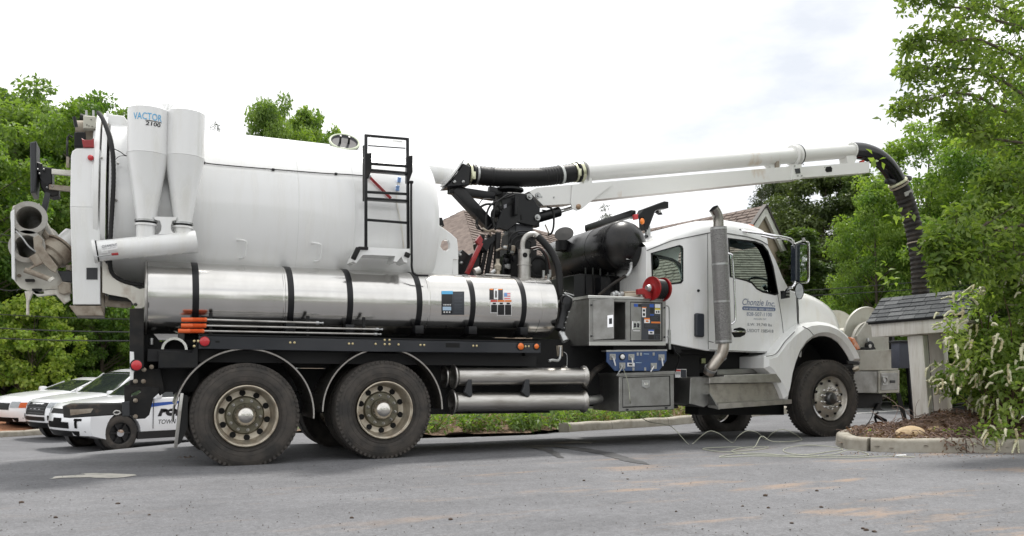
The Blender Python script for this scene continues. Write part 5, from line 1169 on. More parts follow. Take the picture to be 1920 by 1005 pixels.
MB().bar(T(1170, 520, .8), T(1184, 545, .8), .05, .05).obj('drum_brace', BLACK, TRUCK); MB().bar(T(1203, 520, .8), T(1190, 546, .8), .05, .05).obj('drum_brace', BLACK, TRUCK)
MB().side([(1196, 480), (1214, 440), (1219, 450), (1219, 560), (1203, 560)], .75, .3).obj('headboard', BLACK, TRUCK)
# boom rest and light bar above the drum
rb_ = MB().bar(T(1101, 428, 2.1), T(1188, 400, .95), .08, .09, .006).obj('boom_rest_beam', BLACK, TRUCK)
MB().side([(1190, 408), (1204, 397), (1206, 392), (1246, 377), (1254, 378), (1254, 390), (1233, 393), (1229, 396), (1216, 430), (1208, 432), (1207, 408)], .75, .12, chamfer=.008).obj('boom_rest', BLACK, TRUCK)
MB().bar(T(1214, 424, .8), T(1215, 470, .8), .06, .05).obj('boom_rest_post', GALV, TRUCK)
MB().side([(1234, 394), (1240, 397), (1243, 402), (1238, 402), (1231, 397)], .78, .05, chamfer=.004).obj('hook', BLACK_SOFT, TRUCK)
MB().sphere(T(1237, 396, .74), .02, 10).obj('hook_lamp', GALV, TRUCK)
MB().side([(1189, 402), (1197, 401), (1197, 411), (1190, 412)], .72, .04, chamfer=.006).obj('marker_lamp', REDLAMP, TRUCK)
MB().sphere(T(1204, 415, .72), .034, 12, (1, .8, 1.3)).obj('marker_lamp', mat('lit_orange_lens', (.95, .25, .02), .3, coat=.5), TRUCK)
MB().sphere(T(1226, 492, .55), .085, 16, (.8, 1, 1.2)).obj('work_lamp', BLACK, TRUCK)
MB().side([(1217, 473), (1222, 470), (1222, 500), (1217, 500)], .55, .06).obj('lamp_stay', BLACK, TRUCK)

# ================================================================== boom tower and boom
BY = 1.25
def tw(px, y, t, m=BLACK, name='tower_plate', holes=(), ch=.008): return MB().side(px, y, t, holes=holes, chamfer=ch).obj(name, m, TRUCK, .4)
tw([(968, 419), (1000, 421), (1000, 440), (966, 438)], 1.05, .4, mat('tower_grey_black', (.04, .042, .05), .45), 'slew_ring')
tw([(962, 436), (1004, 438), (1010, 530), (950, 530)], 1.1, .35, BLACK_SOFT, 'tower_column')
for y in (.98, 1.42): tw([(941, 372), (952, 360), (971, 361), (996, 364), (1008, 384), (1013, 388), (1012, 416), (1003, 424), (971, 417), (951, 433), (936, 428), (928, 432), (933, 416), (941, 396)], y, .05)
tw([(944, 360), (970, 360), (978, 372), (978, 415), (950, 416), (944, 400)], 1.06, .34, BLACK_SOFT, 'tower_core')
MB().lathe(T(955, 357, BY), (0, 0, 1), [(-.05, .10), (-.01, .19), (.015, .19), (.02, .001)], 32).obj('tower_cap', BLACK, TRUCK)
for u, v in [(992, 369), (1007, 408), (1008, 367)]: 
    MB().lathe(T(u, v, .975), (0, -1, 0), [(0, .04), (.02, .04), (.02, .022), (.05, .02), (.05, .001)], 18).obj('pivot_pin', GALV, TRUCK)
tw([(975, 402), (979, 402), (980, 412), (976, 414)], .975, .01, DARK, 'plate_slot')
MB().bar(T(852, 353, BY), T(922, 428, BY), .14, .14, .008).obj('elbow_arm', BLACK, TRUCK)
MB().bar(T(841, 356, BY), T(926, 369, BY), .10, .10, .008).obj('elbow_rest', BLACK, TRUCK)
MB().bar(T(916, 357, BY), T(960, 366, BY), .08, .10, .006).obj('elbow_link', BLACK, TRUCK)
MB().bar(T(968, 375, .93), T(967, 404, .93), .05, .05, .01).obj('accumulator', BLACK, TRUCK); MB().cyl(T(968, 369, .93), T(967, 402, .93), .028, seg=14).obj('accumulator', BLACK, TRUCK)
MB().bar(T(936, 392, 1.0), T(966, 376, 1.0), .05, .05, .01).obj('slew_motor', BLACK_SOFT, TRUCK)
MB().side([(945, 384), (950, 382), (950, 389), (945, 391)], .965, .01).obj('motor_label', mat('faint_grey_print', (.25, .25, .27), .5), TRUCK)
MB().cyl(T(924, 400, 1.1), T(938, 402, 1.1), .05, seg=16).obj('slew_gear', BLACK_SOFT, TRUCK)
cyl_m = MB().cyl(T(1003, 410, BY), T(1048, 397, BY + .02), .068, seg=22).obj('lift_cylinder', BLACK, TRUCK)
MB().cyl(T(1047, 397.3, BY + .02), T(1076, 388.5, BY + .04), .026, seg=14).obj('lift_rod', CHROME, TRUCK)
tw([(1004, 402), (1012, 402), (1012, 425), (1003, 425)], 1.2, .12, BLACK, 'cylinder_bracket')
# tower foot: struts, valves, lines
for (a, b2, y, w) in [((893, 523), (905, 440), 1.0, .05), ((900, 523), (917, 440), .9, .04), ((911, 523), (926, 440), .85, .05), ((929, 523), (934, 436), .8, .06), ((962, 522), (962, 436), .75, .1), ((1000, 520), (998, 452), .7, .08)]:
    MB().bar(T(*a, y), T(*b2, y), w, w, .004).obj('tower_strut', BLACK_SOFT, TRUCK)
MB().side([(904, 453), (932, 438), (934, 446), (920, 458), (914, 472), (905, 462)], .8, .3).obj('tower_gusset', BLACK, TRUCK)
MB().bar(T(875, 514, .75), T(902, 455, .75), .055, .055, .01).obj('red_prop', RED, TRUCK); MB().side([(893, 451), (901, 441), (906, 449), (902, 461), (896, 457)], .72, .06, chamfer=.004).obj('prop_head', RED, TRUCK)
MB().side([(861, 477), (868, 468), (880, 478), (886, 474), (890, 480), (900, 480), (900, 520), (861, 520)], .9, .5, chamfer=.01).obj('tower_base', BLACK, TRUCK)
for u, v in [(863, 478), (865, 493)]: lens(u, v, .89, .02, GALV, 'bolt', ring=False)
MB().cyl(T(890, 510, .6), T(899, 506, .6), .045, seg=16).obj('strainer_cap', ALU, TRUCK)
rs_ = random.Random(4)
for k in range(26):
    u = 944 + rs_.uniform(0, 34); v = 462 + rs_.uniform(0, 40); p = T(u, v, .62 + rs_.uniform(0, .15))
    MB().box(p, (rs_.uniform(.03, .06), .05, rs_.uniform(.03, .07)), bev=.006).obj('valve_block', rs_.choice([GALV, GREIGE, BLACK, BLACK, ALU_DULL]), TRUCK)
MB().side([(943, 480), (985, 478), (985, 515), (943, 515)], .78, .2, chamfer=.01).obj('valve_bank', BLACK, TRUCK)
def line(pts, y, r, m=HOSE, name='hydraulic_line', dy=0.0): return MB().tube([T(u, v, y + dy * i) for i, (u, v) in enumerate(pts)], r, 7).obj(name, m, TRUCK)
line([(912, 430), (912, 405), (920, 385), (940, 374), (965, 365)], .95, .013); line([(926, 428), (926, 400), (932, 380), (948, 368), (962, 362)], .90, .012)
line([(897, 385), (905, 374), (920, 373), (932, 377)], 1.0, .006); line([(901, 388), (912, 383), (928, 384), (940, 390)], 1.0, .015); line([(893, 412), (893, 425), (901, 431), (914, 428), (922, 420)], .92, .008)
line([(896, 408), (895, 420), (903, 432), (916, 432), (930, 424)], .98, .010); line([(930, 428), (922, 408), (923, 396), (934, 384)], .96, .012)
line([(954, 462), (955, 448), (964, 437), (980, 433), (1000, 436)], .7, .010); line([(958, 464), (960, 452), (970, 443), (985, 440), (1001, 446)], .68, .010); line([(962, 470), (968, 455), (982, 448), (996, 454)], .66, .008)
line([(996, 466), (1008, 464), (1018, 470), (1026, 482), (1030, 500), (1031, 512)], .5, .014, mat('red_brown_hose', (.05, .018, .015), .5)); line([(1000, 470), (1012, 468), (1022, 480), (1026, 496), (1028, 515)], .48, .012)
line([(1026, 388), (1034, 391), (1038, 402), (1038, 424), (1034, 437), (1028, 440)], 1.05, .014); line([(1022, 421), (1026, 430), (1030, 439)], 1.1, .010, GREIGE); line([(1016, 394), (1023, 395)], 1.05, .01)
line([(930, 470), (942, 466), (955, 470), (962, 478)], .7, .012, GREIGE); line([(935, 440), (925, 432), (915, 434), (905, 428)], .82, .016, GREIGE); line([(945, 438), (935, 448), (924, 446), (918, 434)], .84, .012, GREIGE)
for (u, v) in [(1031, 512), (1028, 520), (1019, 513)]: MB().cyl(T(u, v - 6, .48), T(u, v + 8, .48), .018, seg=10).obj('line_fitting', GALV, TRUCK)
MB().lathe(T(1010, 500, .55), (0, -1, 0), [(-.05, .001), (-.05, .14), (.0, .145), (.01, .12), (.0, .10), (.02, .07), (.03, .001)], 28).obj('belt_guard', BLACK_SOFT, TRUCK)
MB().side([(1036, 520), (1070, 506), (1070, 556), (1036, 556)], 1.95, .02).obj('far_guard_panel', mat('beige_paint', (.44, .40, .33), .5), TRUCK)

# white pipe from the tank to the elbow, flexible elbow hose, boom pipes
P0 = Vector((2.15, BY, 3.40))
p1 = T(858, 330, BY); p0 = T(790, 322, BY)
MB().cyl(p0, p1, 19 / pxm(p0), seg=32).obj('tank_outlet_pipe', WHITE, TRUCK)
fa, fb = T(866, 298, BY), T(829, 351, BY); fc = (fa + fb) / 2; fd = (fb - fa).normalized(); fn = Vector((fd.z, 0, -fd.x))
if fn.x < 0: fn = -fn
fl = (fb - fa).length / 2
def ell(b, c, n, d, ra, rb, t, seg=36):
    d = (d - n * d.dot(n)).normalized(); s = n.cross(d).normalized(); lo = [[c + n * q + d * (ra * math.cos(2 * math.pi * i / seg)) + s * (rb * math.sin(2 * math.pi * i / seg)) for i in range(seg)] for q in (0, t)]
    b.rings(lo, True, True, True); return b
ell(MB(), fc - fn * .02, fn, fd, fl, fl * .85, .02).obj('outlet_flange', WHITE, TRUCK); ell(MB(), fc, fn, fd, fl * .96, fl * .82, .012).obj('flange_gasket', BLACK, TRUCK)
MB().side([(869, 306), (883, 312), (880, 347), (845, 350), (838, 350)], BY - .13, .26, chamfer=.01).obj('elbow_box', BLACK, TRUCK)
for u, v in [(852, 341), (868, 341)]: lens(u, v, BY - .135, .022, GALV, 'bolt', ring=False)
hp = [(874, 326), (892, 328), (915, 331), (950, 333), (990, 333), (1025, 331), (1055, 327), (1090, 322)]
HP = [T(u, v, BY) for u, v in hp]
MB().tube(HP, 17.3 / pxm(HP[0]), 28, corr=.06, step=.0235).obj('boom_hose', HOSE, TRUCK)
def band(i0, i1, t, w, m, r, name='hose_clamp'):
    c = HP[i0].lerp(HP[i1], t); d = (HP[i1] - HP[i0]).normalized(); return MB().lathe(c - d * w / 2, d, [(0, r - .01), (0, r), (w, r), (w, r - .01)], 36).obj(name, m, TRUCK)
hr0 = 17.3 / pxm(HP[0])
band(0, 1, .25, .03, CLAMP, hr0 + .022); band(0, 1, .55, .02, BLACK, hr0 + .02); band(1, 2, .0, .028, GALV, hr0 + .013)
band(5, 6, .86, .035, mat('white_band', (.6, .62, .6), .5), hr0 + .012); band(6, 7, .62, .03, CLAMP, hr0 + .012); band(6, 7, .80, .03, BLACK, hr0 + .02); band(6, 7, .92, .05, CLAMP, hr0 + .02, 'hose_flange')
MB().box(T(881, 333, BY) + Vector((0, -.13, 0)), (.05, .03, .1), bev=.006).obj('clamp_lock', CLAMP, TRUCK); MB().box(T(1078, 327, BY) + Vector((0, -.13, 0)), (.05, .03, .1), bev=.006).obj('clamp_lock', CLAMP, TRUCK)
# the boom swings slightly away from the viewer
BE_Y = 1.62
def boomY(u): return BY + (BE_Y - BY) * (u - 1000) / 620
def TB(u, v): return T(u, v, boomY(u))
q0, q1 = TB(1094, 323.5), TB(1490, 291.5); br = 0.5 * (16.2 / pxm(q0) + 14.6 / pxm(q1))
MB().lathe(q0, q1 - q0, [(0, br * .9), (0, br + .03), (.015, br + .03), (.02, br), ((q1 - q0).length, br)], 40).obj('boom_pipe', BEAM, TRUCK)
bd = (q1 - q0).normalized()
MB().lathe(q1 - bd * .06, bd, [(0, br), (0.0, br + .045), (.02, br + .05), (.05, br + .012), (.07, br + .012), (.09, br + .05), (.10, br + .05), (.10, br - .02)], 40).obj('boom_flange', BEAM, TRUCK)
MB().lathe(q1 + bd * .042, bd, [(0, br), (0, br + .052), (.02, br + .052), (.02, br)], 40).obj('flange_seal', BLACK, TRUCK)
q2 = TB(1598, 282.5); ir = 13.2 / pxm(q2)
MB().lathe(q1, q2 - q1, [(0, ir), ((q2 - q1).length - .03, ir), ((q2 - q1).length - .03, ir + .02), ((q2 - q1).length, ir + .02), ((q2 - q1).length, ir * .8)], 36).obj('extension_pipe', BEAM, TRUCK)
def boomplate(px, w, m, name, holes=(), off=0.0, ch=.008):
    f = lambda l: [(u, v) for u, v in l]
    def mp(u, v, d): p = TB(u, v); return p + Vector((0, d, 0))
    return MB().plate([(u, v) for u, v in px], w, holes, lambda u, v, d: mp(u, v, off + d), 0).obj(name, m, TRUCK, .3)
boomplate([(985, 362), (1000, 355), (1100, 346), (1483, 314), (1483, 339), (1439, 343), (1090, 379), (1062, 385), (1012, 388)], .22, BEAM, 'boom_beam', off=-.11)
boomplate([(1470, 317), (1623, 305), (1623, 325.5), (1470, 337)], .16, BEAM, 'boom_extension', off=-.08)
boomplate([(1474, 312.5), (1492, 311), (1492, 338), (1474, 340)], .26, BEAM, 'boom_collar', off=-.13)
boomplate([(1064, 351), (1136, 344), (1136, 352), (1100, 380), (1082, 395), (1073, 398), (1064, 394), (1062, 384)], .02, BEAM, 'knuckle_plate', off=-.135)
boomplate([(1094, 330), (1104, 329), (1106, 350), (1088, 352)], .14, BEAM, 'pipe_saddle', off=-.07)
boomplate([(1434, 306), (1462, 302), (1458, 316), (1442, 317)], .1, BEAM, 'pipe_saddle', off=-.05)
boomplate([(1584, 272), (1598, 270), (1599, 300), (1594, 310), (1582, 308), (1580, 296)], .16, BEAM, 'pipe_saddle', off=-.08)
boomplate([(1479, 320), (1488, 319), (1489, 328), (1481, 329)], .01, PLASTIC, 'beam_label', off=-.14)
boomplate([(1542, 315), (1550, 314), (1553, 318), (1552, 324), (1543, 325), (1540, 321)], .01, DARK, 'beam_slot', off=-.088)
boomplate([(1611, 302), (1616, 301), (1617, 307), (1611, 308)], .05, INK_RED, 'tip_flag', off=-.05)
for u, v in [(1075, 391)]: MB().lathe(TB(u, v) + Vector((0, -.135, 0)), (0, -1, 0), [(0, .035), (.02, .035), (.03, .02), (.03, .001)], 18).obj('pivot_pin', mat('rusty_pin', (.35, .24, .16), .5, .6), TRUCK)
for u, v in [(1008, 372), (1031, 373), (1534, 317), (1484, 333), (1491, 333), (1478, 315), (1494, 312)]: MB().lathe(TB(u, v) + Vector((0, -.115 if u < 1200 else -.14, 0)), (0, -1, 0), [(0, .012), (.012, .01), (.012, .001)], 10).obj('bolt', GALV, TRUCK)
MB().side([(1456, 299), (1461, 298), (1461, 316), (1456, 317)], boomY(1460) - .1, .05).obj('pipe_stop', GREIGE, TRUCK)
# black elbow and hanging hose
def TE(u, v, k): return T(u, v, BE_Y + k)
EL = [TB(1597, 282.5), TE(1618, 284, .0), TE(1640, 292, .0), TE(1660, 307, -.02), TE(1675, 327, -.04), TE(1683, 342, -.05)]
MB().tube(EL, 15.5 / pxm(EL[2]), 26, step=.05).obj('boom_elbow', mat('gloss_black', (.005, .0055, .0065), .2, spec=.4), TRUCK)
hd = (EL[-1] - EL[-2]).normalized()
MB().lathe(EL[-1], hd, [(-.02, .10), (-.02, .16), (.01, .17), (.03, .16), (.03, .1)], 32).obj('hose_collar', CLAMP, TRUCK); MB().lathe(EL[-1] + hd * .05, hd, [(0, .10), (0, .165), (.03, .165), (.03, .1)], 32).obj('hose_collar', GREIGE, TRUCK)
MB().box(EL[-1] + Vector((.18, -.02, .09)), (.22, .1, .09), bev=.03).obj('hose_handle', BLACK, TRUCK); MB().box(EL[-1] + Vector((-.22, -.04, -.02)), (.22, .1, .09), bev=.03).obj('hose_handle', BLACK, TRUCK)
HH = [EL[-1] + hd * .05, TE(1697, 372, -.08), TE(1706, 400, -.1), TE(1716, 440, -.14), TE(1723, 490, -.18), TE(1726, 540, -.2), TE(1729, 600, -.22), TE(1733, 680, -.25), TE(1735, 745, -.25), TE(1736, 800, -.25)]
MB().tube(HH, 14.4 / pxm(HH[4]), 24, corr=.11, step=.044).obj('hanging_hose', HOSE_BROWN, TRUCK)
MB().box(HH[0].lerp(HH[1], .7) + Vector((-.02, -.13, .0)), (.2, .02, .07), Matrix.Rotation(R(-22), 3, 'Y')).obj('hose_label', mat('grey_tape', (.35, .35, .33), .6), TRUCK)
for k, t in ((3, .3), (7, .05)):
    c = HH[k].lerp(HH[k + 1], t); MB().torus(c, (HH[k + 1] - HH[k]), .145, .012, 32, 6).obj('hose_band', mat('tan_band', (.38, .33, .26), .6), TRUCK)
# ================================================================== cab
CN, CF = 0.22, 2.28
def fz(px, y):
    l = sorted((T(u, v, y).x, T(u, v, y).z) for u, v in px); xs = [a for a, _ in l]; zs = [b for _, b in l]
    return lambda x: float(np.interp(x, xs, zs))
DRIP = [(1212, 469), (1260, 450), (1331, 435.5), (1364, 437), (1400, 443), (1425, 450), (1440, 459)]
side_px = DRIP + [(1455, 488), (1468, 520), (1480, 543), (1493, 549), (1495, 600), (1497, 612), (1476, 636), (1456, 662), (1326, 658), (1258, 645), (1212, 640)]
win1 = [(1222, 475), (1274, 460.5), (1279, 463), (1280.5, 468), (1280.5, 525), (1277, 530), (1224, 536)]
win2 = [(1366, 447), (1416, 453.5), (1430, 459), (1440, 472), (1449, 500), (1459, 550), (1452, 552.5), (1430, 547), (1419, 541), (1410, 530), (1400, 526), (1370, 519)]
CABW = WHITE
cab = MB().side(side_px, CN, .035, holes=[win1, win2], chamfer=.008).obj('cab_side', CABW, TRUCK, .35)
# far side: same outline pushed across (x, z kept)
f = lambda l: [(T(u, v, CN).x, T(u, v, CN).z) for u, v in l]
MB().plate(f(side_px), .035, [f(win1), f(win2)], lambda x, z, d: Vector((x, CF - d, z))).obj('cab_side', CABW, TRUCK, .35)
for y, s in ((CN + .036, 1), (CF - .036, -1)):
    MB().plate(f([(u, v) for u, v in side_px[:-6]] + [(1480, 600), (1456, 655), (1330, 652), (1225, 636)]), .01, [f(win1), f(win2)], lambda x, z, d, y=y, s=s: Vector((x, y + s * d, z))).obj('cab_lining', PLASTIC, TRUCK, .3)
zd = fz(DRIP, CN); zc_ = fz([(1200, 456), (1216, 447), (1240, 434), (1265, 423.5), (1300, 414.5), (1340, 412.5), (1385, 420), (1420, 433), (1447, 450)], .62)
x0, x1 = T(1212, 469, CN).x, T(1440, 459, CN).x
b = MB(); loops = []; n = 30
for i in range(n + 1):
    x = x0 + (x1 - x0) * i / n; a, c = zd(x), max(zd(x) + .02, zc_(x)); h = c - a
    half = [(0, 0), (.006, .16), (.03, .42), (.09, .68), (.2, .87), (.38, .96), (.7, 1.0), (1.13, 1.03)]
    lp = [Vector((x, CN + q, a + h * t)) for q, t in half] + [Vector((x, CF - q, a + h * t)) for q, t in half[-2::-1]]
    loops.append(lp)
b.rings(loops, False); roof = b.obj('cab_roof', CABW, TRUCK, .5)
b = MB(); b.rings([[Vector((x0 + (x1 - x0) * i / n, y + dy, zd(x0 + (x1 - x0) * i / n) - dz)) for i in range(n + 1)] for y, dy, dz in ((CN, -.006, .012), (CN, -.008, .0), (CN, .004, .004))], False)
b.obj('drip_seam', mat('seam_grey', (.12, .12, .12), .6), TRUCK)
MB().span((x0, CN + .03, T(1212, 640, CN).z), (x0 + .03, CF - .03, zd(x0) + .05)).obj('cab_rear_wall', CABW, TRUCK)
MB().span((x0 + .02, CN + .04, T(1326, 656, CN).z), (T(1456, 662, CN).x, CF - .04, T(1326, 656, CN).z + .06)).obj('cab_floor', CHASSIS, TRUCK)
MB().span((T(1478, 600, CN).x, CN + .05, 1.2), (T(1490, 600, CN).x, CF - .05, T(1480, 551, CN).z)).obj('firewall', CHASSIS, TRUCK)
def quad(pts, m, name, parent=TRUCK, t=.006):
    p = [Vector(q) for q in pts]; nrm = (p[1] - p[0]).cross(p[2] - p[0]).normalized() * t
    return MB().rings([p, [q + nrm for q in p]], True, True, True).obj(name, m, parent, 0)
A_, B_ = T(1441, 460, CN), T(1483, 547, CN)
quad([(A_.x, CN + .08, A_.z), (A_.x, CF - .08, A_.z), (B_.x, CF - .08, B_.z), (B_.x, CN + .08, B_.z)], GLASS, 'windscreen')
for y in (CN + .015, CF - .015): MB().side(win2, y, .005).obj('door_window', GLASS, TRUCK, 0) if y < 1 else MB().plate(f(win2), .005, (), lambda x, z, d: Vector((x, CF - .02 + d, z))).obj('door_window', GLASS, TRUCK, 0)
MB().side(win1, CN + .015, .005).obj('rear_window', GLASS, TRUCK, 0); MB().plate(f(win1), .005, (), lambda x, z, d: Vector((x, CF - .02 + d, z))).obj('rear_window', GLASS, TRUCK, 0)
def rim_loop(px, k=1.0, w=2.2):
    cx = sum(p[0] for p in px) / len(px); cy = sum(p[1] for p in px) / len(px); out = []
    for u, v in px:
        d = math.hypot(u - cx, v - cy); out.append((u + (u - cx) / d * w, v + (v - cy) / d * w))
    return out
for w_ in (win1, win2): MB().side(rim_loop(w_, w=1.6), CN - .004, .01, holes=[rim_loop(w_, w=-1.6)]).obj('window_seal', BLACK, TRUCK, .3)
# quarter-light post, black sash at the front of the door glass, visor, steering wheel, seats
MB().side([(1412, 454), (1430, 459), (1440, 472), (1449, 500), (1459, 550), (1452, 552.5), (1441, 549), (1440, 520), (1434, 490), (1424, 468)], CN + .02, .02).obj('window_sash', BLACK, TRUCK, .3)
MB().side([(1376, 446), (1398, 451), (1414, 456), (1420, 463), (1404, 459), (1384, 455)], CN + .04, .3).obj('sun_visor', mat('visor_slate', (.05, .055, .075), .6), TRUCK, .3)
sw = T(1432, 535, .75); MB().torus(sw, (.5, 0, 1.0), .22, .016, 36, 8).obj('steering_wheel', BLACK, TRUCK); MB().cyl(sw, sw + Vector((.3, 0, -.35)), .03).obj('steering_column', BLACK, TRUCK)
for y in (.72, 1.8):
    sx = T(1378, 560, .6).x; MB().box((sx, y, 1.62), (.5, .5, .18), bev=.05).obj('seat', PLASTIC, TRUCK); MB().box((sx - .24, y, 1.95), (.16, .48, .62), Matrix.Rotation(R(-8), 3, 'Y'), bev=.06).obj('seat_back', PLASTIC, TRUCK)
MB().span((T(1450, 540, .3).x, .34, 1.5), (T(1474, 540, .3).x, 2.16, T(1452, 547, .2).z - .02), .03).obj('dashboard', PLASTIC, TRUCK)
px_bar((1371, 478), (1358, 512), .02, 2.2, mat('pale_grab', (.55, .6, .55), .4), 'inner_grab_rail')
# seams, badges, fittings on the cab side
for a, b2 in [((1326.5, 437), (1328, 655)), ((1329, 640), (1338, 642))]: px_bar(a, b2, .010, CN - .001, mat('seam_grey', (0, 0, 0)), 'panel_seam', t=.006)
for seg in [[(1494, 549), (1495, 575), (1496.5, 602), (1500, 610)], [(1458, 551), (1466, 600), (1470, 640)], [(1330, 656), (1453, 660.5)]]:
    MB().tube([T(u, v, CN - .0005) for u, v in seg], .005, 6).obj('panel_seam', MATS['seam_grey'], TRUCK)
MB().side([(1306, 589), (1308, 587), (1320, 588), (1321.5, 590), (1321.5, 630), (1319, 632), (1308, 631), (1306, 629)], CN - .05, .06, chamfer=.012).obj('cab_step_light_box', mat('dark_blue_plastic', (.025, .03, .04), .4), TRUCK)
lens(1309, 545, CN, .018, BLACK, 'rubber_plug', ring=False)
MB().side([(1372, 624), (1377, 616), (1388, 613.5), (1396, 616), (1400, 621), (1397, 628), (1389, 632), (1377, 632.5)], CN - .006, .012, chamfer=.004).obj('door_handle_cup', BLACK, TRUCK)
MB().bar(T(1373, 621.5, CN - .03), T(1399, 622, CN - .03), .02, .025, .006).obj('door_handle', CHROME, TRUCK)
MB().lathe(T(1404, 430, 1.0), (0, 0, 1), [(0, .09), (.06, .07), (.08, .001)], 16).obj('roof_marker', ORANGE, TRUCK); MB().lathe(T(1411, 433, .62), (0, 0, 1), [(0, .07), (.05, .05), (.06, .001)], 16).obj('roof_marker', ORANGE, TRUCK)
DY = CN - .003
side_text('Chonzie', (1392, 572), (1432, 573.5), (1394, 559.5), DY, INK_GREY, TRUCK, .25, .008); side_text('Inc.', (1435.5, 574), (1453.5, 575), (1437, 563), DY, INK_GREY, TRUCK, .25, .008)
MB().side([(1394, 574), (1452, 576.5), (1454, 578.5), (1454, 582), (1452, 583.5), (1394, 581.5), (1392, 579.5), (1392, 576)], DY - .001, .002).obj('print_band', mat('slate_blue_print', (.14, .18, .28), .5), TRUCK, 0)
for (s, u0, u1) in [('PUMP', 1395, 1403), ('SEWER', 1405, 1420), ('VIDEO', 1423, 1433), ('SERVICE', 1436, 1451)]:
    k = (u0 - 1394) * .043; side_text(s, (u0, 580.3 + k), (u1, 580.3 + k + (u1 - u0) * .043), (u0, 577 + k), DY - .004, INK_WHITE, TRUCK)
side_text('828-507-1100', (1400, 592), (1447.5, 593.5), (1400, 585), DY, INK_GREY, TRUCK, 0, .004)
side_text('Asheville, NC', (1413, 599.5), (1437, 600.3), (1413, 596), DY, INK_GREY, TRUCK)
side_text('E.W. 39,740 lbs', (1402, 611.5), (1447.5, 612.8), (1402, 605.5), DY, INK_DARKGREY, TRUCK)
side_text('USDOT 1585418', (1401, 622.5), (1450, 624), (1401, 616.5), DY, INK_DARKGREY, TRUCK)

# ---- hood
zt = fz([(1488, 546), (1494, 546.5), (1515, 549), (1530, 553), (1545, 559), (1560, 567.5), (1572, 577), (1580, 587), (1584, 600)], .42)
hx0, hx1 = T(1493, 548, .3).x, T(1584, 602, .42).x
b = MB(); loops = []; n = 24
for i in range(n + 1):
    t = i / n; x = hx0 + (hx1 - hx0) * (1 - (1 - t) ** 1.3); yn = CN + .03 + .26 * t ** .8; z = zt(x); zb_ = 1.20 if t < .06 else 1.50
    half = [(yn - .0, zb_), (yn, z - .26), (yn + .012, z - .12), (yn + .05, z - .05), (yn + .13, z - .008), (yn + .3, z + .015), (1.25, z + .04)]
    loops.append([Vector((x, q, s)) for q, s in half] + [Vector((x, 2.5 - q, s)) for q, s in half[-2::-1]])
HOODM = mat('hood_white_yellowed', (.79, .79, .76), .26, col2=(.62, .57, .42), nscale=2.2, npos=(.54, .84), stretch=(1, 1, .5), coat=.5)
b.rings(loops, False, False, False); e = b.bm.verts; 
b.bm.verts.ensure_lookup_table(); b.bm.faces.new([b.bm.verts[n * len(loops[0]) + k] for k in range(len(loops[0]))])
b.obj('hood', HOODM, TRUCK, .7)
MB().span((hx1 - .02, .5, .95), (hx1 + .06, 2.0, 1.62), .02).obj('grille', mat('dark_grille', (.03, .03, .03), .4, .5), TRUCK)
# ---- front fender
FY = 0.015
inner = [(1482, 750), (1484, 738), (1487, 727), (1491, 702), (1497, 680), (1505, 660), (1516, 644), (1528, 634), (1540, 630), (1552, 629.5), (1564, 633), (1576, 641), (1587, 655), (1595, 668), (1600, 679)]
outer = [(1617, 679), (1617, 672), (1613, 660), (1606, 646), (1596, 632), (1585, 621), (1572, 611.5), (1556, 605), (1538, 602.5), (1520, 604.5), (1505, 611), (1488, 624), (1472, 640), (1455, 663), (1437, 668), (1437, 690), (1447, 698), (1460, 716), (1468, 732), (1474, 748)]
fl_ = [(u, v) for u, v in inner] + outer
def fmap(x, z, d): # rounded outer edge: the fender skin curls away from the viewer
    return Vector((x, FY + d, z))
fe = MB(); fe.plate(f2 := [(T(u, v, FY).x, T(u, v, FY).z) for u, v in fl_], .62, (), fmap, .05)
fe.obj('fender_front', WHITE, TRUCK, .5)
fi = [(T(u, v, FY).x, T(u, v, FY).z) for u, v in inner]; fcx = sum(p[0] for p in fi) / len(fi); fcz = fi[0][1]
MB().rings([[Vector((x + (fcx - x) * .014, FY + d, z + (fcz - z) * .014)) for x, z in fi] for d in (.05, .61)], False).obj('fender_liner', CHASSIS, TRUCK)
MB().side([(1487, 724), (1497, 680), (1516, 644), (1540, 628), (1552, 627), (1576, 639), (1598, 672), (1603, 700), (1580, 720), (1500, 760)], .56, .03).obj('wheel_well', CHASSIS, TRUCK)
MB().plate([(x, z - .12) for x, z in f2], .5, (), lambda x, z, d: Vector((x, 2.5 - FY - .1 - d, z))).obj('fender_front', WHITE, TRUCK, .5)
MB().tube([T(u, v, FY + .005) for u, v in [(1437, 668), (1455, 663), (1472, 640.5), (1490, 622)]], .006, 6).obj('panel_seam', MATS['seam_grey'], TRUCK)
MB().tube([T(u, v, FY + .002) for u, v in [(1505, 612), (1516, 618), (1525, 628)]], .006, 6).obj('panel_seam', MATS['seam_grey'], TRUCK)
MB().side([(1479, 640), (1486, 636), (1484, 650), (1478, 658)], FY - .004, .02, chamfer=.01).obj('fender_dimple', WHITE, TRUCK)
MB().side([(1594, 632), (1603, 634), (1611, 646), (1614, 655), (1607, 656), (1600, 646)], FY - .012, .12, chamfer=.012).obj('headlamp', mat('amber_headlamp', (.75, .22, .06), .2, coat=.6, col2=(.8, .55, .4), nscale=14), TRUCK)
MB().side([(1588, 676), (1614, 679), (1612, 684), (1590, 683)], .03, .5, chamfer=.01).obj('fender_lip', BLACK, TRUCK)
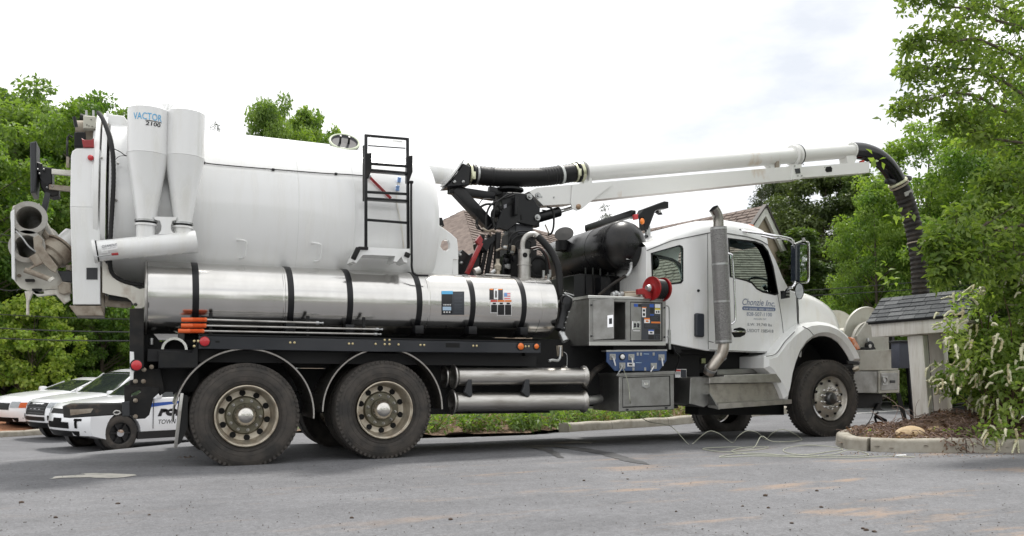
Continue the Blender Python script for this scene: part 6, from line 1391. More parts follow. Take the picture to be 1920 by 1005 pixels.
# ---- exhaust stack with perforated guard
def perforated():
    m = bpy.data.materials.new('perforated_steel'); m.use_nodes = True; t = m.node_tree; b = t.nodes['Principled BSDF']; N = t.nodes.new
    tc = N('ShaderNodeTexCoord'); w = N('ShaderNodeMapping'); w.inputs['Scale'].default_value = (1, 1, 1); t.links.new(tc.outputs['Object'], w.inputs['Vector'])
    v = N('ShaderNodeTexVoronoi'); v.inputs['Scale'].default_value = 120; v.inputs['Randomness'].default_value = 0.85; t.links.new(w.outputs['Vector'], v.inputs['Vector'])
    r = N('ShaderNodeValToRGB'); e = r.color_ramp.elements; e[0].position = .30; e[0].color = (.02, .02, .02, 1); e[1].position = .46; e[1].color = (.24, .235, .23, 1)
    t.links.new(v.outputs['Distance'], r.inputs['Fac']); t.links.new(r.outputs['Color'], b.inputs['Base Color']); t.links.new(r.outputs['Color'], b.inputs['Metallic']); b.inputs['Roughness'].default_value = .35
    return m
PERF = perforated()
EY = -.02
s0, s1 = T(1357, 644, EY), T(1347, 426, EY); sr = 15.2 / pxm(s0)
MB().lathe(s0, s1 - s0, [(0, sr * .7), (0, sr), ((s1 - s0).length, sr), ((s1 - s0).length, sr * .55)], 36).obj('stack_guard', PERF, TRUCK)
for t in (.02, .36, .68, .985):
    c = s0.lerp(s1, t); MB().lathe(c, s1 - s0, [(-.012, sr), (-.012, sr + .004), (.012, sr + .004), (.012, sr)], 36).obj('guard_band', GALV, TRUCK)
MB().tube([T(1357, 642, EY), T(1356, 655, EY), T(1351, 667, EY + .02), T(1341, 680, EY + .05), T(1333, 691, EY + .08), T(1328, 701, EY + .12)], .072, 20, step=.03).obj('exhaust_pipe', mat('heat_stained_steel', (.50, .46, .41), .36, .9, col2=(.28, .23, .19), nscale=6), TRUCK)
for (a, b2) in [((1351, 667), (1348, 671)), ((1332, 692), (1330, 696))]: MB().lathe(T(*a, EY + .03), T(*b2, EY + .05) - T(*a, EY + .03), [(-.015, .07), (-.015, .082), (.015, .082), (.015, .07)], 24).obj('pipe_clamp', GALV, TRUCK)
ep = [T(1347, 428, EY), T(1347, 415, EY), T(1345.5, 405, EY), T(1342, 397, EY), T(1338, 391, EY)]
MB().tube(ep, .066, 22, cap=False, step=.025).obj('stack_tip', mat('dark_reflection_chrome', (.26, .25, .23), .25, 1.0), TRUCK)  # tip chrome darkened in its colour to stand in for dark reflections
ed = (ep[-1] - ep[-2]).normalized(); MB().lathe(ep[-1] - ed * .01, Vector((-.85, -.25, .5)), [(0, .055), (-.015, .05), (-.02, .001)], 24).obj('stack_mouth', DARK, TRUCK)
MB().tube([T(1360, 476, -.03), T(1366, 475.5, -.06), T(1372, 478, -.07), T(1374, 486, -.07), T(1377, 540, -.07), T(1378.5, 596, -.07), T(1376, 604, -.07), T(1370, 608, -.05), T(1365, 607.5, -.03)], .014, 10).obj('grab_handle', CHROME, TRUCK)
# ---- mirror
MY = -.08
MB().tube([T(1385, 431.5, .3), T(1398, 434, .2), T(1426, 437.5, .05), T(1450, 441.5, MY), T(1474, 446, MY), T(1484, 450, MY), T(1490, 459, MY), T(1491, 480, MY), T(1491, 528, MY), T(1487, 537, MY), T(1478, 541, 0), T(1473, 546, .1)], .018, 10).obj('mirror_arm', CHROME, TRUCK)
MB().tube([T(1428, 442, .1), T(1452, 447, MY + .04), T(1475, 448.5, MY + .03), T(1487, 457, MY)], .014, 8).obj('mirror_arm', CHROME, TRUCK)
MB().side([(1470, 545), (1482, 543), (1482, 558), (1471, 560)], .06, .07, chamfer=.01).obj('mirror_bracket', BLACK, TRUCK)
for v in (548, 553): MB().cyl(T(1474, v, .055), T(1480, v, .055), .012, seg=8).obj('mirror_pivot', GALV, TRUCK)
lens(1386, 431.5, .26, .02, BLACK, 'arm_foot', ring=False)
MB().side([(1493, 459), (1497, 456), (1510, 456), (1514, 460), (1514, 526), (1510, 529), (1497, 529), (1493, 526)], MY - .04, .1, chamfer=.015).obj('mirror_head', mat('mirror_shell', (.02, .025, .035), .25, coat=.4), TRUCK)
quad([T(1500, 459, MY - .045), T(1513, 459, MY - .085), T(1513, 527, MY - .085), T(1500, 527, MY - .045)], MIRROR, 'mirror_glass')
MB().tube([T(1490, 458, MY - .03), T(1499, 454, MY - .03), T(1508, 451, MY - .03), T(1514, 453, MY - .03), T(1516.5, 461, MY - .03), T(1516.5, 500, MY - .03), T(1515.5, 527, MY - .03), T(1508, 530, MY - .03), T(1498, 530, MY - .03)], .011, 8).obj('mirror_frame', CHROME, TRUCK)
cm_ = T(1499, 545, MY - .03); b = MB(); ell(b, cm_ + Vector((0, .0, 0)), Vector((-.70, -.66, -.28)).normalized(), Vector((0, 0, 1)), .115, .058, .03, 32); b.obj('convex_mirror', BLACK, TRUCK)
b = MB(); ell(b, cm_ + Vector((-.70, -.66, -.28)).normalized() * .031, Vector((-.70, -.66, -.28)).normalized(), Vector((0, 0, 1)), .105, .050, .004, 32); b.obj('convex_glass', MIRROR, TRUCK)
MB().cyl(T(1507, 451, MY - .03), T(1506, 446, MY - .03), .02, seg=10).obj('mirror_lamp', GALV, TRUCK)
# ---- steps
stp = MB().side([(1295, 708), (1330, 706), (1330, 757), (1320, 764), (1293, 757)], .12, .5, chamfer=.006).obj('step_box', ALU_DULL, TRUCK, .3)
MB().side([(1330, 708), (1358, 706), (1358, 703.5), (1463, 700.5), (1465, 706), (1465, 717), (1330, 719)], .02, .45, chamfer=.005).obj('step_upper_lip', ALU, stp)
MB().side([(1330, 720), (1465, 717.5), (1465, 750), (1330, 757)], .14, .03, chamfer=.004).obj('step_riser', mat('worn_diamond_plate', (.46, .44, .40), .45, .9, col2=(.30, .28, .25), nscale=7, rvar=.1), stp)
a0, a1 = T(1347, 768, -.02), T(1485, 756, -.02)
b = MB(); b.rings([[T(1347, 757, -.02), T(1484.5, 749, -.02), T(1484.5, 757, -.02), T(1347, 767, -.02)], [T(1325, 755, .16), T(1466, 748, .16), T(1466, 752, .16), T(1325, 761, .16)]], True, True, True); b.obj('step_tread', ALU, stp, 0)
b = MB(); b.rings([[T(1330, 737, .02), T(1348, 768, -.018), T(1327, 763.5, .14), T(1327, 740, .14)], [T(1332, 737, .02), T(1350, 768, -.018), T(1329, 763.5, .14), T(1329, 740, .14)]], True, True, True); b.obj('step_cheek', ALU_DULL, stp, 0)
MB().side([(1345, 693), (1440, 690), (1442, 699), (1345, 703)], .3, .2, chamfer=.006).obj('step_top', ALU_DULL, stp)
MB().side([(1300, 660), (1440, 664), (1440, 692), (1300, 700)], .55, .1).obj('battery_box', CHASSIS, TRUCK)
MB().side([(1310, 757), (1470, 757), (1470, 778), (1310, 778)], .5, .3).obj('step_bracket', CHASSIS, TRUCK)
for (u, v) in [(1319, 676), (1412, 671)]: MB().side([(u - 3, v - 4), (u + 4, v - 4), (u + 4, v + 5), (u - 3, v + 5)], .5, .02).obj('wire_tag', mat('pale_green_tag', (.45, .5, .25), .6), TRUCK)
# ---- front bumper gear
FYb = .62
def fr(px, y, t, m, name, ch=.008, holes=()): return MB().side(px, y, t, holes, chamfer=ch).obj(name, m, TRUCK, .4)
PUT = mat('putty_paint', (.50, .49, .44), .5, col2=(.36, .33, .28), nscale=5, npos=(.45, .75))
REELG = mat('cream_reel', (.58, .57, .50), .45, col2=(.42, .38, .3), nscale=5, npos=(.5, .8))
rc2 = T(1628, 638, .95); MB().lathe(rc2, (0, 1, 0), [(0, .001), (0, .50), (-.01, .525), (.015, .535), (.03, .52), (.03, .001)], 56).obj('front_reel_disc', REELG, TRUCK)
MB().lathe(rc2 + Vector((0, .03, 0)), (0, 1, 0), [(0, .22), (.6, .22), (.6, .52), (.62, .52)], 40).obj('front_reel_drum', REELG, TRUCK)
rc3 = T(1631, 645, .80); MB().lathe(rc3, (0, 1, 0), [(0, .001), (0, .34), (-.008, .35), (.02, .355), (.06, .345), (.06, .001)], 48).obj('front_reel_plate', PUT, TRUCK)
fr([(1625, 604), (1672, 607), (1672, 657), (1612, 656), (1606, 630)], .76, .05, PUT, 'front_reel_bracket')
fr([(1613, 656.5), (1683, 655), (1685, 694), (1612, 695)], .66, .6, PUT, 'front_deck_box')
fr([(1600, 696), (1648, 696), (1648, 737), (1602, 737)], .66, .6, ALU_DULL, 'front_tool_box'); fb_ = fr([(1648, 695.5), (1687, 694.5), (1687, 736), (1648, 737.5)], .64, .62, PUT, 'front_tool_box')
fr([(1652, 700), (1684, 699), (1684, 731), (1652, 732)], .63, .02, ALU_DULL, 'front_box_door', .005); fr([(1655, 706), (1665, 706), (1665, 722), (1655, 722)], .62, .02, GALV, 'paddle_latch', .004); fr([(1670, 713), (1679, 713), (1679, 718), (1670, 718)], .62, .02, PLASTIC, 'front_box_plate', .003)
MB().torus(T(1660, 713, .615), (0, 1, 0), .045, .008, 18, 6).obj('latch_ring', ALU, TRUCK)
MB().lathe(T(1632, 649, .70), (0, -1, 0), [(-.05, .001), (-.05, .07), (.0, .08), (.02, .06), (.02, .03), (.04, .02), (.04, .001)], 24).obj('reel_motor', BLACK, TRUCK); fr([(1618, 656), (1643, 655), (1640, 650), (1622, 651)], .68, .1, BLACK, 'motor_foot', .004)
MB().lathe(T(1631, 649, .655), (0, -1, 0), [(0, .03), (.01, .03), (.01, .001)], 16).obj('motor_cap', ALU, TRUCK)
MB().bar(T(1627, 645, .72), T(1626, 634, .72), .04, .04, .01).obj('reel_valve', GALV, TRUCK)
fr([(1672, 630), (1677.5, 629.5), (1678, 655), (1673, 655)], .6, .06, BLACK, 'reel_stay', .006); fr([(1680, 655), (1686, 655), (1686, 662), (1680, 662)], .6, .06, BLACK, 'corner_bump', .006)
fr([(1600, 738), (1655, 738), (1655, 757), (1640, 764), (1600, 766)], .8, .5, CHASSIS, 'front_bumper'); fr([(1648, 756), (1652, 756), (1652, 766), (1658, 769), (1640, 769)], .75, .05, BLACK_SOFT, 'tow_hook', .006)
MB().cyl(T(1604, 690, .5), T(1606, 694, .5), .05, seg=14).obj('hose_cap', mat('tan_band', (.38, .33, .26), .6), TRUCK)
fr([(1590, 683), (1612, 684), (1610, 760), (1592, 770)], 1.0, .3, CHASSIS, 'bumper_mount')
# ================================================================== house behind the truck
SHINGLE = mat('brown_roof_shingle', (0.125, 0.095, 0.082), 0.9, col2=(0.21, 0.165, 0.14), nscale=7, npos=(0.38, 0.66), bump=0.4, bscale=30)
SIDING = mat('tan_siding', (0.40, 0.33, 0.26), 0.8, col2=(0.36, 0.29, 0.225), nscale=2, npos=(0.4, 0.7))
TRIM = mat('white_trim', (0.74, 0.73, 0.70), 0.6)
house = thing('house', 'tan house with brown shingle roofs and steep white-trimmed gable behind the truck', 'house', (13.0, 13.0, gz(13, 13)))
def V2(a): return Vector((a.x, a.y, 0))
def slope(A, B, Cc, Dd, name, seed=1, course=.17):
    """roof slope from ridge A-B down to eave D-C, laid in stepped courses of shingles"""
    rs = random.Random(seed); b = MB()
    nrm = (B - A).cross(Dd - A).normalized()
    if nrm.z < 0: nrm = -nrm
    b.rings([[A, B, Cc, Dd], [p - nrm * .12 for p in (A, B, Cc, Dd)]], True, True, True)
    base = b.obj(name, SHINGLE, house, 0)
    b = MB(); n = max(4, int(((Dd - A).length + (Cc - B).length) / 2 / course))
    for k in range(n):
        t0, t1 = k / n, (k + 1.12) / n
        if t1 > 1.02: t1 = 1.02
        L0, R0, L1, R1 = A.lerp(Dd, t0), B.lerp(Cc, t0), A.lerp(Dd, t1), B.lerp(Cc, t1); w = (R0 - L0).length; s = 0.0
        while s < 1:
            e = min(1.0, s + rs.uniform(.22, .42) / max(.3, w)); h = rs.uniform(.018, .034)
            q = [L0.lerp(R0, s), L0.lerp(R0, e - .004), L1.lerp(R1, e - .004), L1.lerp(R1, s)]
            top = [q[0] + nrm * .004, q[1] + nrm * .004, q[2] + nrm * h, q[3] + nrm * h]
            vs = [b.bm.verts.new(p) for p in top]; b.bm.faces.new(vs)
            lo = [b.bm.verts.new(p) for p in (q[3], q[2])]; b.bm.faces.new((vs[3], vs[2], lo[1], lo[0]))
            s = e
    b.obj('shingle_courses', SHINGLE, base, 0, 'stuff')
    return base
def hz(right, depth, up=0.0):
    return Vector((right * _r.x + depth * _f.x, right * _r.y + depth * _f.y, up))
P_ = W(1432, 386, 24); Q_ = W(1222, 441, 27.5); Q_ = Vector((Q_.x, Q_.y, P_.z - .06)); rdg = (Q_ - P_); Q_ = P_ + rdg * 2.1
gdir = hz(-.68, -.73); S_ = 4.4; dropz = .84 * S_
n1, n2 = P_ + gdir * S_ + Vector((0, 0, -dropz)), Q_ + gdir * S_ + Vector((0, 0, -dropz)); m1, m2 = P_ - gdir * S_ + Vector((0, 0, -dropz)), Q_ - gdir * S_ + Vector((0, 0, -dropz))
slope(P_, Q_, n2, n1, 'roof', 1); slope(P_, Q_, m2, m1, 'roof', 2)
rd = rdg.normalized()
def wall(p, t, m, name): return MB().rings([p, [q + t for q in p]], True, True, True).obj(name, m, house, 0)
zg = gz(P_.x, P_.y) - .3
ins = rd * .05
wall([P_ + ins - Vector((0, 0, .14)), n1 + ins, Vector(((n1 + ins).x, (n1 + ins).y, zg)), Vector(((m1 + ins).x, (m1 + ins).y, zg)), m1 + ins], rd * .15, SIDING, 'gable_wall')
for a, c in ((P_, n1), (P_, m1)):
    d = (c - a).normalized(); MB().bar(a - rd * .03 - Vector((0, 0, .14)), c - rd * .03 - Vector((0, 0, .14)), .08, .24).obj('gable_trim', TRIM, house)
    MB().bar(a - rd * .05 + Vector((0, 0, .02)), c - rd * .05 + Vector((0, 0, .02)), .12, .05).obj('roof_edge', mat('dark_drip_edge', (.05, .04, .035), .6), house)
e0, e1_ = n1 + ins - gdir * .4, n2 - gdir * .4
wall([Vector((e0.x, e0.y, zg)), Vector((e1_.x, e1_.y, zg)), Vector((e1_.x, e1_.y, n1.z + .2)), Vector((e0.x, e0.y, n1.z + .2))], gdir * -.15, SIDING, 'wall')
slope(W(1285, 452, 22.6), W(1440, 454, 22.6), W(1444, 590, 20.4), W(1270, 590, 20.4), 'porch_roof', 9, .10)
# hipped wing on the left
A2, B2 = W(869, 394, 22), W(1052, 443, 26); B2.z = A2.z
r2 = (B2 - A2); r2.z = 0; r2.normalize(); p2 = Vector((r2.y, -r2.x, 0)); B2 = A2 + r2 * 6.0
if p2.dot(_f) > 0: p2 = -p2
hs = 3.2; dz = Vector((0, 0, -.78 * hs))
E2, F2, G2, H2 = A2 + (p2 - r2) * hs + dz, A2 + (-p2 - r2) * hs + dz, B2 + p2 * hs + dz, B2 - p2 * hs + dz
slope(A2, B2, G2, E2, 'roof', 5); slope(A2, A2 + Vector((.001, 0, 0)), E2, F2, 'roof', 6); slope(A2, B2, H2, F2, 'roof', 7)
zc0 = gz(E2.x, E2.y) - .4
def sh(p, k=.3): c = (E2 + F2 + G2 + H2) / 4; q = c + (p - c) * .93; return q
for a, c in ((sh(E2), sh(G2)), (sh(F2), sh(E2))):
    wall([Vector((a.x, a.y, zc0)), Vector((c.x, c.y, zc0)), Vector((c.x, c.y, E2.z)), Vector((a.x, a.y, E2.z))], (A2 - E2).cross(Vector((0, 0, 1))).normalized() * .05, SIDING, 'wall')

# ================================================================== little shelter on the island
KO = W(1733, 788, 10.6); KO.z = isl_z(KO.x, KO.y) - .06
phi = R(44); kw = hz(math.cos(phi), -math.sin(phi)); kd = hz(math.sin(phi), math.cos(phi)); tilt = R(4.0)
ku = Vector((0, 0, 1)) * math.cos(tilt) - RIGHT * math.sin(tilt); kw2 = (kw - ku * kw.dot(ku)).normalized(); kd2 = ku.cross(kw2)
def K(w, d, z): return KO + kw2 * w + kd2 * d + ku * z
kiosk = thing('shelter', 'small white timber shelter with grey shingle roof on the kerbed island', 'shelter', KO)
KW = mat('weathered_white_timber', (.72, .70, .66), .65, col2=(.52, .48, .42), nscale=9, npos=(.42, .76), stretch=(3, 3, .25), detail=9)
def kbox(w0, w1, d0, d1, z0, z1, m, name, parent=kiosk, bev=.006):
    c = K((w0 + w1) / 2, (d0 + d1) / 2, (z0 + z1) / 2)
    return MB().box(c, (w1 - w0, d1 - d0, z1 - z0), Matrix((kw2, kd2, ku)).transposed(), bev).obj(name, m, parent, .5)
ppm = pxm(KO); kt = 163 / ppm
kbox(-.093, .093, -.093, .093, -.2, kt, KW, 'post'); kbox(-.09, .09, .70, .88, -.2, kt + .02, KW, 'post')
kbox(-.11, .11, -.11, .11, -.2, .03, KW, 'post_base')
def ku_of(u, v, d):     # shelter (w, z) where the sight line meets its plane d
    o = CAM_LOC - K(0, d, 0); r_ = ray(u, v); t = -o.dot(kd2) / r_.dot(kd2); p = o + r_ * t; return p.dot(kw2), p.dot(ku)
wl_, zl_ = ku_of(1632, 606, -.2); wr_, zr_ = ku_of(1786, 590, -.2); ez = (zl_ + zr_) / 2
wL, wR = wl_, wr_ + .14
kbox(wL, wR, -.19, -.15, ez - .195, ez - .015, KW, 'fascia'); kbox(wL, wR, .85, .89, ez - .195, ez - .015, KW, 'fascia')
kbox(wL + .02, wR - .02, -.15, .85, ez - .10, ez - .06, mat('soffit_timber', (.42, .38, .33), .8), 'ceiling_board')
kbox(wL + .08, wR - .08, -.03, .03, ez - .2, ez - .1, KW, 'beam'); kbox(-.05, .05, -.1, .8, ez - .2, ez - .1, KW, 'beam')
# roof slopes with single shingles
rise = .335; dm = .38
def roofpt(w, t, side, up=0.0):   # t 0 ridge .. 1 eave
    d = dm + (-1 if side < 0 else 1) * t * (dm + .24); n_ = (ku * math.cos(R(27)) + kd2 * (-1 if side < 0 else 1) * math.sin(R(27)))
    return K(w, d, ez + rise * (1 - t) + .0) + n_ * up
GREYSH = [mat('grey_shingle', (.055, .06, .066), .92, col2=(.10, .105, .11), nscale=40, npos=(.35, .65), bump=.3, bscale=150), mat('grey_shingle_light', (.085, .09, .096), .92, col2=(.13, .135, .14), nscale=40, npos=(.35, .65), bump=.3, bscale=150), mat('grey_shingle_dark', (.038, .042, .048), .92, col2=(.075, .08, .085), nscale=40, npos=(.35, .65))]
for side in (-1, 1):
    dk = MB(); dk.rings([[roofpt(wL - .02, 0, side, -.03), roofpt(wR + .02, 0, side, -.03), roofpt(wR + .02, 1, side, -.03), roofpt(wL - .02, 1, side, -.03)], [roofpt(wL - .02, 0, side), roofpt(wR + .02, 0, side), roofpt(wR + .02, 1, side), roofpt(wL - .02, 1, side)]], True, True, True)
    deck = dk.obj('roof_deck', mat('roof_edge_black', (.012, .012, .013), .7), kiosk, 0)
    rs = random.Random(3 + side); NC = 6
    for k in range(NC):
        t0, t1 = max(0, (k - .15) / NC), (k + 1.04) / NC; s = wL - .035; first = True
        while s < wR + .03:
            e = min(wR + .035, s + (rs.uniform(.06, .14) if first else rs.uniform(.13, .2))); first = False
            h0, h1 = .004, .012 + rs.uniform(0, .006); tj = t1 + rs.uniform(-.012, .006)
            q = [roofpt(s, t0, side, h0), roofpt(e - .005, t0, side, h0), roofpt(e - .005, tj, side, h1), roofpt(s, tj, side, h1)]
            lo = [roofpt(s, t0, side, 0.001), roofpt(e - .005, t0, side, 0.001), roofpt(e - .005, tj, side, .002), roofpt(s, tj, side, .002)]
            b = MB(); b.rings([lo, q], True, True, True); b.obj('shingle', rs.choice(GREYSH), deck, 0); s = e
    kb = MB(); kb.rings([[roofpt(wR - .03, 0, side, -.035), roofpt(wR - .03, 1, side, -.035), roofpt(wR - .03, 1, side, -.14), roofpt(wR - .03, 0, side, -.14)], [roofpt(wR, 0, side, -.035), roofpt(wR, 1, side, -.035), roofpt(wR, 1, side, -.14), roofpt(wR, 0, side, -.14)]], True, True, True); kb.obj('barge_board', KW, kiosk, 0)
for s in (wL + .02, wR - .06):
    b = MB(); tri = [(dm, ez + rise - .05), (-.17, ez - .03), (dm * 2 + .17, ez - .03)]
    b.rings([[K(s, d, z) for d, z in tri], [K(s + .02, d, z) for d, z in tri]], True, True, True); b.obj('gable_board', KW, kiosk, 0)
# slate-coloured box on two legs behind the shelter post
ub = thing('utility_box', 'slate grey box on two thin black legs beside the shelter post', 'utility box', W(1705, 795, 12.2))
bx = W(1697, 665, 12.2); MB().box(bx, (.30, .25, .40), Matrix.Rotation(-.4, 3, 'Z'), .01).obj('box', mat('slate_box', (.09, .10, .135), .5), ub); MB().box(bx + Vector((0, 0, .19)), (.35, .30, .028), Matrix.Rotation(-.4, 3, 'Z'), .006).obj('lid', PLASTIC, ub)
for a, c in (((1684, 737), (1701, 795)), ((1703, 690), (1713, 798))):
    q = W(*c, 12.2); MB().bar(W(*a, 12.2), Vector((q.x, q.y, min(q.z, gz(q.x, q.y) + .05))), .045, .045).obj('leg', BLACK, ub)

# ================================================================== parked cars
CARWHITE = mat('car_white_paint', (.80, .81, .83), .22, coat=.6)
CARBLACK = mat('car_black_trim', (.012, .012, .013), .45)
LAMPGLASS = mat('headlamp_glass', (.55, .58, .60), .1, .3, coat=.8)
def car(name, label, cat, anchor, heading, dims, group, face='a', text=None, lights=False):
    Lc, Wc, H, wr = dims; hw = Wc / 2
    p = Vector((anchor[0], anchor[1], 0)); e = .5
    nx = -(gz(p.x + e, p.y) - gz(p.x - e, p.y)) / (2 * e); ny = -(gz(p.x, p.y + e) - gz(p.x, p.y - e)) / (2 * e); up = Vector((nx, ny, 1)).normalized()
    h = Vector((heading[0], heading[1], 0)).normalized(); h = (h - up * h.dot(up)).normalized(); lf = up.cross(h)
    O = Vector((p.x, p.y, gz(p.x, p.y)))
    M = lambda x, y, z: O + h * x + lf * y + up * z
    root = thing(name, label, cat, O, group)
    wx0, wx1 = -.90, -.90 - Lc * .605; ar = wr + .06
    def arch(cx): return [(cx + ar * math.cos(a), max(.26, wr + ar * math.sin(a) * .98)) for a in np.linspace(-.35, math.pi + .35, 14)]
    lo = [(-.10, .34), (-.02, .46), (0, .60), (-.02, .76), (-.09, .90), (-.2, .99), (-.6, 1.06), (-1.35, 1.15), (-Lc * .93, 1.2), (-Lc + .02, 1.08), (-Lc, .6), (-Lc + .1, .36)] + [(x, z) for x, z in arch(wx1)][::-1] + [(-1.8, .27)] + [(x, z) for x, z in arch(wx0)][::-1]
    def loftY(outline, m, nm, shape, parent=root, sm=.5):
        b = MB(); ys = [-1, -.985, -.93, -.8, -.55, -.25, 0, .25, .55, .8, .93, .985, 1]; loops = []
        for t in ys: loops.append([M(*shape(x, z, t)) for x, z in outline])
        b.rings(loops, True)
        for lp in (0, -1):
            n = len(outline); b.bm.verts.ensure_lookup_table(); st = 0 if lp == 0 else (len(ys) - 1) * n
            es = [b.bm.edges.get((b.bm.verts[st + i], b.bm.verts[st + (i + 1) % n])) for i in range(n)]
            bmesh.ops.triangle_fill(b.bm, use_beauty=True, edges=[q for q in es if q])
        return b.obj(nm, m, parent, sm)
    fsh = lambda t: .26 * abs(t) ** 3.2
    def body(x, z, t):
        k = abs(t); ins = (.05 if k == 1 else .012 if k > .98 else 0); fx = max(0, 1 + x / .8)
        return (x - fsh(t) * min(1, fx) , t * hw * (1 - .03 * max(0, (z - .9)) * 2) , z - (.05 * k ** 4 if z > .85 else 0) - (ins if z > .9 else 0))
    loftY(lo, CARWHITE, 'body', body)
    gh = [(-1.30, 1.12), (-2.05, H - .10), (-2.45, H - .02), (-Lc * .8, H - .03), (-Lc * .955, 1.15)]
    def green(x, z, t): f_ = (z - 1.1) / (H - 1.1); return (x - .10 * abs(t) ** 3 * (1 - f_) * (1 if x > -2 else 0), t * (hw - .06 - .17 * f_), z - .03 * abs(t) ** 4)
    loftY(gh, GLASS_DARK, 'windows', green)
    loftY([(-2.02, H - .13), (-2.45, H - .012), (-Lc * .8, H - .02), (-Lc * .86, H - .16), (-2.2, H - .10)], CARWHITE, 'roof', lambda x, z, t: (x, t * (hw - .215), z + .012 - .03 * abs(t) ** 4))
    for s in (-1, 1):
        for a, c in (((-1.34, 1.13), (-2.08, H - .09)), ((-3.05, 1.17), (-3.0, H - .07)), ((-Lc * .95, 1.17), (-Lc * .83, H - .06))):
            MB().bar(M(*green(a[0], a[1], s)), M(*green(c[0], c[1], s)), .07, .03).obj('pillar', CARWHITE if a[0] > -2 else CARBLACK, root)
        m_ = MB().box(M(-1.62, s * (hw + .10), 1.16), (.16, .22, .15), Matrix((h, lf, up)).transposed(), .04).obj('mirror', CARWHITE, root); 
    def fp(y0, y1, z0, z1, m, nm, off=.008, parent=root, skew=0.0, xs=None):
        b = MB(); n = 8; prof = lambda z: float(np.interp(z, [.3, .34, .46, .6, .76, .9, .99], [-.14, -.10, -.02, 0, -.02, -.09, -.2])); rows = []
        for j in range(4):
            z = z0 + (z1 - z0) * j / 3; rows.append([M(prof(z + skew * (abs(y0 + (y1 - y0) * i / n))) - fsh((y0 + (y1 - y0) * i / n) / hw) + off, y0 + (y1 - y0) * i / n, z + skew * abs(y0 + (y1 - y0) * i / n)) for i in range(n + 1)])
        V = [[b.bm.verts.new(q) for q in r_] for r_ in rows]
        for j in range(3):
            for i in range(n): b.bm.faces.new((V[j][i], V[j][i + 1], V[j + 1][i + 1], V[j + 1][i]))
        bmesh.ops.solidify(b.bm, geom=b.bm.faces[:], thickness=.012)
        return b.obj(nm, m, parent, .6)
    fp(-.9 * hw, .9 * hw, .31, .44, CARBLACK, 'lower_bumper')
    if face == 'a':
        fp(-.50 * hw, .50 * hw, .49, .62, DARK, 'lower_intake'); fp(-.46 * hw, .46 * hw, .79, .89, CARBLACK, 'grille'); fp(-.2 * hw, .2 * hw, .62, .70, DARK, 'plate_recess')
        for s in (-1, 1): fp(s * .68 * hw, s * .74 * hw, .50, .66, DARK, 'fog_recess'); fp(s * .66 * hw, s * .84 * hw, .65, .70, DARK, 'fog_recess'); fp(s * .56 * hw, s * .94 * hw, .82, .92, LAMPGLASS, 'headlamp', .012)
    elif face == 'b':
        g_ = fp(-.5 * hw, .5 * hw, .62, .92, CARBLACK, 'grille')
        for k in range(4): fp(-.48 * hw, .48 * hw, .66 + k * .065, .672 + k * .065, mat('grille_slat_grey', (.16, .165, .17), .3, .6), 'grille_slat', .016, g_)
        for s in (-1, 1): fp(s * .53 * hw, s * .95 * hw, .80, .93, LAMPGLASS, 'headlamp', .012); fp(s * .6 * hw, s * .9 * hw, .50, .62, CARBLACK, 'fog_recess'); fp(s * .66 * hw, s * .86 * hw, .535, .575, LAMPGLASS, 'fog_bar', .014)
        fp(-.5 * hw, .5 * hw, .48, .58, CARBLACK, 'lower_intake')
    else:
        fp(-.45 * hw, .45 * hw, .64, .82, CARBLACK, 'grille')
        for s in (-1, 1): fp(s * .5 * hw, s * .8 * hw, .70, .86, LAMPGLASS, 'headlamp', .012); fp(s * .8 * hw, s * .97 * hw, .70, .84, ORANGE, 'indicator', .014)
    MB().bar(M(-1.25, hw + .005, .31), M(-Lc + 1.6, hw + .005, .31), .05, .16).obj('sill', CARBLACK, root)
    for x in (wx0, wx1):
        for s in (-1, 1):
            w = part_empty('wheel', root, M(x, s * (hw - .12), wr)); ax = lf * s
            c = M(x, s * (hw - .13), wr)
            MB().lathe(c, ax, [(-.12, wr * .6), (-.12, wr * .92), (-.09, wr), (.09, wr), (.12, wr * .93), (.125, wr * .78), (.115, wr * .64), (.1, wr * .6)], 32).obj('tyre', RUBBER, w)
            MB().lathe(c, ax, [(.10, wr * .64), (.105, wr * .6), (.05, wr * .54), (.04, .001)], 28).obj('rim', CARBLACK, w)
            e1, e2, _ = frame_from(ax); b = MB()
            for k in range(6):
                a = k * math.pi / 3; d = e1 * math.cos(a) + e2 * math.sin(a); b.bar(c + ax * .085 + d * wr * .15, c + ax * .075 + d * wr * .56, .05, .03)
            b.obj('spoke', mat('black_alloy', (.04, .04, .042), .3, .6), w); MB().lathe(c, ax, [(.09, wr * .24), (.115, wr * .2), (.12, .001)], 20).obj('hub_cap', CHROME, w)
            MB().lathe(M(x, s * (hw - .34), wr), ax, [(0, ar - .005), (.2, ar - .005), (.2, ar * .7)], 24).obj('wheel_arch', CARBLACK, root)
    bm_ = lambda x, z: M(*body(x, z, .985)) + lf * .012
    if text:
        def tm(x0, x1, z0, z1): return lambda q, w: bm_(x0 + (x1 - x0) * q, z0 + (z1 - z0) * w)
        lettering('POLICE', tm(-1.70, -2.80, .70, .93), 1, 1, INK, root, .28, .09); lettering('TOWN OF MONTREAT', tm(-1.72, -3.05, .53, .63), 1, 1, INK, root, .2, .012)
        b = MB(); pts = [(-1.42, 1.05), (-2.4, 1.10), (-4.4, 1.12), (-4.4, 1.095), (-2.4, 1.06), (-1.46, .96)]
        b.bm.faces.new([b.bm.verts.new(bm_(x, z)) for x, z in pts]); b.obj('blue_stripe', INK_ROYAL, root, 0)
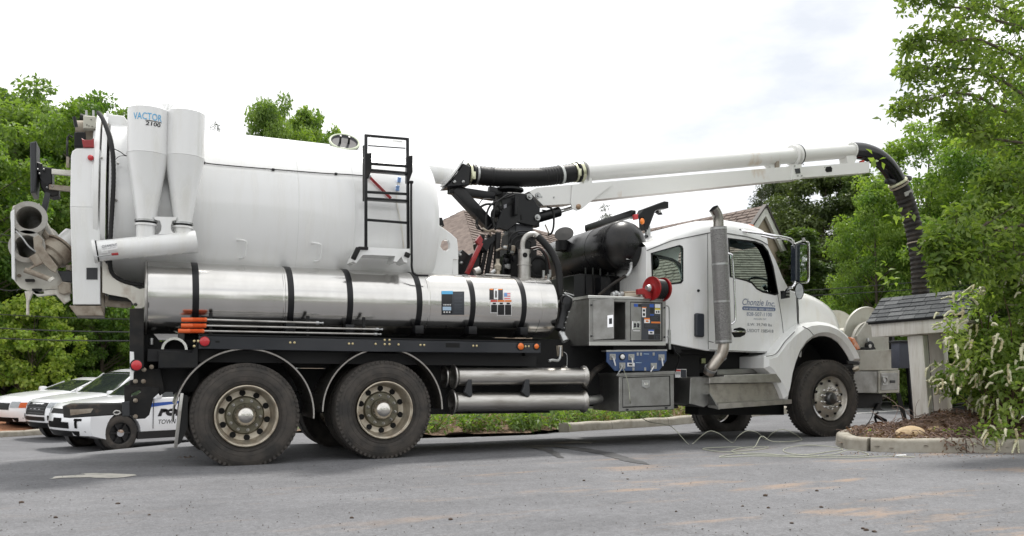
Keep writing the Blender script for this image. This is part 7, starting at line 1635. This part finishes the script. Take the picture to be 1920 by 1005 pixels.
        MB().bar(M(-1.60, hw + .004, .44), M(-1.6, hw + .004, 1.1), .012, .012).obj('door_gap', CARBLACK, root); MB().bar(M(-3.0, hw + .004, .44), M(-3.0, hw + .004, 1.14), .012, .012).obj('door_gap', CARBLACK, root)
        MB().box(M(-2.6, 0, H + .07), (.3, 1.2, .12), Matrix((h, lf, up)).transposed(), .04).obj('light_bar', LAMPGLASS, root)
        bb_ = MB()
        if not lights: bb_.bm.free(); return root
        for dz_ in (.55, .75, .95): bb_.bar(M(.10, -.42, dz_), M(.10, .42, dz_), .05, .05)
        for y in (-.42, .42): bb_.bar(M(.10, y, .45), M(.10, y, 1.0), .05, .05)
        bb_.obj('push_bar', CARBLACK, root)
    return root
GC = 'cars parked in the lower lot'
wp = W(222, 809, 17.6)
# the front wheel sits .90 behind the bumper; the near flank faces the viewer
car('police_car', 'white police car with POLICE lettering and blue stripe behind the rear wheels', 'car', (wp.x - .9 * .90 - .84 * .44, wp.y - .44 * .9 + .84 * .9), (-.9, -.44), (5.0, 1.92, 1.72, .375), GC, 'a', True)
c2 = W(62, 812, 20.0); car('parked_suv', 'white utility car with black slatted grille left of the police car', 'car', (c2.x, c2.y), (-.88, -.48), (5.0, 1.95, 1.75, .38), GC, 'b')
c3 = W(-2, 815, 22.0); car('parked_car', 'white car with orange indicator half hidden at the left picture edge', 'car', (c3.x, c3.y), (-.85, -.53), (4.6, 1.8, 1.5, .33), GC, 'c')
c4 = W(1762, 742, 42); car('parked_car', 'pale car far off between the shelter posts', 'car', (c4.x, c4.y), (-.6, -.8), (4.5, 1.8, 1.5, .33), GC, 'c')

# ================================================================== flowering shrub, overhanging tree
def shrub():
    rs = np.random.RandomState(71); base = W(1882, 822, 10.0); base.z = isl_z(base.x, base.y) - .05
    root = thing('flowering_shrub', 'leafy green shrub with creamy white flower spikes on the island', 'shrub', base)
    cen = []; ctr = W(1912, 690, 10.15)
    for k in range(330):
        d = rs.normal(size=3); d /= np.linalg.norm(d); q = rs.uniform(.35, 1) ** .6
        p = np.array(ctr) + d * np.array([.78, .66, .95]) * q; lump = .12 * math.sin(5 * d[0] + 3 * d[2]) + .1 * math.sin(7 * d[2] + 4 * d[1])
        p += d * lump
        if p[2] < gz(p[0], p[1]) + .42 + .25 * rs.uniform() or (p[2] > ctr.z + .45 and rs.uniform() < .25): continue
        cen.append(p)
    for (u, v, D) in [(1780, 610, 9.9), (1790, 640, 9.8), (1800, 700, 9.7), (1842, 815, 9.3), (1865, 808, 9.3), (1905, 812, 9.3), (1880, 780, 9.4), (1850, 560, 10), (1880, 545, 10), (1830, 585, 9.9), (1800, 570, 10), (1905, 760, 9.5)]: cen.append(np.array(W(u, v, D)))
    cen = np.array(cen); n = len(cen)
    pos, nr, ax, l, w, tone = crown_leaves(rs, cen, rs.uniform(.08, .17, n), 36, .085, .040, up=.5, flat=.8, out=.6)
    link('foliage', leaves_mesh('foliage', pos, nr, ax, l, w, tone), leaf_material('leaf_shrub', (.15, .24, .06), (.42, .50, .15), .48), root)
    b = MB()
    for k in range(0, n, 4): limb(b, (base.x + rs.uniform(-.15, .15), base.y + rs.uniform(-.15, .15), base.z), cen[k], .012, .004, 5, .12, rs)
    b.obj('stems', mat('shrub_stem', (.10, .065, .04), .8), root)
    fm = mat('cream_blossom', (.72, .69, .52), .75, col2=(.52, .52, .32), nscale=40, npos=(.35, .65), bump=.6, bscale=120)
    protos = []
    for s in range(4):
        q = MB(); L_ = .15; P = [Vector((L_ * t, 0, (.025 + .012 * s) * math.sin(t * 2.2 + s))) for t in np.linspace(0, 1, 5)]
        q.tube(P, lambda t: .0145 * (1 - .55 * t) * (1 + .12 * math.sin(t * 40)), 7, True, step=.008)
        rr = random.Random(s)
        for v in q.bm.verts: v.co += Vector((rr.uniform(-.003, .003), rr.uniform(-.0045, .0045), rr.uniform(-.0045, .0045)))
        o = q.obj('flower_spike', fm if s < 3 else mat('faded_blossom', (.58, .52, .34), .8, col2=(.40, .36, .18), nscale=40, npos=(.35, .65)), None, 1.2); protos.append(o.data); bpy.data.objects.remove(o)
    spots = [(1716 + 60, 602), (1788, 590), (1795, 605), (1806, 585), (1815, 600), (1775, 640), (1790, 655), (1768, 712), (1774, 718), (1798, 735), (1843, 806), (1851, 812), (1866, 820), (1876, 815), (1900, 825), (1905, 805), (1885, 805)]
    outs = [(np.array(W(u, v, 9.15 + .01 * (i % 7))), None) for i, (u, v) in enumerate(spots)]
    c0 = np.array(ctr)
    tocam = np.array(CAM_LOC) - c0; tocam /= np.linalg.norm(tocam)
    for k in [k for k in rs.permutation(n) if (cen[k] - c0) @ tocam > -.05 and np.linalg.norm((cen[k] - c0) / np.array([.78, .66, .95])) > .62] * 3: outs.append((cen[k] + (cen[k] - c0) / np.linalg.norm(cen[k] - c0) * .12 + rs.normal(size=3) * .05, None))
    for i, (p, _) in enumerate(outs[:260]):
        d = p - c0; d = d / np.linalg.norm(d) + rs.normal(size=3) * .45; d[2] = d[2] * .5 - rs.uniform(0.0, .9); d = Vector(d).normalized()
        if i in (10, 11, 12, 13, 14): d = Vector((rs.uniform(-.2, .2), -.1, -1)).normalized()
        e1, e2, _ = frame_from(d); Mx = Matrix((d, e1, e2)).transposed().to_4x4(); s = rs.uniform(.5, 1.1)
        o = bpy.data.objects.new('flower_spike', protos[i % 4]); C.objects.link(o); o.parent = root; o.matrix_parent_inverse = world_of(root).inverted()
        o.matrix_basis = Matrix.Translation(Vector(p)) @ Mx @ Matrix.Diagonal((s, 1.15, 1.15, 1))
shrub()
def overhang():
    rs = np.random.RandomState(83); tb = W(2190, 760, 11.5); tb.z = gz(tb.x, tb.y)
    root = thing('overhanging_tree', 'large near tree reaching leafy boughs in from the right edge', 'tree', tb)
    B = MB(); B.tube([tb - Vector((0, 0, .4)), W(2180, 400, 11.5), W(2150, 60, 11.4), W(2140, -300, 11.4)], lambda t: .17 * (1 - .93 * t), 12, False, step=.4)
    boughs = [[(2160, 120, 11.4), (1960, 60, 10.8), (1790, 10, 10.4), (1690, -30, 10.2)], [(2160, 200, 11.4), (1950, 120, 10.6), (1800, 75, 10.2), (1700, 75, 10)], [(2165, 260, 11.4), (1950, 180, 10.6), (1800, 130, 10.3), (1690, 130, 10.1)],
              [(2165, 300, 11.4), (1960, 240, 10.4), (1800, 175, 10.1), (1678, 205, 9.9)], [(2168, 330, 11.4), (1980, 290, 10.6), (1850, 250, 10.2), (1770, 215, 10.1)], [(2150, 40, 11.4), (1990, -20, 10.9), (1850, -60, 10.6), (1740, -70, 10.4)],
              [(2160, 150, 11.4), (2000, 150, 12.2), (1860, 110, 12.4), (1770, 60, 12.4)], [(2165, 260, 11.4), (2010, 250, 12.4), (1900, 230, 12.6), (1810, 260, 12.6)], [(2165, 60, 11.4), (2000, 30, 12.2), (1880, 20, 12.4), (1790, -20, 12.5)],
              [(2175, 420, 11.4), (1990, 420, 9.8), (1860, 430, 9.3), (1790, 445, 9.1), (1752, 462, 9.0)], [(2175, 440, 11.4), (1990, 470, 9.6), (1870, 480, 9.2), (1800, 490, 9.0), (1762, 500, 8.9)], [(2172, 400, 11.4), (1990, 380, 10.2), (1880, 390, 9.9), (1790, 395, 9.7)],
              [(2176, 480, 11.4), (2010, 510, 10.2), (1930, 515, 10.1), (1870, 520, 10)], [(2172, 380, 11.4), (2010, 340, 10.2), (1920, 335, 10.0), (1850, 345, 9.9)], [(2172, 430, 11.4), (2010, 440, 10.6), (1930, 455, 10.4), (1860, 440, 10.3)]]
    for k in range(16):
        a = k * 2.4; z = 300 - k * 38; q = W(2160, z, 11.4); d = RIGHT * (abs(math.cos(a)) * (1.9 - k * .07)) + FWD * (math.sin(a) * (1.7 - k * .06)); boughs.append([q, q + d * .5 + Vector((0, 0, .25)), q + d + Vector((0, 0, .3))])
    cen, rad = [], []
    for k, bo in enumerate(boughs):
        P = catmull([p if isinstance(p, Vector) else W(*p) for p in bo], 10); n = len(P); B.tube([q + Vector(rs.normal(size=3)) * .03 for q in P[::3]], lambda t: .026 * (1 - .9 * t) + .003, 6, False, step=99)
        for i in range(6, n):
            t = i / n
            for _ in range(5 if k < 9 else 6):
                off = Vector(rs.normal(size=3)) * (.20 * (1.25 - t)) + Vector((0, 0, -.02)); c = P[i] + off
                cen.append(np.array(c)); rad.append(rs.uniform(.06, .12))
                if rs.uniform() < .35: B.tube([P[max(0, i - 2)], c], .004, 4, False)
    for (u, v, D) in [(1675, 2, 10), (1690, 0, 10), (1660, 500, 9), (1668, 515, 9), (1672, 525, 9), (1655, 520, 9), (1715, 400, 9.2), (1675, 400, 9.0), (1690, 405, 9.0), (1640, 295, 9.2), (1645, 300, 9.2)]:
        cen.append(np.array(W(u, v, D))); rad.append(.06)
    cen = np.array(cen); rad = np.array(rad)
    pos, nr, ax, l, w, tone = crown_leaves(rs, cen, rad, 11, .086, .044, up=.7, flat=.8, out=.3)
    link('foliage', leaves_mesh('foliage', pos, nr, ax, l, w, tone), leaf_material('leaf_overhang', (.085, .15, .032), (.30, .385, .10), .46), root)
    B.obj('boughs', BARK, root)
overhang()

# ================================================================== weeds, mulch litter, stones, cord
def weeds(name, label, pts, seed, m, ln=.10, wd=.03, h=.25, per=40):
    rs = np.random.RandomState(seed); P, Nn, A, Tn = [], [], [], []
    for x, y, s in pts:
        for _ in range(int(per * s)):
            a = rs.uniform(0, 2 * np.pi); r_ = rs.uniform(0, .16) * s; z = rs.uniform(0, 1) ** 1.3 * h * s
            P.append((x + r_ * math.cos(a), y + r_ * math.sin(a), gz(x, y) + .12 + z)); Nn.append((math.cos(a) * .8 + rs.normal() * .4, math.sin(a) * .8 + rs.normal() * .4, .7)); A.append((math.cos(a), math.sin(a), rs.uniform(-.1, 1.2))); Tn.append(np.clip(.45 + rs.normal() * .2, 0, 1))
    n = len(P); rs2 = rs.uniform(.6, 1.4, n)
    return tag(link(name, leaves_mesh(name, np.array(P), np.array(Nn), np.array(A), ln * rs2, wd * rs2, np.array(Tn)), m), label, 'weeds', kind='stuff')
rs = np.random.RandomState(5)
WP = [(x, kerb_y(x) + rs.uniform(.12, 1.6) ** 1.2, rs.uniform(.5, 1.5)) for x in rs.uniform(2.6, 9.6, 190) if not (8.2 < x and rs.uniform() < .7)]
weeds('weeds', 'green weeds growing along the kerb seen under the truck', WP, 6, LEAF_MID, .12, .035, .22)
WP2 = [(x, kerb_y(x) + rs.uniform(.1, 1.2), rs.uniform(.5, 1.2)) for x in rs.uniform(3, 12, 90)]
weeds('dry_weeds', 'dry straw-coloured weeds among the green ones by the kerb', WP2, 9, leaf_material('dry_blade', (.16, .11, .06), (.32, .24, .13), .2), .14, .018, .2)
weeds('island_weeds', 'small green sprigs in the island mulch', [(8.0 + rs.uniform(-.5, .7), -2.0 + rs.uniform(-.25, .35), rs.uniform(.3, .8)) for _ in range(16)] + [(7.15, -1.2, .4), (7.2, -1.35, .3), (7.7, -2.15, .6), (7.9, -2.2, .7)], 10, LEAF_LIGHT, .07, .03, .2, 22)
def twigs(name, label, gen, n, m, seed, cat='twigs'):
    r_ = random.Random(seed); b = MB()
    for _ in range(n):
        p, d, ln, rr = gen(r_); q = p + d * ln; mid = (p + q) / 2 + Vector((r_.uniform(-.25, .25), r_.uniform(-.25, .25), r_.uniform(0, .3))) * ln
        b.tube(catmull([p, mid, q], 4), rr, 4, False, step=99)
    return tag(b.obj(name, m), label, cat, kind='stuff')
TW = mat('dead_twig', (.13, .085, .07), .9, col2=(.24, .17, .14), nscale=20, npos=(.4, .6))
def tangle(r_):
    t = r_.random(); c = W(1835 - 45 * t, 803 + 38 * t, 9.75 - .5 * t); sp = .06 + .12 * (1 - t)
    return c + Vector((r_.gauss(0, sp), r_.gauss(0, sp * .8), r_.gauss(0, .05))), Vector((r_.gauss(0, 1), r_.gauss(0, 1), r_.gauss(-.35, .6))).normalized(), r_.uniform(.06, .24), r_.uniform(.003, .007)
twigs('dead_vines', 'tangle of dead brown vines spilling over the island kerb', tangle, 340, TW, 21)
rv = np.random.RandomState(44); vp = []
for _ in range(420):
    t = rv.uniform(); c_ = W(1835 - 45 * t, 803 + 38 * t, 9.72 - .52 * t); vp.append((c_.x + rv.normal() * .10, c_.y + rv.normal() * .08, c_.z + rv.normal() * .05))
vp = np.array(vp); tag(link('vine_leaves', leaves_mesh('vine_leaves', vp, rv.normal(size=vp.shape), rv.normal(size=vp.shape), rv.uniform(.03, .07, len(vp)), rv.uniform(.012, .03, len(vp)), rv.uniform(0, 1, len(vp))), leaf_material('withered_leaf', (.07, .04, .032), (.20, .13, .09), .1)), 'withered brown leaves caught in the dead vines on the kerb', 'leaf litter', kind='stuff')
def litter(r_):
    for _ in range(30):
        x, y = r_.uniform(6.9, 9.6), r_.uniform(-2.6, .0)
        if -2.45 + (8 - x) * .5 < y < -.2 - (8.2 - x) * .6: break
    return Vector((x, y, isl_z(x, y) + .015)), Vector((r_.gauss(0, 1), r_.gauss(0, 1), r_.gauss(.05, .15))).normalized(), r_.uniform(.03, .16), r_.uniform(.002, .006)
twigs('mulch_litter', 'bark chips and dry leaf litter heaped on the island', litter, 900, TW, 22, 'litter')
rs3 = np.random.RandomState(12); LP = []
for _ in range(2600):
    p, *_r2 = litter(random.Random(int(rs3.randint(1e9)))); LP.append(p)
LP = np.array([tuple(p) for p in LP]); n = len(LP)
tag(link('leaf_litter', leaves_mesh('leaf_litter', LP, rs3.normal(size=(n, 3)) * .5 + np.array([0, 0, 1]), rs3.normal(size=(n, 3)), rs3.uniform(.03, .08, n), rs3.uniform(.015, .035, n), rs3.uniform(0, 1, n)), leaf_material('dry_leaf', (.09, .05, .035), (.27, .16, .09), .1)), 'dry fallen leaves lying on the island soil', 'leaf litter', kind='stuff')
def rock(name, label, c, s, m, seed, cat='rock', group=None, rough=.12):
    r_ = random.Random(seed); b = MB(); res = bmesh.ops.create_icosphere(b.bm, subdivisions=3 if max(s) > .1 else 1, radius=1)
    k = [Vector((r_.gauss(0, 1), r_.gauss(0, 1), r_.gauss(0, 1))) for _ in range(6)]
    for v in res['verts']:
        n_ = v.co.normalized(); q = 1 + sum(rough * math.sin(2.2 * n_.dot(a) + i) for i, a in enumerate(k)) / 3; v.co = Vector((n_.x * s[0] * q, n_.y * s[1] * q, n_.z * s[2] * q))
    bmesh.ops.transform(b.bm, matrix=Matrix.Translation(Vector(c)), verts=res['verts']); return tag(b.obj(name, m, None, 1.0), label, cat, group)
rp = W(1709, 815, 9.75); rock('rock', 'smooth tan sandstone rock lying inside the island kerb', (rp.x, rp.y, rp.z + .0), (.25, .12, .10), mat('tan_sandstone', (.42, .29, .15), .8, col2=(.55, .42, .27), nscale=5, npos=(.35, .65), bump=.3, bscale=25), 3)
rp = W(1757, 808, 9.9); rock('rock', 'low tan rock partly buried behind the larger one', (rp.x, rp.y, rp.z - .01), (.17, .1, .07), MATS['tan_sandstone'], 5)
DIRT = mat('dirt_clod', (.065, .045, .032), .95)
for i, (u, v, s) in enumerate([(1435, 930.5, .018), (1624, 995, .016), (1640, 998, .014), (1618, 992, .011), (1532, 921, .014), (1485, 982, .013), (845, 975, .014), (40, 943, .016), (105, 971, .012), (1095, 902, .012), (1177, 899, .010), (1540, 952, .014), (1441, 953, .012), (1392, 950, .011), (660, 972, .012), (222, 945, .010), (280, 966, .010), (220, 945, .011), (1168, 888, .012), (1268, 960, .010)]):
    p = TZ(u, v, gz(*TZ(u, v, .05)[:2])); rock('dirt_clod', 'dark crumb of dirt on the asphalt', (p.x, p.y, p.z + s * .3), (s * 1.2, s, s * .7), DIRT, 30 + i, 'dirt', 'dirt crumbs on the asphalt', .3)
def G(u, v):
    p = TZ(u, v, .08)
    for _ in range(5): p = TZ(u, v, gz(p.x, p.y) + .008)
    return p
r_ = random.Random(9); gb = MB()
for _ in range(700):
    u, v = r_.uniform(0, 1920), 862 + 150 * r_.random() ** 1.0; p = G(u, v); s = r_.uniform(.0015, .0055)
    gb.box((p.x, p.y, p.z + s * .2), (s * r_.uniform(1, 2), s, s), Matrix.Rotation(r_.uniform(0, 3), 3, 'Z'))
tag(gb.obj('grit', mat('loose_grit', (.15, .13, .115), .9, col2=(.07, .06, .05), nscale=3, npos=(.4, .6)), None, 0), 'loose grit scattered over the asphalt', 'grit', kind='stuff')
# fallen leaves along the kerb foot
kp = [G(1580 + r_.uniform(-10, 330), 850 + r_.uniform(-2, 8)) for _ in range(160)] + [G(350 + r_.gauss(0, 12), 857 + r_.gauss(0, 1.5)) for _ in range(24)]
KPn = len(kp); tag(link('kerb_litter', leaves_mesh('kerb_litter', np.array([tuple(p) for p in kp]), rs3.normal(size=(KPn, 3)) * .4 + np.array([0, 0, 1]), rs3.normal(size=(KPn, 3)), rs3.uniform(.012, .035, KPn), rs3.uniform(.008, .016, KPn), rs3.uniform(0, 1, KPn)), bpy.data.materials['dry_leaf']), 'bits of dry leaf caught along the kerb foot', 'leaf litter', kind='stuff')
# cord
def Wd(u, v, ref): p = G(*ref); return W(u, v, (p - CAM_LOC).dot(FWD))
cordp = [T(1168, 690, -.03), T(1176, 712, -.03), T(1180, 735, -.02), T(1182, 755, -.02), Wd(1190, 772, (1262, 822)), Wd(1215, 790, (1262, 825)), Wd(1252, 797, (1270, 828)), Wd(1268, 808, (1280, 832)), G(1290, 832), G(1300, 831), Wd(1318, 815, (1320, 832)), Wd(1332, 808, (1332, 832)), Wd(1350, 814, (1350, 832)), G(1373, 830), Wd(1384, 818, (1384, 832)), Wd(1400, 808, (1400, 832)), Wd(1420, 811, (1420, 832)),
         G(1435, 824), Wd(1448, 812, (1448, 826)), Wd(1466, 805, (1466, 826)), Wd(1485, 811, (1485, 825)), G(1499, 820), G(1500, 826), Wd(1450, 828, (1450, 838)), Wd(1428, 818, (1428, 838)), G(1412, 840), G(1380, 838), G(1325, 840), G(1322, 843), G(1360, 847), G(1420, 843), G(1440, 838), G(1400, 838.5), G(1372, 846), G(1410, 852), G(1500, 853), G(1560, 846), G(1580, 842), Wd(1545, 836, (1545, 842)), Wd(1505, 835, (1505, 842)), G(1470, 842), G(1480, 850), G(1530, 854), G(1590, 855), G(1628, 853), G(1612, 846), Wd(1590, 844, (1590, 849)), G(1560, 852), G(1500, 856), G(1430, 850), G(1380, 851), G(1350, 857), G(1420, 855), G(1520, 857.5), G(1600, 858), G(1660, 855.5), G(1716, 857)]
tag(MB().tube(cordp, .0048, 7, step=.03).obj('cord', mat('pale_green_cord', (.38, .39, .31), .6)), 'pale cord hanging from the blue panel and tangled on the asphalt', 'cord')
MB_ = MB().cyl(G(1686, 855.5) + Vector((-.05, 0, .008)), G(1692, 855.5) + Vector((.05, 0, .008)), .011, seg=10); tag(MB_.obj('cord_connector', INK_WHITE), 'white connector lying at the end of the pale cord', 'connector')
# drain plate and the tool standing on it
dp = G(1625, 806); MB().box((dp.x, dp.y, dp.z + .03), (.55, .4, .05), Matrix.Rotation(.3, 3, 'Z'), .01); 
tag(MB().box((dp.x + .1, dp.y + .1, dp.z + .02), (.62, .36, .05), Matrix.Rotation(.3, 3, 'Z'), .008).obj('drain_cover', mat('rusty_iron', (.03, .025, .022), .7, col2=(.09, .05, .03), nscale=9)), 'dark iron cover plate on the road beside the island tip', 'drain cover')
tl = thing('jack_stand', 'rusty black iron stand with crooked handle beside the front wheel', 'tool', G(1648, 803))
TD = (G(1648, 803) - CAM_LOC).dot(FWD)
MB().lathe(W(1649, 801, TD), (0, 0, 1), [(-.05, .001), (-.05, .08), (.02, .07), (.09, .055), (.09, .001)], 8).obj('base', mat('rust_orange', (.22, .09, .035), .8, col2=(.06, .035, .025), nscale=14), tl)
MB().bar(W(1640, 779, TD), W(1662, 790, TD - .05), .05, .06, .01).obj('head', BLACK_SOFT, tl); MB().bar(W(1640, 778, TD), W(1647, 773, TD), .02, .03, .004).obj('handle', BLACK_SOFT, tl); MB().bar(W(1660, 789, TD - .05), W(1664, 801, TD - .05), .04, .04, .006).obj('foot', BLACK_SOFT, tl); MB().bar(W(1640, 781, TD), W(1645, 800, TD), .03, .03, .006).obj('foot', BLACK_SOFT, tl)
tag(MB().tube([W(1638, 766, 10.8), W(1636, 778, 10.8), W(1630, 790, 10.7), W(1622, 800, 10.6)], .006, 6).obj('wire', HOSE), 'thin dark wire hanging from the front bumper to the ground', 'wire')
twigs('bare_stems', 'bare thin stems leaning behind the island kerb', lambda r_: (W(1660 + r_.uniform(0, 70), 798, 9.6), Vector((r_.uniform(-.3, 1), r_.uniform(-.2, .2), r_.uniform(.0, .5))).normalized(), r_.uniform(.15, .4), .003), 12, TW, 40)
# ================================================================== overhead wires, rail fence
WIRE = mat('wire_black', (.02, .02, .022), .6)
def wire(a, b, D, r, label, g_): 
    p, q = W(*a, D), W(*b, D); d = q - p; p, q = p - d * 1.2, q + d * 1.2
    P = [p.lerp(q, t) + Vector((0, 0, -.25 * 4 * t * (1 - t) + .25)) for t in np.linspace(0, 1, 13)]
    tag(MB().tube(P, r, 6, step=99).obj('overhead_wire', WIRE), label, 'wire', g_)
GW = 'overhead wires'
wire((0, 617), (243, 624), 21, .016, 'upper of the two thick wires right of the maple below the tailgate', GW); wire((0, 636), (243, 640.5), 21, .016, 'lower of the two thick wires right of the maple below the tailgate', GW)
wire((0, 591), (243, 600), 22, .011, 'thin wire just below the muddy tailgate foot', GW); wire((0, 440), (30, 443), 22, .011, 'thin wire at the left edge level with the stored pipes', GW); wire((0, 454), (30, 457), 22, .011, 'thin wire at the left edge just below another', GW); wire((0, 544), (30, 545.5), 22, .011, 'thin wire at the left edge below the pipe rack', GW)
wire((1530, 545), (1860, 517), 19, .010, 'pale wire crossing behind the hanging hose above the shelter', GW); wire((1520, 556), (1860, 533), 19, .010, 'lower pale wire crossing just above the shelter roof', GW)
WOOD = mat('grey_fence_wood', (.26, .235, .20), .9, col2=(.17, .15, .13), nscale=6, npos=(.4, .7))
fe_ = thing('rail_fence', 'weathered wooden rail fence beyond the white cars at the left', 'fence', W(10, 800, 26))
for z in (0, .35): MB().bar(W(-60, 806, 27) + Vector((0, 0, z)), W(62, 776, 25.5) + Vector((0, 0, z)), .06, .1).obj('rail', WOOD, fe_)
for u in (-40, 13, 58): p = W(u, 800 - .2 * u, 26.2); MB().bar(Vector((p.x, p.y, gz(p.x, p.y) - .2)), p + Vector((0, 0, .75)), .12, .12).obj('post', WOOD, fe_)
